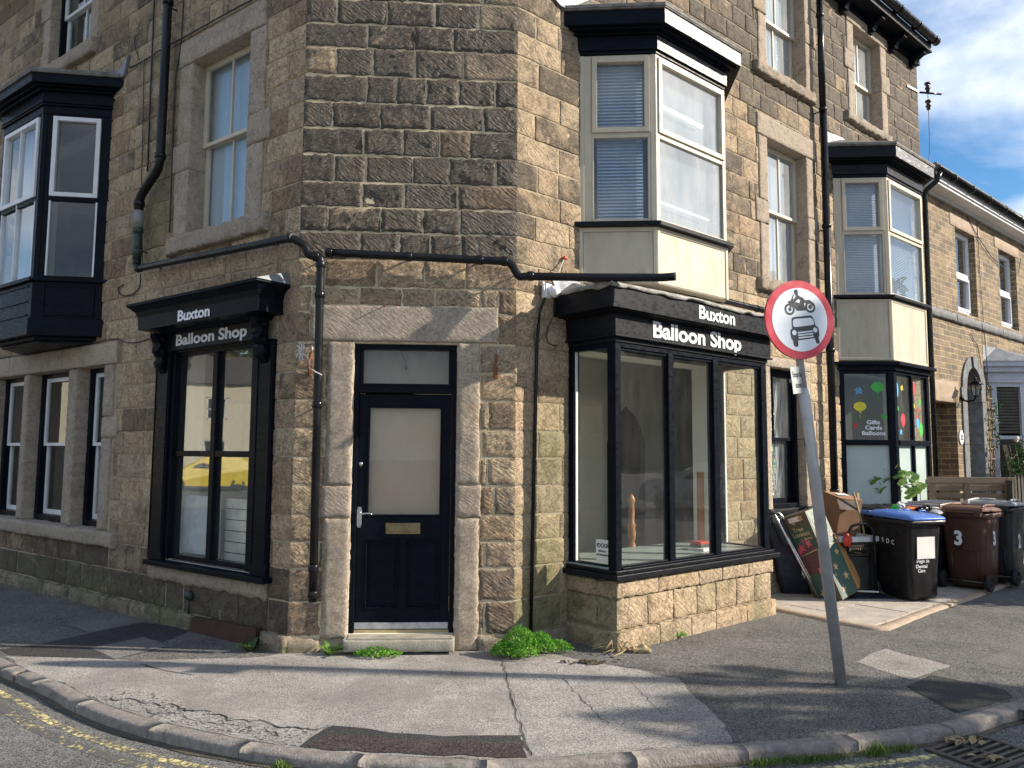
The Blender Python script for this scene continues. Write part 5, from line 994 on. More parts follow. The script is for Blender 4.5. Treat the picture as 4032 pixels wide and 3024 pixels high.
# kerb stones following the corner
kb = MB(); seg = [0]
for a, b in zip(KS, KS[1:]): seg.append(seg[-1]+np.linalg.norm(b-a))
seg = np.array(seg); KA = np.array(KS)
def kpt(s): return np.array([np.interp(s, seg, KA[:, 0]), np.interp(s, seg, KA[:, 1])])
s_ = 0; KW = .155
while s_ < seg[-1]-.1:
    e_ = min(seg[-1], s_+rng.uniform(.62, .98)); V = []; F = []; n = 9; dz_ = rng.uniform(-.002, .001)
    prof = [(0, -.10), (0, .002), (.006, .005), (.07, .005), (.098, .002), (.108, -.006), (.113, -.018), (.117, -.10)]
    for i in range(n):
        q = s_+.002+(e_-s_-.004)*i/(n-1); p = kpt(q); t = kpt(q+.02)-kpt(q-.02); t /= np.linalg.norm(t); nn = np.array([t[1], -t[0]])
        if nn@(-p) < 0: nn = -nn
        ed = .004*max(0, 1-min(i, n-1-i)/1.)
        for k, (o, z) in enumerate(prof): j = .010*float(fbm(q*8, k*3.3, 4)); V.append((*(p+nn*(o+j)), z+dz_-ed+(j*.5 if z > -.02 else 0)))
    m = len(prof)
    for i in range(n-1):
        for k in range(m-1): F.append((i*m+k, i*m+k+1, (i+1)*m+k+1, (i+1)*m+k))
    F += [list(range(m)), list(range((n-1)*m, n*m))[::-1]]
    kb.add(V, F, 0, smooth=True); s_ = e_
ko = struct('kerb', kb, [MT['kerb']])
gs = MB(); P = [kpt(q) for q in np.linspace(0, seg[-1], 260)]; V = []
for i, p in enumerate(P):
    t = P[min(i+1, 259)]-P[max(i-1, 0)]; t /= np.linalg.norm(t); nn = np.array([t[1], -t[0]]); nn = nn if nn@(-p) > 0 else -nn
    V += [(*(p+nn*.09), -.05), (*(p+nn*.125), -.060), (*(p+nn*(.140+.05*abs(float(fbm(i*.3, 1, 2))))), -.0662)]
gs.add(V, [(i*3+k, i*3+k+1, (i+1)*3+k+1, (i+1)*3+k) for i in range(259) for k in range(2)]); struct('gutter_dirt', gs, [MT['soil']])
for off, wd, s0, s1 in ((.27, .06, .18, 1.), (.385, .075, .18, 1.)):
    yl = MB(); V = []; ss = [q for q in np.arange(0, seg[-1], .08) if kpt(q)[0] < 2.48]
    for q in ss:
        p = kpt(q); t = kpt(q+.05)-kpt(q-.05); t /= np.linalg.norm(t); nn = np.array([t[1], -t[0]]); nn = nn if nn@(-p) > 0 else -nn
        V += [(*(p+nn*(off-wd/2)), -.0685), (*(p+nn*(off+wd/2)), -.0685)]
    yl.add(V, [(2*i, 2*i+1, 2*i+3, 2*i+2) for i in range(len(ss)-1)])
    struct('yellow_road_line', yl, [MT['yellow'] if off < .3 else MT['yellow2']])
# flagstones in front of the second shop window
fg = MB(); FP = [np.array(p) for p in ((2.78, 8.72), (3.55, 7.72), (3.74, 7.84), (4.66, 8.68), (5.6, 9.5), (6.60, 10.35))]
def inside(x, y, P):
    c = False; j = len(P)-1
    for i in range(len(P)):
        if (P[i][1] > y) != (P[j][1] > y) and x < (P[j][0]-P[i][0])*(y-P[i][1])/(P[j][1]-P[i][1])+P[i][0]: c = not c
        j = i
    return c
FA = [tuple(q) for q in (B.p(3.1, 0, 0)[:2], B.p(3.16, .62, 0)[:2], (2.93, 8.62), (3.56, 7.80), (3.74, 7.93), (4.62, 8.74), (5.55, 9.57), (6.9, 10.7), B.p(9.1, .9, 0)[:2], B.p(9.1, 0, 0)[:2])]
fg.poly([(*p, .010) for p in FA], 1)
u = 2.9
while u < 9:
    wd = rng.uniform(.55, .85); o = -.0
    while o < 2.6:
        dp = rng.uniform(.38, .62); P4 = [B.p(a, b, 0)[:2] for a, b in ((u+.006, o+.006), (u+wd-.006, o+.006), (u+wd-.006, o+dp-.006), (u+.006, o+dp-.006))]
        # clip the stone to the paved area
        poly = [np.array(p) for p in P4]; ctr = sum(poly)/4
        hull = FA
        def clip(poly, a, b):
            out_ = []; f_ = lambda p: (b[0]-a[0])*(p[1]-a[1])-(b[1]-a[1])*(p[0]-a[0])
            for i in range(len(poly)):
                p, q = poly[i], poly[(i+1) % len(poly)]; fp_, fq = f_(p), f_(q)
                if fp_ >= 0: out_.append(p)
                if (fp_ >= 0) != (fq >= 0): out_.append(p+(q-p)*fp_/(fp_-fq))
            return out_
        for a, b in (((2.93, 8.62), (3.56, 7.80)), ((3.74, 7.93), (6.9, 10.7))):
            if poly: poly = clip(poly, a, b)
        if len(poly) > 2 and inside(*(sum(poly)/len(poly)), [(1.5, 9), (3.56, 7.6), (3.8, 7.8), (8, 11.4), (8, 14)]): 
            zt = .022+rng.uniform(0, .006); n = len(poly); fg.add([(*p, .005) for p in poly]+[(*p, zt) for p in poly], [list(range(n, 2*n))]+[(i, (i+1) % n, n+(i+1) % n, n+i) for i in range(n)], 0)
        o += dp
    u += wd
struct('flagstone_paving', fg, [MT['flag'], MT['joint']])
eg = MB(); E1 = smooth([(2.86, 8.70), (3.20, 8.17), (3.50, 7.76), (3.66, 7.70), (3.78, 7.80), (4.25, 8.26), (4.68, 8.66), (5.5, 9.38), (6.6, 10.4)], 8); V = []
for i, p in enumerate(E1):
    t = E1[min(i+1, len(E1)-1)]-E1[max(i-1, 0)]; t /= np.linalg.norm(t); nn = np.array([-t[1], t[0]]); j = .012*float(fbm(i*.5, 2, 3))
    V += [(*(p-nn*(.035+j)), .001), (*(p-nn*(.02+j)), .020), (*(p+nn*(.055+j)), .032), (*(p+nn*(.075)), .012)]
eg.add(V, [(i*4+k, i*4+k+1, (i+1)*4+k+1, (i+1)*4+k) for i in range(len(E1)-1) for k in range(3)], smooth=True); struct('paving_edge', eg, [MT['flagedge']])
# ------------------------------------------------------------------ brick terraced house next door
bh = thing('brick_terraced_house', 'buff brick terraced house with white sash windows and a dark arched doorway', 'house', tuple(B.p(9.2, 0, 0)))
def flat_wall(fr, U0, U1, z1, opens, thick, m0, m1):
    mb = MB()
    for a, b, c, d in rects_minus(U0, U1, 0, z1, opens): mb.box(fr, a, b, -thick, 0, c, d, m0)
    return mb
o_ = [(9.41, 10.31, 0, 2.63), (10.78, 11.54, 0, 2.93), (10.79, 11.53, 2.93, 3.33), (10.62, 11.60, 4.31, 5.88), (12.90, 13.95, 4.31, 5.88), (12.2, 14.6, .8, 3.2), (15.4, 16.4, 4.31, 5.88)]
wl = flat_wall(B, 9.19, 24, 6.28, o_, .3, 0, 0)
for sg_ in (-1, 1):     # brick spandrels of the arched head
    cxx = 11.16; pts = [(cxx+sg_*.371, 3.335)]+[(cxx+sg_*.371*math.cos(a), 2.93+.40*math.sin(a)) for a in np.linspace(0, math.pi/2, 9)]+[(cxx, 3.335)]
    wl.ext(B, pts, -.28, -.004)
part('wall', wl, [MT['brick']], bh)
T = lambda: (.5, .02, .02, .3)
for a, b, c, d in ((9.34, 10.43, 2.632, 3.0), (10.37, 11.86, 5.882, 6.13), (12.69, 14.15, 5.882, 6.12), (15.2, 16.6, 5.882, 6.12)): lt = MB(); hblock(lt, B, a, b, c, d, .012, .08, .002, .2, .01, T(), .004); part('lintel', lt, [MT['lintb']], bh)
stc = MB()
for k in range(12): hblock(stc, B, 9.22+k*1.2, 9.22+k*1.2+1.19, 4.08, 4.235, .055, .06, .006, .05, .02, T(), .010)
part('string_course', stc, [MT['greysill']], bh)
ac = MB(); cxx = 11.16
for k in range(9):
    a0, a1 = math.pi*k/9+.01, math.pi*(k+1)/9-.01
    def e(a, r0, r1): return (cxx+(.371 if r0 else .57)*math.cos(a), 2.93+(.40 if r0 else .60)*math.sin(a))
    pts = [e(a0, 1, 0), e(a0, 0, 1), e((a0+a1)/2, 0, 1), e(a1, 0, 1), e(a1, 1, 0), e((a0+a1)/2, 1, 0)]
    ac.ext(B, pts, -.2, .03 if k != 4 else .06)
for a, b in ((10.56, 10.786), (11.534, 11.73)):
    for z0, z1 in ((0, .9), (.905, 1.9), (1.905, 2.70), (2.705, 2.93)): ac.box(B, a-(.03 if z0 > 2 else 0), b, -.2, .028, z0, z1)
part('door_arch', ac, [MT['archst']], bh, .006)
dd_ = MB(); dd_.box(B, 10.78, 11.54, -.30, -.26, 0, 3.36); part('door', dd_, [MT['navydoor']], bh, label='dark blue front door under a stone arch')
de = MB(); de.box(B, 10.79, 10.85, -.26, -.02, .05, 2.85); part('door_frame', de, [MT['doorw']], bh)
ps = MB(); ps.box(B, 9.41, 10.31, -2.2, -2.15, 0, 2.63); ps.box(B, 9.36, 9.41, -2.2, -.3, 0, 2.63); ps.box(B, 10.31, 10.36, -2.2, -.3, 0, 2.63); part('passage', ps, [MT['brick']], bh, label='dark covered passage beside the arched door')
for a, b in ((10.62, 11.60), (12.90, 13.95), (15.4, 16.4)):
    mb = MB(); f_ = .07
    for q in ((a, a+f_, 4.31, 5.88), (b-f_, b, 4.31, 5.88), (a+f_, b-f_, 5.80, 5.88), (a+f_, b-f_, 4.31, 4.40), (a+f_, b-f_, 5.03, 5.12)): mb.box(B, q[0], q[1], -.19, -.11, q[2], q[3])
    for q in ((a+f_, a+f_+.045, 4.40, 5.03), (b-f_-.045, b-f_, 4.40, 5.03), (a+f_+.045, b-f_-.045, 4.985, 5.03), (a+f_+.045, b-f_-.045, 4.40, 4.45)): mb.box(B, q[0], q[1], -.18, -.095, q[2], q[3])
    wo = part('window', mb, [MT['upvc']], bh, .004); part('pane', MB().sheet(B, [(a+f_, 4.40), (b-f_, 4.40), (b-f_, 5.80), (a+f_, 5.80)], -.15), [MT['darkglass']], wo); part('unlit_backing', MB().box(B, a, b, -.9, -.88, 4.2, 5.9), [MT['roomdark']], wo)
ef = MB(); ef.box(B, 9.1, 24, .0, .05, 6.24, 6.32); ef.box(B, 9.1, 24, .0, .30, 6.325, 6.345); ef.box(B, 9.1, 24, .27, .30, 6.35, 6.47); ef.box(B, 9.1, 24, .055, .27, 6.28, 6.322); part('fascia', ef, [MT['white']], bh)
gg = MB(); gg.tube([B.p(9.05, .36, 6.455), B.p(24, .36, 6.44)], .058, 10)
for k in range(9): gg.tube([B.p(9.6+k*.85, .36, 6.455), B.p(9.64+k*.85, .36, 6.455)], .068, 10)
gg.tube([B.p(9.06, .36, 6.44), B.p(9.04, .30, 6.28), B.p(8.98, .16, 6.15), B.p(8.97, .13, 6.05), B.p(8.975, .12, 3.0), B.p(8.975, .12, .1)], .042, 10)
part('gutter', gg, [MT['pipe']], bh, label='black gutter and downpipe at the joint with the stone building')
rf2 = MB(); rf2.prism([B.p(9.2, .32, 0)[:2], B.p(24, .32, 0)[:2], B.p(24, -6.5, 0)[:2], B.p(9.2, -6.5, 0)[:2]], 6.475, 6.6, top=None); rf2.prism([B.p(9.2, .30, 0)[:2], B.p(24, .30, 0)[:2], B.p(24, -6.5, 0)[:2], B.p(9.2, -6.5, 0)[:2]], 6.61, 8.3, top=[B.p(9.2, -3, 0)[:2], B.p(24, -3, 0)[:2], B.p(24, -3.4, 0)[:2], B.p(9.2, -3.4, 0)[:2]])
rf2.box(B, 9.19, 9.45, -.3, .26, 6.48, 6.66); part('roof', rf2, [MT['slate']], bh)
bk2 = MB(); bk2.box(B, 9.2, 24, -6.5, -6.4, 0, 6.4); bk2.box(B, 23.7, 24, -6.4, -.31, 0, 6.4); part('rear_wall', bk2, [MT['brick']], bh)
bw = MB(); fw_b = bayfaces(B, 12.0, 14.9, .5)
bw.prism(bayplan(B, 12.0, 14.9, .5, .0), .0, .75); bw.prism(bayplan(B, 12.0, 14.9, .5, .05), .751, .82); bw.prism(bayplan(B, 12.0, 14.9, .5, .03), 3.10, 3.30); bw.prism(bayplan(B, 12.0, 14.9, .5, .10), 3.301, 3.40); bw.prism(bayplan(B, 12.0, 14.9, .5, .16), 3.401, 3.50)
for f, wd in fw_b:
    bw.box(f, 0, .14, -.08, -.001, .82, 3.10); bw.box(f, wd-.14, wd, -.08, -.001, .82, 3.10); bw.box(f, .14, wd-.14, -.07, -.004, 3.02, 3.10); bw.box(f, .14, wd-.14, -.07, -.004, .82, .90); bw.box(f, .14, wd-.14, -.07, -.005, 2.02, 2.09)
bwo = part('bay_window', bw, [plain('lilac_white_timber', (.50, .51, .57), (.44, .45, .50), .5)], bh, .005)
sl_ = MB()
for f, wd in fw_b:
    for k in range(36):
        z = .92+k*.058
        if abs(z-2.05) > .05: sl_.add([f.p(.15, -.09, z), f.p(wd-.15, -.09, z), f.p(wd-.15, -.05, z+.045), f.p(.15, -.05, z+.045)], [(0, 1, 2, 3)])
part('shutter', sl_, [MT['slats']], bwo)
lr = MB(); lr.prism(bayplan(B, 12.0, 14.9, .5, .18, 0), 3.501, 3.80, top=[B.p(11.8, 0, 0)[:2], B.p(11.85, .01, 0)[:2], B.p(12.3, .06, 0)[:2], B.p(14.6, .06, 0)[:2], B.p(15.0, .01, 0)[:2], B.p(15.1, 0, 0)[:2]]); part('lead_roof', lr, [MT['lead']], bwo)
# wall lantern, number plate, trellis, wires
ln_ = MB(); lc = B.p(10.50, .26, 2.86); ln_.lathe(B.p(10.50, .031, 2.72), B.n, [(0, 0), (.06, 0), (.05, .02), (.02, .03), (0, .03)], 12); ln_.tube([B.p(10.50, .04, 2.70), B.p(10.50, .12, 2.66), B.p(10.50, .22, 2.68), B.p(10.50, .26, 2.73)], .016, 8)
ln_.lathe(lc, Z_, [(0, -.13), (.03, -.12), (.055, -.11), (.055, -.10), (0, -.10)], 6); ln_.lathe(lc, Z_, [(0, .09), (.12, .09), (.125, .10), (.05, .16), (.02, .18), (.02, .22), (0, .24)], 6)
for k in range(6): a = k*math.pi/3; ln_.tube([lc+np.array([.052*math.cos(a), .052*math.sin(a), -.10]), lc+np.array([.085*math.cos(a), .085*math.sin(a), .09])], .007, 5)
lno = part('wall_lantern', ln_, [MT['black']], bh); l2 = MB(); l2.lathe(lc, Z_, [(.045, -.10), (.078, .09)], 6); part('lantern_glass', l2, [MT['glass']], lno)
nb = MB(); nb.ext(B, [(10.45+.10*math.cos(a), 2.03+.13*math.sin(a)) for a in np.linspace(0, 6.28, 15)[:-1]], .004, .02); text_mb(nb, '32', B.p(10.45, .022, 1.985), B.d, Z_, .12, 1, .002, .002, 'CENTER', 1); part('number_plate', nb, [MT['white'], MT['signblack']], bh)
tr_ = MB()
for k in range(4): tr_.box(B, 11.80+k*.10, 11.815+k*.10, .02, .035, .4, 3.05)
for k in range(14): tr_.box(B, 11.78, 12.13, .036, .05, .5+k*.19, .52+k*.19)
lone('garden_trellis', tr_, [MT['wood']], 'small wooden trellis on the brick wall beside the arched door', 'trellis')
def cable_on(parent, pts, r, mat='cable'):
    mb = MB(); mb.tube(pts, r, 5); return part('cable', mb, [MT[mat]], parent)
cable_on(bh, [B.p(11.2, .02, 6.2), B.p(11.7, .03, 5.9), B.p(12.4, .03, 5.62), B.p(13.2, .03, 5.5), B.p(14.0, .03, 5.55), B.p(14.2, .03, 5.9)], .008); cable_on(bh, [B.p(11.72, .02, 6.2), B.p(11.80, .02, 4.3), B.p(11.78, .06, 3.3), B.p(11.70, .02, 2.6)], .007); cable_on(bh, [B.p(11.1, .02, 3.95), B.p(11.45, .02, 3.75), B.p(11.65, .02, 3.2), B.p(11.74, .02, 2.4)], .007)

# ------------------------------------------------------------------ foliage helper
def leaves(mb, c, rad, n, size, m=0, up_=.3, hollow=.0, flat=1.):
    c = np.array(c, float); rad = np.array(rad, float)
    for _ in range(n):
        while True:
            p = rng.uniform(-1, 1, 3)
            l = np.linalg.norm(p)
            if hollow < l < 1: break
        p = c+p*rad
        nn = rng.normal(size=3); nn[2] += up_; nn /= np.linalg.norm(nn); a = np.cross(nn, rng.normal(size=3)); a /= np.linalg.norm(a); b = np.cross(nn, a); s = size*rng.uniform(.6, 1.3)
        f_ = nn*s*.18
        mb.add([p-a*s*.5, p-a*s*.1+b*s*.36+f_, p+a*s*.45+b*s*.20+f_, p+a*s*.62, p+a*s*.45-b*s*.20+f_, p-a*s*.1-b*s*.36+f_], [(0, 1, 2, 3), (0, 3, 4, 5)], m)
def weed(name, c, rads, n, size, mat, label, cat='weed', group=None):
    t = thing(name, label, cat, (c[0], c[1], 0), group=group); mb = MB(); st_ = MB()
    for (dx_, dy_, r, h, k) in rads:
        for _ in range(int(n*k)):
            a = rng.uniform(0, 6.28); q = math.sqrt(rng.random()); el = rng.random()
            x, y = c[0]+dx_+r*q*math.cos(a), c[1]+dy_+r*.7*q*math.sin(a); z = h*(1-q*q*.75)*(.55+.45*el)+.012
            leaves(mb, (x, y, z), (.012, .012, .008), 1, size, 0, 1.2)
        for _ in range(int(14*k)):
            a = rng.uniform(0, 6.28); q = rng.random(); st_.tube([(c[0]+dx_+r*.3*q*math.cos(a), c[1]+dy_+r*.2*math.sin(a), 0), (c[0]+dx_+r*.7*q*math.cos(a), c[1]+dy_+r*.5*q*math.sin(a), h*.7)], .0022, 4)
    part('leaves', mb, [MT[mat]], t); part('stems', st_, [MT['stem']], t); return t
weed('leafy_weed', (.08, 6.62), [(0, .02, .19, .24, 1), (-.13, -.03, .12, .14, .4), (.17, .08, .15, .19, .6), (.33, .16, .13, .10, .3), (.0, -.07, .15, .13, .4)], 1700, .017, 'leaf', 'largest clump of bright green leafy weeds at the wall corner right of the door')
weed('leafy_weed', (-1.13, 6.60), [(0, 0, .17, .07, 1), (.12, 0, .12, .05, .4), (-.1, .0, .1, .04, .3)], 420, .017, 'leaf', 'low mat of small green weeds below the door step')
def dock(name, c, n, ln, label, mat='leafd', sd_=1):
    t = thing(name, label, 'weed', (c[0], c[1], 0)); mb = MB()
    for k in range(n):
        a = rng.uniform(0, 6.28); L_ = ln*rng.uniform(.5, 1.1); el = rng.uniform(.35, 1.25); wd = L_*.12; P = []
        for q in range(6):
            t_ = q/5; r = L_*t_*math.cos(el*(1-.35*t_)); z = L_*t_*math.sin(el*(1-.5*t_))+.005; w_ = wd*math.sin(math.pi*min(.97, t_*.9+.08)); cx_0 = np.array([c[0]+r*math.cos(a), c[1]+r*math.sin(a)*.7, z]); sdv = np.array([-math.sin(a), math.cos(a), 0])*w_
            P += [cx_0-sdv, cx_0+np.array([0, 0, -.15*w_]), cx_0+sdv]
        mb.add(P, [(q*3+j, q*3+j+1, q*3+j+4, q*3+j+3) for q in range(5) for j in range(2)], smooth=True)
    part('leaves', mb, [MT[mat]], t); return t
dock('broad_leaf_weed', (-1.50, 6.60), 24, .19, 'weed with long pale leaves at the foot of the door surround', 'leaff'); dock('broad_leaf_weed', (-2.20, 6.72), 22, .18, 'dark broad leaved weed beside the red metal plate', 'leafd')
weed('small_weed', (1.55, 7.32), [(0, 0, .09, .05, .4)], 200, .020, 'leaf', 'tiny green weed at the foot of the shop base')
def kgrass(name, c, L_, n, h, label, ang=0., group=None):
    t = thing(name, label, 'grass tuft', (c[0], c[1], -.06), group=group); mb = MB(); ca, sa = math.cos(ang), math.sin(ang)
    for _ in range(n):
        s = rng.normal()*L_/2.4; o = rng.normal()*.018; x = c[0]+s*ca-o*sa; y = c[1]+s*sa+o*ca; a = rng.uniform(0, 6.28); b = h*rng.uniform(.4, 1.1); le = rng.uniform(.2, .9); w_ = .0035
        p0 = np.array([x, y, -.06]); p1 = p0+np.array([b*.3*le*math.cos(a), b*.3*le*math.sin(a), b*.6]); p2 = p0+np.array([b*.8*le*math.cos(a), b*.8*le*math.sin(a), b*.95]); sdv = np.array([-math.sin(a), math.cos(a), 0])*w_
        mb.add([p0-sdv, p0+sdv, p1+sdv, p1-sdv, p2], [(0, 1, 2, 3), (3, 2, 4)])
    part('blades', mb, [MT['grass']], t)
def kside(x):    # point in the gutter beside the kerb at a given x
    i = int(np.argmin(abs(KA[:, 0]-x))); p = KA[i]; t = KA[i+1]-KA[i-1]; t /= np.linalg.norm(t); nn = np.array([t[1], -t[0]]); nn = nn if nn@(-p) > 0 else -nn; return p+nn*.175, math.atan2(t[1], t[0])
for x, L_, n, h, lb in ((1.72, .30, 300, .045, 'long strip of bright grass growing in the gutter under the kerb'), (2.14, .10, 170, .065, 'thick grass tuft in a kerb joint left of the drain'), (2.34, .08, 110, .04, 'mossy grass patch just left of the drain grate'), (-1.20, .06, 110, .06, 'grass tuft in the kerb joint below the maroon patch'), (-.66, .03, 70, .055, 'thin grass tuft in the kerb joint, second from the left'), (-.02, .02, 40, .03, 'tiny grass sprig on the kerb at the bottom centre'), (1.38, .12, 120, .04, 'sparse grass at the left end of the gutter strip')):
    p, a = kside(x); kgrass('grass_tuft', p, L_, n, h, lb, a, 'grass tufts along the kerb')
kgrass('grass_tuft', (3.62, 6.39), .06, 70, .03, 'small grass tuft in a pavement joint right of the sign pole'); kgrass('grass_tuft', (5.95, 9.66), .16, 90, .05, 'grass growing by the wheel of the brown bin')
dy = thing('dry_stalks', 'bundle of dry brown stalks at the corner of the shop base', 'dead plant', (.95, 6.80, 0)); mb = MB()
for k in range(26):
    a = rng.uniform(0, 6.28); l = rng.uniform(.08, .26); z = rng.uniform(.01, .12); mb.tube([(.93+rng.normal()*.04, 6.82+rng.normal()*.03, .005), (.93+l*.5*math.cos(a), 6.80+l*.3*math.sin(a), z), (.93+l*math.cos(a), 6.78+l*.6*math.sin(a), z*.5+.01)], .0035, 4)
mb.tube([(1.0, 6.82, .02), (.95, 6.72, .015), (.86, 6.60, .01)], .007, 5); part('stalks', mb, [MT['dry']], dy)
mb = MB(); hblock(mb, Fr((1.04, 6.80, 0), (1, 0, 0), (0, -1, 0)), 0, .15, .0, .055, .06, .012, .012, .04, .03, chip=.02); lone('loose_stone', mb, [MT['sand']], 'loose pale stone lying at the corner of the shop base', 'stone')
mb = MB()
for k in range(40): x, y = .62+rng.normal()*.08, 6.42+rng.normal()*.03; a = rng.uniform(0, 3.14); mb.box(Fr((x, y, 0), (math.cos(a), math.sin(a), 0), (-math.sin(a), math.cos(a), 0)), -.02, .02, -.005, .005, .014, .022)
lone('dead_leaf_litter', mb, [MT['stem']], 'dark scrap of dead leaves on the pavement before the door', 'leaf litter')['kind'] = 'stuff'
mb = MB()
for k in range(110):
    x, y = rng.uniform(-1, 4.5), rng.uniform(4.9, 8.3)
    if inside(x, y, [(-1, 4.9), (1, 4.9), (2.8, 5.3), (4.6, 6.7), (3.4, 7.7), (1.2, 7.0), (-1, 6.6)]): s = rng.uniform(.004, .011); leaves(mb, (x, y, .017), (.001, .001, .001), 1, s*2, 0, 6)
gl_ = lone('gravel_chips', mb, [MT['gold']], 'scattered pale chips on the pavement', 'gravel'); gl_['kind'] = 'stuff'
dg = thing('drain_grate', 'iron drain grate in the gutter strewn with dead leaves', 'drain', (2.80, 4.77, -.07)); Gd = np.array([.86, .51]); Gn = np.array([.51, -.86]); gc = np.array([2.83, 4.77])
def gp_(a, b, z): return (*(gc+Gd*a+Gn*b), z)
mb = MB(); zt = -.052
def gbar(a0, a1, b0, b1, z0=-.068, z1=zt): mb.add([gp_(a, b, z) for z in (z0, z1) for b in (b0, b1) for a in (a0, a1)], [(0, 2, 3, 1), (4, 5, 7, 6), (0, 1, 5, 4), (2, 6, 7, 3), (0, 4, 6, 2), (1, 3, 7, 5)])
gbar(-.27, .27, -.20, -.165); gbar(-.27, .27, .165, .20); gbar(-.27, -.235, -.165, .165); gbar(.235, .27, -.165, .165); gbar(-.013, .013, -.165, .165, z1=zt-.002)
for k in range(6): b = -.135+k*.054; gbar(-.235, -.013, b-.011, b+.011, z1=zt-.004); gbar(.013, .235, b-.011, b+.011, z1=zt-.004)
part('grate', mb, [MT['iron']], dg, .003); mb = MB(); mb.poly([gp_(-.25, -.18, -.0665), gp_(.25, -.18, -.0665), gp_(.25, .18, -.0665), gp_(-.25, .18, -.0665)]); part('recess_black', mb, [MT['recess_black']], dg)  # flat black sheet; the hollow's shade is put into its colour
mb = MB(); leaves(mb, gp_(.02, -.12, -.035), (.16, .06, .006), 26, .05, 0, 3); leaves(mb, gp_(-.12, .08, -.04), (.08, .05, .005), 10, .045, 0, 3); lone('dead_leaves', mb, [MT['dry']], 'dead brown leaves caught on the drain grate', 'leaf litter')['kind'] = 'stuff'

# ------------------------------------------------------------------ no-motor-vehicles sign on its leaning pole
sgn = thing('road_sign', 'round red and white no motor vehicles sign on a leaning grey pole', 'road sign', (2.455, 5.87, 0))
pb_ = np.array([2.455, 5.87, -.02]); pt = np.array([2.218, 5.90, 2.46]); pm = pb_+(pt-pb_)*.90
mb = MB(); mb.tube([pb_, pb_+(pm-pb_)*.97, pm], [.043, .043, .030], 18); mb.tube([pm-(pt-pb_)*.005, pt+(pt-pb_)*.16], .029, 16); part('pole', mb, [MT['galv']], sgn)
for q_, h_ in ((.60, .028), (.42, .02), (.735, .03)):
    mb = MB(); c_ = pb_+(pt-pb_)*q_; mb.tube([c_-(pt-pb_)*h_*.5, c_+(pt-pb_)*h_*.5], .0438, 18, cap=False); mb.f = [f for i, f in enumerate(mb.f) if 9 <= i % 18 <= 13]; mb.m = mb.m[:len(mb.f)]; mb.sm = mb.sm[:len(mb.f)]; part('sticker_remnant', mb, [MT['iron']], sgn)
nS = hd(164); xS = hd(74); ph = R_(8.4); XS = xS*math.cos(ph)+np.array([0, 0, 1])*math.sin(ph); YS = -xS*math.sin(ph)+np.array([0, 0, 1])*math.cos(ph); cS = np.array([2.205, 5.83, 2.733])
def sp(x, y, o=0): return cS+XS*x*.305+YS*y*.305+nS*o
def sext(mb, pts, o0, o1, m=0):
    n = len(pts); P = [sp(x, y, o0) for x, y in pts]+[sp(x, y, o1) for x, y in pts]; mb.add(P, [list(range(n)), list(range(n, 2*n))[::-1]]+[(i, (i+1) % n, n+(i+1) % n, n+i) for i in range(n)], m)
circ = lambda r, cx0=0, cy=0, n=48, ky=1.: [(cx0+r*math.cos(a), cy+r*ky*math.sin(a)) for a in np.linspace(0, 2*math.pi, n+1)[:-1]]
mb = MB(); sext(mb, circ(1.), -.014, 0); face_o = part('sign_face', mb, [MT['signred']], sgn); mb = MB(); sext(mb, circ(1.004), -.017, -.0145); mb.box(Fr(cS, XS, nS), -.15, .15, -.045, -.0175, .06, .10); mb.box(Fr(cS, XS, nS), -.15, .15, -.045, -.0175, -.12, -.08); part('sign_back', mb, [MT['greyback']], sgn)
mb = MB(); sext(mb, circ(.808), .0004, .0012); part('white_disc', mb, [MT['signwhite']], face_o)
def D(px, py): dx_, dy_ = px-545, py-720; return ((610*dx_-75*dy_)/298800, -(480*dy_+80*dx_)/298800)
def dpoly(mb, L_, o=.002, m=0): sext(mb, [D(*q) for q in L_], .0013, o, m)
mb = MB()
def ring(cx0, cy, r0, r1, o=.002, m=0, mbx=None):
    c0 = D(cx0, cy); n = 28; V = []
    for r in (r0, r1):
        for k in range(n): a = 2*math.pi*k/n; V.append(sp(c0[0]+r*math.cos(a), c0[1]+r*math.sin(a), o))
    (mbx or mb).add(V, [(k, (k+1) % n, n+(k+1) % n, n+k) for k in range(n)], m)
ring(400, 566, .095, .148); ring(695, 515, .095, .148)
sext(mb, circ(.045, *D(405, 566), 14), .0013, .0026); sext(mb, circ(.055, *D(695, 510), 14), .0013, .0026)
dpoly(mb, [(378, 445), (420, 425), (455, 325), (462, 330), (448, 405), (470, 395), (490, 360), (500, 335), (540, 350), (590, 375), (620, 410), (690, 400), (698, 412), (720, 440), (745, 470), (760, 500), (735, 500), (690, 460), (650, 480), (625, 530), (635, 570), (560, 580), (500, 583), (470, 530), (455, 500), (415, 475), (385, 470)], .0022)
sext(mb, circ(.056, *D(495, 292), 16, 1.25), .0013, .0024); dpoly(mb, [(480, 320), (520, 320), (530, 350), (490, 350)], .0018); dpoly(mb, [(405, 480), (430, 480), (420, 575), (395, 570)], .0021); dpoly(mb, [(400, 480), (450, 460), (480, 500), (470, 520), (440, 490)], .0019)
part('motorcycle_symbol', mb, [MT['signblack']], face_o); mb = MB(); dpoly(mb, [(478, 447), (524, 400), (550, 418), (538, 460)], .0032); dpoly(mb, [(605, 460), (632, 455), (612, 515)], .0032); part('symbol_gap', mb, [MT['signwhite']], face_o)
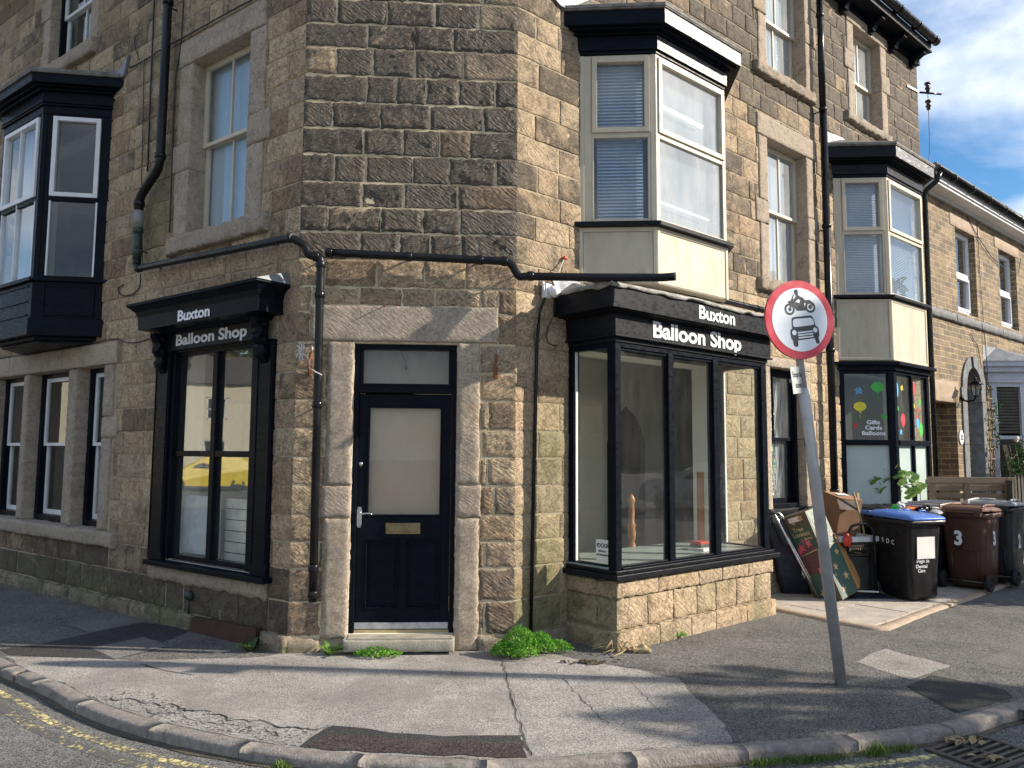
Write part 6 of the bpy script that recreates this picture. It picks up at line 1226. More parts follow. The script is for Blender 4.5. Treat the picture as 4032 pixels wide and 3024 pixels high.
mb = MB(); dpoly(mb, [(425, 740), (430, 705), (450, 685), (690, 648), (715, 655), (738, 690), (765, 800), (795, 820), (812, 860), (818, 960), (805, 985), (822, 1060), (812, 1082), (778, 1085), (768, 1065), (750, 1000), (540, 1040), (515, 1045), (514, 1130), (495, 1147), (465, 1145), (452, 1120), (440, 1050), (420, 1020), (408, 960), (405, 900), (415, 880), (430, 868)], .0022); part('car_symbol', mb, [MT['signblack']], face_o)
mb = MB(); dpoly(mb, [(440, 780), (445, 735), (470, 713), (690, 682), (722, 700), (743, 765), (735, 790), (700, 800), (480, 840), (450, 835)], .0032)
sext(mb, circ(.066, *D(460, 928), 18), .0013, .0032); sext(mb, circ(.064, *D(758, 872), 18), .0013, .0032)
for y in (0, 40, 80): dpoly(mb, [(508+y*.12, 916+y), (718+y*.14, 880+y), (722+y*.14, 902+y), (511+y*.12, 940+y)], .0032)
part('symbol_gap', mb, [MT['signwhite']], face_o)
# small plate under the sign
nP = hd(128); xP = hd(38); pp = R_(9.5); XP = xP*math.cos(pp)+np.array([0, 0, 1])*math.sin(pp)*.6; XP /= np.linalg.norm(XP); YP = -xP*math.sin(pp)*.8+np.array([-.09, 0, 1]); YP -= XP*(YP@XP); YP /= np.linalg.norm(YP); NP = np.cross(XP, YP); cP = np.array([2.165, 5.80, 2.265])
mb = MB(); mb.obox(cP, XP, YP, NP, .285, .205, .003); mb.obox(cP-NP*.009+XP*.139, XP, YP, NP, .006, .205, .018); mb.obox(cP-NP*.03+XP*.03, XP, YP, NP, .12, .03, .05, 1); po = part('plate', mb, [MT['signgrey'], MT['greyback']], sgn, .001)
mb = MB(); text_mb(mb, 'Except for', cP+NP*.003+YP*.022, XP, YP, .062, 1, .0008, .0008, 'CENTER', width=.22); text_mb(mb, 'access', cP+NP*.003-YP*.058, XP, YP, .062, 1, .0008, .0008, 'CENTER', width=.14); part('lettering', mb, [MT['signblack']], po)

# ------------------------------------------------------------------ wheelie bins
def rrect(w, d, r, z, yc=0, xc=0, n=5):
    P = []
    for sx_, sy_, a0 in ((1, 1, 0), (-1, 1, 90), (-1, -1, 180), (1, -1, 270)):
        for k in range(n): a = R_(a0+90*k/(n-1)); P.append((xc+sx_*(w/2-r)+r*math.cos(a), yc+sy_*(d/2-r)+r*math.sin(a), z))
    return P
def loft(mb, loops, m=0, cap0=True, cap1=True):
    n = len(loops[0]); V = [p for l in loops for p in l]; F = [(i*n+k, i*n+(k+1) % n, (i+1)*n+(k+1) % n, (i+1)*n+k) for i in range(len(loops)-1) for k in range(n)]
    mb.add(V, F, m, smooth=True); b = mb.n-len(V)
    if cap0: mb.f.append([b+k for k in range(n)][::-1]); mb.m.append(m); mb.sm.append(False)
    if cap1: mb.f.append([mb.n-n+k for k in range(n)]); mb.m.append(m); mb.sm.append(False)
def wheelie(loc, heading, body, lid, label, group='wheelie bins', style=0, H_=.93):
    t = thing('wheelie_bin', label, 'bin', (*loc, .024), math.pi-R_(heading), group, local=True)
    mb = MB(); loft(mb, [rrect(.40, .40, .05, .03, -.05), rrect(.43, .47, .06, .06, -.03), rrect(.455, .52, .055, .35, -.005), rrect(.50, .60, .05, H_-.06, .0)], cap1=False)
    b = part('body', mb, [MT[body]], t)
    mb = MB(); loft(mb, [rrect(.50, .60, .05, H_-.065), rrect(.565, .665, .05, H_-.06), rrect(.575, .69, .05, H_-.005, -.01), rrect(.55, .66, .05, H_), rrect(.50, .60, .05, H_-.01)], cap0=False, cap1=True); part('rim', mb, [MT[body]], t)
    mb = MB(); mb.tube([(-.20, .365, H_+.01), (.20, .365, H_+.01)], .016, 10)
    for sx_ in (-1, 1): mb.box(ID, sx_*.17, sx_*.24, -.385, -.30, H_-.04, H_+.03)
    part('handle', mb, [MT[body]], t, .006)
    mb = MB(); zb = H_+.035
    top = [[(x, y, z_(x, y)) for x, y, _ in rrect(.555-k*.02, .70-k*.02, .06, 0, -.015)] for k, z_ in ((0, lambda x, y: H_+.006+.02*(y > .2)), (0, lambda x, y: H_+.025+.03*(y+.36)/.7), (2, lambda x, y: H_+.042+.03*(y+.36)/.7), (7, lambda x, y: H_+.058+.035*(y+.36)/.7), (16, lambda x, y: H_+.064+.035*(y+.36)/.7))]
    loft(mb, top)
    for sx_ in (-1, 1): mb.box(ID, sx_*.215, sx_*.27, -.395, -.26, H_+.03, H_+.075)
    if style == 0:
        for yy in (-.12, .10): mb.tube([(.10, yy, H_+.07), (.11, yy, H_+.095), (.20, yy, H_+.095), (.21, yy, H_+.07)], .011, 8)
    else:
        for sx_ in (-1, 1): mb.tube([(sx_*.245, .33, H_+.08), (sx_*.215, .10, H_+.098), (sx_*.20, -.25, H_+.085), (sx_*.10, -.31, H_+.075)], .016, 8)
    part('lid', mb, [MT[lid]], t, .004)
    for sx_ in (-1, 1):
        mb = MB(); mb.lathe((sx_*.235, .245, .105), (sx_, 0, 0), [(0, 0), (.06, 0), (.095, .002), (.105, .012), (.105, .045), (.095, .055), (.07, .055), (.065, .045), (.02, .045), (.02, .06), (0, .06)], 24); part('wheel', mb, [MT['rubber']], t)
    mb = MB(); mb.tube([(-.24, .245, .105), (.24, .245, .105)], .012, 8); part('axle', mb, [MT['iron']], t)
    mb = MB()
    for sx_ in (-1, 1):
        for yy in (-.12, .02):
            mb.add([(sx_*(.255), yy-.014, H_-.12), (sx_*.255, yy+.014, H_-.12), (sx_*.253, yy+.005, H_-.20), (sx_*.253, yy-.005, H_-.20)], [(0, 1, 2, 3)])
    part('lift_slots', mb, [MT['recess_black']], t)
    # moulded step in the back
    mb = MB(); pts = [(-.15, .12), (-.15, .46), (-.11, .51), (.11, .51), (.15, .46), (.15, .12)]
    for (a, b2) in zip(pts, pts[1:]): 
        yf = lambda z: .225+.075*(z-.06)/.80+.006
        mb.tube([(a[0], yf(a[1]), a[1]), (b2[0], yf(b2[1]), b2[1])], .007, 6)
    part('back_moulding', mb, [MT[body]], t)
    return t
def lwall(z, side):     # position of a bin wall at a height: half width / half depth
    f = min(1, max(0, (z-.35)/.52)); return (.2275+.0225*f) if side == 'x' else (.262+.038*f)
b1 = wheelie((4.70, 9.30), 160, 'binblack', 'lidblue', 'black wheelie bin with a blue lid and a torn white poster on its front')
Bz = Z_
for o, chs in ((0, 'HSDC'),):
    mb = MB()
    for k, ch in enumerate(chs): text_mb(mb, ch, (-lwall(.66-.008*k, 'x')-.005, .17-.075*k, .66-.008*k), (0, -1, 0), (-.04, 0, 1), .075, .85, .0, .001)
    part('lettering', mb, [MT['whitep']], b1, label='hand painted letters HSDC')
mb = MB(); mb.obox((.0, -lwall(.62, 'y')-.012, .615), (1, 0, 0), (0, -.03, 1), (0, 1, 0), .27, .25, .002); part('poster', mb, [MT['paper']], b1, label='torn white poster')
mb = MB()
for tx_, z, w2 in (('High St', .445, .19), ('Dental', .385, .17), ('Care', .335, .11)): text_mb(mb, tx_, (-.03 if z > .4 else -.05, -lwall(z, 'y')-.004, z), (1, 0, 0), (0, -.04, 1), .055, 1, .001, .001, 'CENTER', width=w2)
part('lettering', mb, [MT['lettersworn']], b1, label='hand painted words High St Dental Care, half rubbed off')
b3 = wheelie((5.93, 10.04), 49, 'binbrown', 'lidbrown', 'brown wheelie bin with a white number 3 on two sides', style=1, H_=.96)
mb = MB(); text_mb(mb, '3', (.05, .305, .56), (-1, 0, 0), Bz, .24, .85, .010, .002, 'CENTER'); part('number', mb, [MT['whitep']], b3); mb = MB(); text_mb(mb, '3', (-.258, -.02, .56), (0, -1, 0), Bz, .24, .8, .010, .002, 'CENTER'); part('number', mb, [MT['whitep']], b3)
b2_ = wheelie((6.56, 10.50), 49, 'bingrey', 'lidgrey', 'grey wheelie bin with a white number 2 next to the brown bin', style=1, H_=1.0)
mb = MB(); text_mb(mb, '2', (-.252, .0, .48), (0, -1, 0), Bz, .24, .8, .010, .002, 'CENTER'); part('number', mb, [MT['whitep']], b2_)
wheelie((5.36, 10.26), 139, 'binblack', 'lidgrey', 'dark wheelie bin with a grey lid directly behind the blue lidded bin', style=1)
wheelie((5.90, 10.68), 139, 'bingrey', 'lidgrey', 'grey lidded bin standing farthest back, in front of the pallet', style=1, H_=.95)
b6 = thing('open_bin', 'open black bin heaped with black refuse sacks', 'bin', (4.86, 10.30, .024), math.pi-R_(139), local=True); mb = MB(); loft(mb, [rrect(.42, .44, .05, .03), rrect(.50, .60, .05, .86), rrect(.56, .66, .05, .87), rrect(.56, .66, .05, .92)]); part('body', mb, [MT['binblack']], b6)
# refuse sacks and wrappers
mb = MB(); V = []; n, m = 26, 16
for i in range(n):
    for j in range(m):
        a = 2*math.pi*i/n; e = math.pi*j/(m-1); r = 1+.28*float(fbm(i*.9, j*.8, 3)); V.append((4.92+.42*math.sin(e)*math.cos(a)*r, 10.28+.24*math.sin(e)*math.sin(a)*r, .99+.065*math.cos(e)*(1+.5*float(fbm(i*1.3, j, 9)))))
mb.add(V, [(i*m+j, ((i+1) % n)*m+j, ((i+1) % n)*m+j+1, i*m+j+1) for i in range(n) for j in range(m-1)], smooth=True)
lone('refuse_sack', mb, [MT['sack']], 'crumpled black plastic sack lying on the open bin', 'sack')
def crumple(name, c, s, mat, label, cat):
    mb = MB(); V = []; n, m = 14, 9
    for i in range(n):
        for j in range(m): a = 2*math.pi*i/n; e = math.pi*j/(m-1); r = 1+.9*float(fbm(i*1.7+c[0]*3, j*1.5, 6)); V.append((c[0]+s[0]*math.sin(e)*math.cos(a)*r, c[1]+s[1]*math.sin(e)*math.sin(a)*r, c[2]+s[2]*math.cos(e)*r))
    mb.add(V, [(i*m+j, ((i+1) % n)*m+j, ((i+1) % n)*m+j+1, i*m+j+1) for i in range(n) for j in range(m-1)]); lone(name, mb, [MT[mat]], label, cat)
crumple('plastic_wrapper', (4.93, 9.97, 1.03), (.045, .04, .035), 'greenp', 'bright green wrapper on top of the rubbish behind the blue lid', 'wrapper'); crumple('plastic_wrapper', (5.12, 9.95, 1.02), (.085, .04, .025), 'orangep', 'bright orange wrapper on top of the rubbish behind the blue lid', 'wrapper'); crumple('plastic_bag', (4.99, 9.96, 1.055), (.06, .04, .045), 'tray', 'clear crumpled bag between the green and orange wrappers', 'bag')
mb = MB(); mb.tube([(5.16, 9.88, 1.01), (5.36, 9.93, 1.035)], .035, 12)
for k in range(3): mb.tube([(5.20+k*.06, 9.89+k*.015, 1.015+k*.008), (5.212+k*.06, 9.893+k*.015, 1.017+k*.008)], .042, 12)
lone('black_tube', mb, [MT['pipe']], 'short black ribbed tube lying on the rubbish behind the blue lid', 'tube')
mb = MB(); mb.obox((4.95, 10.12, .90), (.94, .34, 0), (-.34, .94, 0), Z_, .85, .45, .13); 
lone('black_crate_lid', mb, [MT['crate']], 'black plastic tray holding loose rubbish between the bins', 'tray', bevel=.01)
# ------------------------------------------------------------------ rubbish heap left of the bins
def nrm(v): v = np.array(v, float); return v/np.linalg.norm(v)
nb_ = thing('navy_bag', 'tall navy cloth bag slumped against the wall behind the chrome frame', 'bag', (3.45, 9.55, .02)); mb = MB()
L4 = []
for t_, c_, w_, d_ in ((0, (3.47, 9.60, .025), .34, .22), (.25, (3.42, 9.56, .25), .34, .22), (.6, (3.28, 9.46, .62), .26, .18), (.85, (3.19, 9.42, .85), .19, .14), (1, (3.15, 9.40, .96), .17, .10)):
    L4.append([(c_[0]+(x)*(1+.12*float(fbm(k*.9, t_*6, 2))), c_[1]+y*(1+.12*float(fbm(k*.7, t_*5, 5))), c_[2]+.012*float(fbm(k, t_*9, 7))) for k, (x, y, _) in enumerate(rrect(w_, d_, .04, 0, n=6))])
loft(mb, L4); part('cloth', mb, [MT['navy']], nb_)
cf = thing('folded_trolley', 'folded trolley with two chrome tubes and black fittings leaning on the wall', 'trolley', (3.60, 9.24, .02))
mb = MB(); P = [(3.61, 9.18, .03), (3.38, 9.24, .50), (3.18, 9.27, .92), (3.15, 9.30, .985), (3.19, 9.36, 1.01), (3.26, 9.40, .98), (3.30, 9.38, .92)]; mb.tube(P, .015, 10); mb.tube([(3.65, 9.24, .03), (3.42, 9.30, .50), (3.30, 9.34, .75)], .015, 10); part('chrome_tubes', mb, [MT['chrome']], cf)
mb = MB(); mb.obox((3.25, 9.36, .80), nrm((.45, .1, .1)), nrm((-.2, .03, .45)), nrm((0, 1, 0)), .14, .36, .05); mb.tube([(3.05, 9.36, .97), (3.12, 9.30, 1.01), (3.22, 9.32, 1.0)], .022, 8); mb.tube([(3.10, 9.33, .93), (3.13, 9.38, .70), (3.22, 9.40, .62)], .012, 8); part('black_fitting', mb, [MT['crate']], cf, .01)
# long printed box
bx = thing('long_printed_box', 'long green and brown printed tree box with stars, leaning and torn at one side', 'box', (3.75, 9.1, .02))
ax_a = nrm((.335, -.13, -.935)); c0_ = np.array((.82, .52, 0.)); c0_ = nrm(c0_-ax_a*(c0_@ax_a)); ax_b = np.cross(c0_, ax_a); ax_b = nrm(ax_b)
if ax_b[1] > 0: ax_b = -ax_b       # from the far left edge towards the near ridge
Lb, Wb, Cb = 1.06, .36, .34
ridge_bot = np.array([3.80, 8.98, .05]); bc = ridge_bot-ax_a*Lb/2-ax_b*Wb/2+c0_*Cb/2
BF = lambda a, b, c: ridge_bot-ax_a*a-ax_b*b+c0_*c       # a up the ridge, b back along the front face, c along the side face
mb = MB(); mb.obox(bc, ax_a, ax_b, c0_, Lb, Wb, Cb); bo_ = part('card_body', mb, [MT['boxbrown']], bx, .003)
nF = -c0_; nSd = ax_b
def bquad(mb, pts, face_, o, m=0):
    mb.add([(BF(a, b, 0)+nF*o if face_ == 'f' else BF(a, 0, b)+nSd*o) for a, b in pts], [list(range(len(pts)))], m)
def bstar(mb, a, b, r, face_, o, m=0):
    pts = [(a+(r if k % 2 == 0 else r*.42)*math.cos(math.pi*k/5+.3), b+(r if k % 2 == 0 else r*.42)*math.sin(math.pi*k/5+.3)) for k in range(10)]; bquad(mb, pts, face_, o, m)
mb = MB(); bquad(mb, [(.06, .04), (.90, .04), (.90, .32), (.06, .32)], 'f', .002); bquad(mb, [(.02, .02), (1.04, .02), (1.04, .32), (.02, .32)], 's', .002); part('printed_panel', mb, [MT['boxgreen']], bx)
mb = MB(); bquad(mb, [(.34, .06), (.66, .06), (.68, .30), (.34, .30)], 'f', .004); part('tree_picture', mb, [MT['magenta']], bx)
mb = MB()
for a, b, r in ((.66, .24, .065), (.70, .13, .055), (.62, .28, .05), (.74, .19, .03)): bstar(mb, a, b, r, 'f', .006)
bquad(mb, [(.34, .06), (.40, .06), (.40, .14), (.34, .14)], 'f', .006); part('pink_star', mb, [MT['pink']], bx)
mb = MB()
for a, b, r, fc in ((.10, .20, .06, 'f'), (.20, .10, .03, 'f'), (1.0, .10, .05, 'f'), (.96, .22, .03, 'f'), (.10, .10, .05, 's'), (.22, .24, .06, 's'), (.36, .12, .055, 's'), (.50, .25, .05, 's'), (.63, .10, .045, 's'), (.76, .22, .055, 's'), (.90, .10, .05, 's'), (.98, .26, .04, 's'), (.28, .06, .025, 's'), (.44, .06, .025, 's'), (.70, .28, .03, 's')): bstar(mb, a, b, r, fc, .005)
part('printed_star', mb, [MT['star']], bx)
mb = MB(); dxb, dyb = ax_b, -ax_a
for tx_, a, b, sz, w2 in (('Tree', .855, .19, .075, .15), ('Luminate', .795, .17, .07, .24), ('Extra', .742, .10, .045, .10)): text_mb(mb, tx_, BF(a, b, 0)+nF*.006, dxb, dyb, sz, 1, .001, .0008, 'CENTER', width=w2)
part('lettering', mb, [MT['gold']], bx, label='words Tree Luminate Extra in pale gold')
mb = MB(); bquad(mb, [(.97, .12), (1.03, .12), (1.03, .27), (.97, .27)], 'f', .004); part('address_label', mb, [MT['paper']], bx)
mb = MB(); s0 = BF(.10, 0, .34); mb.add([BF(.02, 0, .34), BF(.70, 0, .34), BF(.62, 0, .46)+np.array([0, .02, 0]), BF(.10, 0, .48)+np.array([0, .03, 0]), BF(.02, 0, .40)], [(0, 1, 2, 3, 4)]); part('torn_flap', mb, [MT['cardo']], bx)
mb = MB(); mb.tube([BF(.56, .36, 0)+nF*.006, BF(.62, 0, 0)+nF*.008+nSd*.008, BF(.60, 0, .34)+nSd*.006], .005, 5); part('string', mb, [MT['gold']], bx)
# cardboard box behind
cbx = thing('cardboard_box', 'brown cardboard box tilted against the drainpipe', 'cardboard box', (4.12, 9.85, .4)); a1, a2 = nrm((.90, .22, -.06)), nrm((.26, -.12, .90)); a3 = np.cross(a1, a2)
a2 = np.cross(a3, a1); mb = MB(); mb.obox((4.17, 9.86, .95), a1, a2, a3, .30, .50, .38); mb.add([(4.03-.0, 9.60, 1.155), (4.33, 9.67, 1.135), (4.30, 9.56, 1.02), (4.02, 9.50, 1.04)], [(0, 1, 2, 3)], 1); part('card', mb, [MT['card'], MT['carddark']], cbx, .003)
mb = MB(); mb.obox((4.19, 9.84, 1.206), a1, a3, a2, .16, .10, .002); part('address_label', mb, [MT['paper']], cbx)
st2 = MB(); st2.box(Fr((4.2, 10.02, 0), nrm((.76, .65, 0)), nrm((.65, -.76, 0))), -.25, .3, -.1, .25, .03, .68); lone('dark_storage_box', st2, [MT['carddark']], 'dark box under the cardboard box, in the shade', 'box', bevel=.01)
# black basket with a white tray and a looped handle
bkx = thing('black_basket', 'black plastic shopping basket with a looped handle', 'basket', (4.12, 9.52, .02)); bf = Fr((4.12, 9.52, 0), nrm((.97, .22, 0)), nrm((.22, -.97, 0)))
mb = MB()
for (u0, u1, o0, o1) in ((-.24, .24, .17, .19), (-.24, .24, -.19, -.17), (-.24, -.22, -.17, .17), (.22, .24, -.17, .17)):
    mb.box(bf, u0, u1, o0, o1, .50, .53); mb.box(bf, u0, u1, o0, o1, .63, .66); mb.box(bf, u0, u1, o0, o1, .04, .49)
for k in range(17):
    u = -.23+k*.0288; mb.tube([bf.p(u, .18, .53), bf.p(u+.0288, .18, .63)], .005, 4); mb.tube([bf.p(u+.0288, .18, .53), bf.p(u, .18, .63)], .005, 4)
part('basket_body', mb, [MT['crate']], bkx)
mb = MB(); mb.tube([bf.p(-.20, .26, .60), bf.p(-.19, .26, .78), bf.p(-.14, .26, .86), bf.p(-.05, .26, .885), bf.p(.05, .26, .885), bf.p(.12, .26, .86), bf.p(.16, .26, .78), bf.p(.165, .26, .10)], .017, 10); part('handle', mb, [MT['pipe']], bkx)
ty = MB(); ty.box(bf, -.25, .25, -.20, .20, .665, .672); ty.box(bf, -.27, .27, .19, .215, .672, .73); ty.box(bf, -.27, .27, -.215, -.19, .672, .73); ty.box(bf, -.27, -.245, -.19, .19, .672, .73); ty.box(bf, .245, .27, -.19, .19, .672, .73); ty.box(bf, -.005, .005, -.19, .19, .672, .70); lone('white_tray', ty, [MT['tray']], 'white plastic tray resting on the black basket', 'tray', bevel=.004)
crumple('red_plastic_cup', (3.98, 9.22, .70), (.05, .04, .07), 'redp', 'bright red plastic cup beside the white tray', 'cup')
bu = thing('paint_bucket', 'small grey bucket with an orange band beside the wheel of the blue lidded bin', 'bucket', (4.36, 9.72, .024)); mb = MB(); mb.lathe((4.36, 9.72, .024), Z_, [(0, 0), (.085, 0), (.10, .24), (.112, .24), (.112, .262), (.10, .262), (.095, .05), (0, .05)], 22); part('bucket_body', mb, [MT['bucket']], bu); mb = MB(); mb.lathe((4.36, 9.72, .024), Z_, [(.0885, .03), (.0945, .13)], 22); part('band', mb, [plain('orange_band', (.36, .13, .05))], bu)
mb = MB(); mb.tube([(4.235, 9.60, 1.24), (4.30, 9.52, .85), (4.40, 9.44, .03)], [.014, .013, .012], 8); lone('wooden_stick', mb, [MT['dry']], 'pale wooden broom handle leaning beside the blue lidded bin', 'stick')
mb = MB(); mb.box(Fr((4.42, 9.9, 0), nrm((.9, .4, 0)), nrm((.4, -.9, 0))), -.02, .02, -.01, .01, .03, 1.22); lone('wooden_batten', mb, [MT['dry']], 'short wooden batten sticking up left of the black sack', 'batten')
mb = MB(); V = []
for i in range(16):
    for j in range(10): x, y = 3.75+.75*i/15, 9.18+.34*j/9; V.append((x, y, .03+.05*max(0, float(fbm(x*7, y*7, 4))+.25)*(1-abs(i/7.5-1)**3)))
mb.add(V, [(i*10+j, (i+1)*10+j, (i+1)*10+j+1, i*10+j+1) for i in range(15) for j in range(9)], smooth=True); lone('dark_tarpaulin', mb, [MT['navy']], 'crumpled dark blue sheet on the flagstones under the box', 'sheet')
mb = MB(); mb.box(Fr((4.18, 9.32, 0), nrm((.97, -.2, 0)), nrm((.2, .97, 0))), -.18, .18, -.02, .02, .085, .10); lone('white_batten', mb, [MT['paper']], 'pale strip of wood lying on the dark sheet', 'batten')
crumple('white_bag_scrap', (3.50, 9.34, .42), (.03, .03, .16), 'tray', 'white plastic bag scrap behind the chrome trolley', 'bag')
# pallet
pa = thing('wooden_pallet', 'weathered wooden pallet standing on edge behind the bins', 'pallet', (6.5, 11.3, .02)); pf = Fr((6.02, 11.22, 0), nrm((1.0, -.08, 0)), nrm((-.08, -1, 0)))
for k, (z0, z1) in enumerate(((1.315, 1.40), (1.20, 1.285), (1.09, 1.17), (.90, .99), (.58, .68), (.24, .36))):
    mb = MB(); mb.box(pf, -.02 if k else -.04, 1.14, .030 if k else .105, .052 if k else .125, z0, z1); part('slat', mb, [MT['wood']], pa, .004)
for u in (0, .47, 1.04):
    for (o0, o1, w_) in ((.053, .104, .085),):
        mb = MB(); mb.box(pf, u, u+w_, o0, o1, .14, 1.385); part('stringer', mb, [MT['wood']], pa, .005)
for z0 in (1.27, .70, .20): mb = MB(); mb.box(pf, 0, 1.14, -.055, -.033, z0, z0+.09); part('back_board', mb, [MT['wood']], pa, .004)
mb = MB(); mb.box(pf, 1.04, 1.15, .126, .145, .14, 1.40); part('stringer', mb, [MT['wood']], pa, .005)
# fig plant between the bins and the window
fp_ = thing('fig_plant', 'young fig plant with broad green lobed leaves in front of the sticker window', 'plant', (5.33, 10.92, .02)); mb = MB(); mb.tube([(5.30, 10.9, .02), (5.33, 10.9, .6), (5.30, 10.88, 1.0), (5.36, 10.86, 1.25), (5.34, 10.85, 1.45)], [.014, .013, .012, .009, .006], 7); mb.tube([(5.35, 10.87, 1.2), (5.55, 10.82, 1.30), (5.66, 10.78, 1.30)], .006, 5); mb.tube([(5.33, 10.87, 1.2), (5.15, 10.82, 1.36), (5.05, 10.8, 1.34)], .006, 5); mb.tube([(5.31, 10.88, 1.05), (5.15, 10.85, 1.12)], .005, 5); part('stem', mb, [MT['stem']], fp_)
mb = MB()
def lobed(c, a, tilt, s):
    c = np.array(c); ca, sa = math.cos(a), math.sin(a); X = np.array([ca, sa, 0]); Y = np.array([-sa*math.cos(tilt), ca*math.cos(tilt), math.sin(tilt)]); P = [c]
    for k in range(21): q = -2.4+4.8*k/20; r = s*(.62+.38*abs(math.cos(q*1.6))); P.append(c+X*r*math.cos(q)+Y*r*math.sin(q)+np.array([0, 0, -.25*r*abs(math.sin(q))]))
    mb.add(P, [(0, k, k+1) for k in range(1, 21)])
for c_, a in (((5.05, 10.78, 1.36), 3.0), ((5.20, 10.80, 1.45), 2.2), ((5.32, 10.80, 1.52), 1.2), ((5.42, 10.78, 1.47), .4), ((5.54, 10.78, 1.42), .1), ((5.64, 10.76, 1.30), -.5), ((5.56, 10.76, 1.24), -.9), ((5.40, 10.76, 1.36), -.3), ((5.25, 10.76, 1.36), 3.4), ((5.12, 10.80, 1.26), 3.6), ((5.14, 10.85, 1.12), 3.1), ((5.33, 10.85, 1.02), -.8), ((5.48, 10.82, 1.50), .7), ((5.28, 10.82, 1.42), 2.6), ((5.36, 10.74, 1.46), 5.)): [lobed(np.array(c_)+rng.normal(size=3)*.035, a+rng.normal()*.5, rng.uniform(.5, 1.3), rng.uniform(.07, .10)) for _ in range(3)]
part('leaves', mb, [MT['leaff']], fp_)
# picket fence on a mossy kerb wall in front of the brick house
fw2 = MB(); FF = Fr(B.p(7.98, 1.50, 0), B.d, B.n)
for k in range(9): hblock(fw2, FF, k*.6, k*.6+.59, -.02, .20, .10, .04, .012, .1, .03, (rng.random(), .2, .6, .3), .015)
fw2.box(FF, 0, 5.4, -.14, -.001, -.02, .19); lone('low_garden_wall', fw2, [MT['moss']], 'low mossy stone kerb wall under the dark fence at the right edge', 'garden wall')
fe = thing('picket_fence', 'dark timber picket fence at the right edge behind the bins', 'fence', tuple(B.p(8.0, 1.45, .19)))
mb = MB(); mb.box(FF, .04, .12, -.10, -.02, .19, 1.36); part('post', mb, [MT['fence']], fe, .005)
mb = MB(); mb.box(FF, .125, 5.2, -.09, -.05, .45, .53); mb.box(FF, .125, 5.2, -.09, -.05, 1.05, 1.13); part('rails', mb, [MT['fence']], fe, .004)
for k in range(34): u = .17+k*.15; mb = MB(); mb.ext(FF, [(u, .25), (u+.085, .25), (u+.085, 1.36), (u+.042, 1.44), (u, 1.36)], -.048, -.026); part('picket', mb, [MT['fence']], fe, .003)
# climbing rose and low shrubs in the garden
rs = thing('climbing_rose', 'glossy climbing rose with one pale bloom in front of the shuttered bay', 'shrub', tuple(B.p(12.1, .5, .02))); mb = MB()
for k in range(34): u, o, z = rng.uniform(11.7, 13.6), rng.uniform(.15, 1.2), rng.uniform(.6, 1.75); h = 1-(u-11.7)/2.6; leaves(mb, B.p(u, o, z*(.75+.4*h)), (.22, .22, .17), 75, .050, 0, .6)
for k in range(8): leaves(mb, B.p(11.85+rng.uniform(-.1, .15), .12, 1.9+k*.11), (.08, .08, .08), 16, .045, 0, .5)
part('leaves', mb, [MT['leafd']], rs); mb = MB()
for k in range(16): u = rng.uniform(11.8, 13.2); mb.tube([B.p(u, .5, .02), B.p(u+rng.normal()*.1, .4, .9), B.p(u+rng.normal()*.2, .3, 1.9)], .010, 5)
part('stems', mb, [MT['stem']], rs); mb = MB(); mb.lathe(B.p(11.98, .40, 2.02), nrm(B.n*.8-np.array([0, 0, .3])), [(0, -.02), (.05, 0), (.065, .03), (.05, .05), (.02, .045), (0, .03)], 12); part('bloom', mb, [plain('pale_rose_bloom', (.62, .55, .48))], rs)
hs_ = thing('garden_shrub', 'yellow green shrub at the right edge above the fence', 'shrub', tuple(B.p(10.6, 1.5, .02))); mb = MB()
for k in range(16): leaves(mb, B.p(rng.uniform(10.9, 12.4), rng.uniform(1.1, 1.6), rng.uniform(1.0, 1.5)), (.18, .18, .14), 60, .055, 0, .6)
part('leaves', mb, [MT['leaff']], hs_); mb = MB(); mb.tube([B.p(11.3, 1.4, 0), B.p(11.5, 1.35, 1.1)], .02, 6); part('stems', mb, [MT['stem']], hs_)

# ------------------------------------------------------------------ unseen surroundings, some added to shade the corner or show in the glass
def tree(c, h, R0, n, label, size=.16, squash=.8):
    t = thing('broadleaf_tree', label, 'tree', (*c, 0)); mb = MB(); mb.tube([(*c, 0), (c[0]+.1, c[1], h*.35), (c[0], c[1]+.1, h*.62)], [.20, .15, .09], 10)
    for k in range(7): a = k*.9; mb.tube([(c[0], c[1], h*(.38+.03*k)), (c[0]+R0*.4*math.cos(a), c[1]+R0*.4*math.sin(a), h*(.55+.03*k)), (c[0]+R0*.75*math.cos(a), c[1]+R0*.75*math.sin(a), h*(.66+.03*k))], [.07, .045, .02], 7)
    part('trunk', mb, [MT['bark']], t); mb = MB()
    for k in range(n):
        d_ = rng.normal(size=3); d_ /= np.linalg.norm(d_); r = R0*rng.random()**.45; p = np.array([c[0], c[1], h*.72])+d_*r*np.array([1, 1, squash]); leaves(mb, p, (R0*.17,)*3, 26, size, 0, .4)
    part('crown', mb, [MT['leaftree']], t); return t
tree((12.6, 4.25), 6.9, 1.15, 46, 'tree across the street whose soft shadow falls round the sign pole')
tp = thing('shadow_pole', 'tall pole added across the street to cast a thin shadow over the pavement', 'pole', (13, 4.92, 0)); mb = MB(); mb.tube([(13, 4.92, -.1), (13, 4.92, 8.3)], [.085, .07], 12); part('post', mb, [MT['bark']], tp)  # unseen pole, added only for the line of shade it throws
for q, (x, y, lb) in enumerate(((33, 3, 'nearest'), (35, 10, 'middle'), (33, 17, 'farthest'))): tree((x, y), 11.5, 3.8, 60, lb+' of three dark trees across the street, mirrored in the shop front', .45)
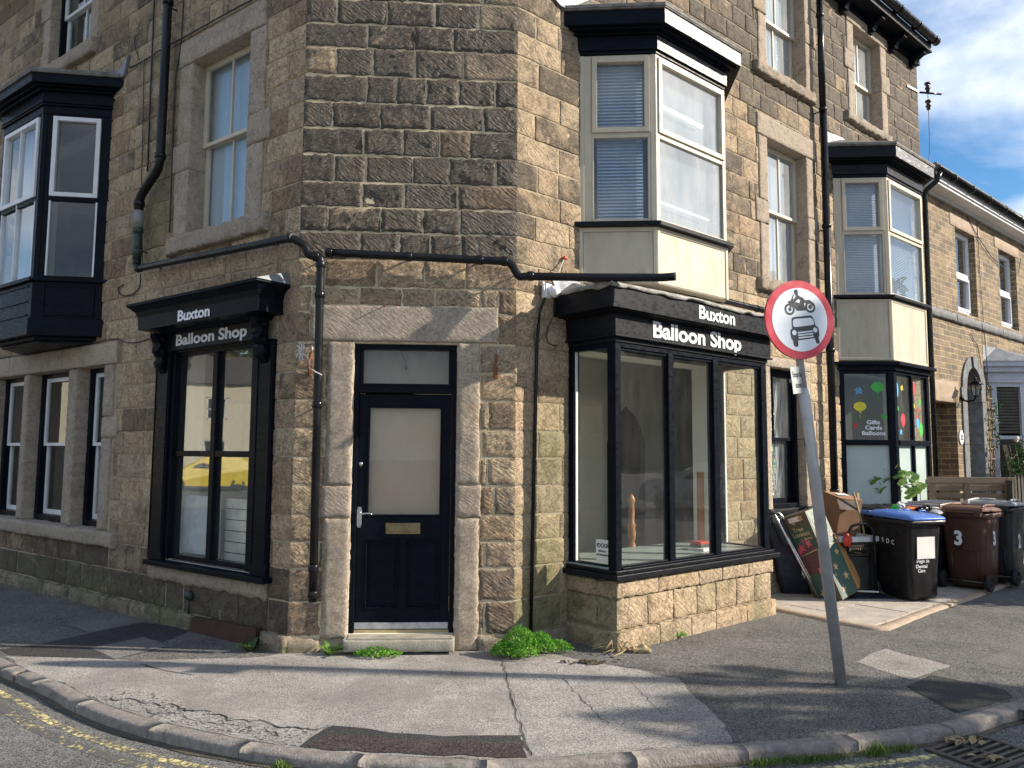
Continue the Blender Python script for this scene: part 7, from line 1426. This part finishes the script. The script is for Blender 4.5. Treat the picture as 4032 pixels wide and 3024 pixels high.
hg = thing('shade_hedge', 'tall hedge added beyond the right edge to keep the bins in shade', 'hedge', (8.9, 9.5, 0)); mb = MB()  # unseen hedge, added to block the sun from the bins
for k in range(150): leaves(mb, (rng.uniform(8.3, 9.6), rng.uniform(8.75, 10.6), rng.uniform(.15, 2.15)), (.28, .28, .22), 26, .13, 0, .3)
part('leaves', mb, [MT['leafd']], hg); mb = MB(); mb.prism([(8.5, 8.95), (9.4, 8.95), (9.4, 10.4), (8.5, 10.4)], 0, 2.0); part('branches', mb, [MT['bark']], hg)
def car(c, heading, paint, label):
    t = thing('parked_car', label, 'car', (*c, -.07), math.pi/2-R_(heading), local=True); mb = MB()     # local x forward
    side = [(-1.95, .35), (-1.98, .75), (-1.85, .98), (-1.60, 1.40), (-1.35, 1.47), (.15, 1.46), (.55, 1.30), (1.05, 1.0), (1.75, .88), (1.98, .70), (2.0, .38), (1.75, .30), (-1.75, .30)]
    for w_, sc in ((.86, 1.),):
        n = len(side); V = [(x, -.86+(.13 if z > 1.1 else 0), z) for x, z in side]+[(x, .86-(.13 if z > 1.1 else 0), z) for x, z in side]
        mb.add(V, [list(range(n)), list(range(n, 2*n))[::-1]]+[(i, (i+1) % n, n+(i+1) % n, n+i) for i in range(n)])
    part('body', mb, [MT[paint]], t, .05)
    for sy_ in (-1, 1):
        y = sy_*.80
        for q in ([(-1.50, 1.0), (-1.42, 1.36), (-.60, 1.38), (-.60, 1.0)], [(-.52, 1.0), (-.52, 1.38), (.12, 1.37), (.72, 1.02)]):
            mb = MB(); n = len(q); V = [(x, sy_*(.872-.13*min(1, max(0, (z-.98)/.2))), z) for x, z in q]; mb.add(V, [list(range(n))]); part('window', mb, [MT['cardark']], t)
        for x in (-1.25, 1.28): mb = MB(); mb.lathe((x, sy_*.70, .31), (0, sy_, 0), [(0, 0), (.31, 0), (.32, .03), (.32, .15), (.29, .175), (.2, .17), (.19, .16), (0, .165)], 20); part('wheel', mb, [MT['rubber']], t)
    mb = MB(); mb.add([(.20, -.66, 1.44), (.20, .66, 1.44), (1.0, .72, 1.03), (1.0, -.72, 1.03)], [(0, 1, 2, 3)]); part('windscreen', mb, [MT['cardark']], t); return t
car((-32, 9.7), 3, 'caryellow', 'yellow hatchback mirrored in the tall shop window on the left'); car((19.5, 9.4), 175, 'carwhite', 'white hatchback mirrored in the main shop front')
oh = thing('rendered_terrace', 'cream rendered terrace mirrored in the tall shop window on the left', 'building', (-51, 9, 0)); OF = Fr((-50, -4, 0), (0, 1, 0), (1, 0, 0)); mb = MB()
for a, b, c, d in rects_minus(0, 26, 0, 6.2, [(2+k*4, 3.4+k*4, z, z+1.5) for k in range(6) for z in (.9, 3.8)]): mb.box(OF, a, b, -.3, 0, c, d)
part('wall', mb, [MT['render']], oh)
for k in range(6):
    for z in (.9, 3.8):
        mb = MB(); a = 2+k*4
        for q in ((a, a+.08, z, z+1.5), (a+1.32, a+1.4, z, z+1.5), (a+.66, a+.74, z, z+1.5), (a, a+1.4, z+.7, z+.78), (a, a+1.4, z, z+.08), (a, a+1.4, z+1.42, z+1.5)): mb.box(OF, q[0], q[1], -.12+.001*(q[1]-q[0]), -.05, q[2], q[3])
        wo = part('window', mb, [MT['white']], oh); part('pane', MB().sheet(OF, [(a, z), (a+1.4, z), (a+1.4, z+1.5), (a, z+1.5)], -.1), [MT['cardark']], wo)
mb = MB(); mb.prism([(-49.6, -4.4), (-49.6, 22.4), (-57, 22.4), (-57, -4.4)], 6.2, 8.4, top=[(-53, -4.4), (-53, 22.4), (-53.4, 22.4), (-53.4, -4.4)]); part('roof', mb, [MT['tile']], oh)
for q, (x, y, lb) in enumerate(((-62, 8, 'nearest'), (-64, 14, 'middle'), (-66, 20, 'farthest'))): tree((x, y), 15, 4.2, 60, lb+' of three tall trees behind the cream terrace', .5)

def hill(x0, h, lean):
    V = []; n = 40
    for i in range(n+1):
        y = -70+140*i/n; hh = h*(.75+.5*float(fbm(i*.22, lean, 5))); V += [(x0, y, -.1), (x0+lean*18, y, hh*.75), (x0+lean*45, y, hh), (x0+lean*60, y, -.1)]
    mb = MB(); mb.add(V, [(i*4+k, i*4+k+1, (i+1)*4+k+1, (i+1)*4+k) for i in range(n) for k in range(3)], smooth=True); struct('reflection_hill', mb, [plain('distant_woods', (.035, .05, .02), (.07, .075, .03), .95, .35, .5, .6)])
hill(75, 24, 1); hill(-85, 24, -1)  # unseen hills, added so the glass mirrors dark green above the street
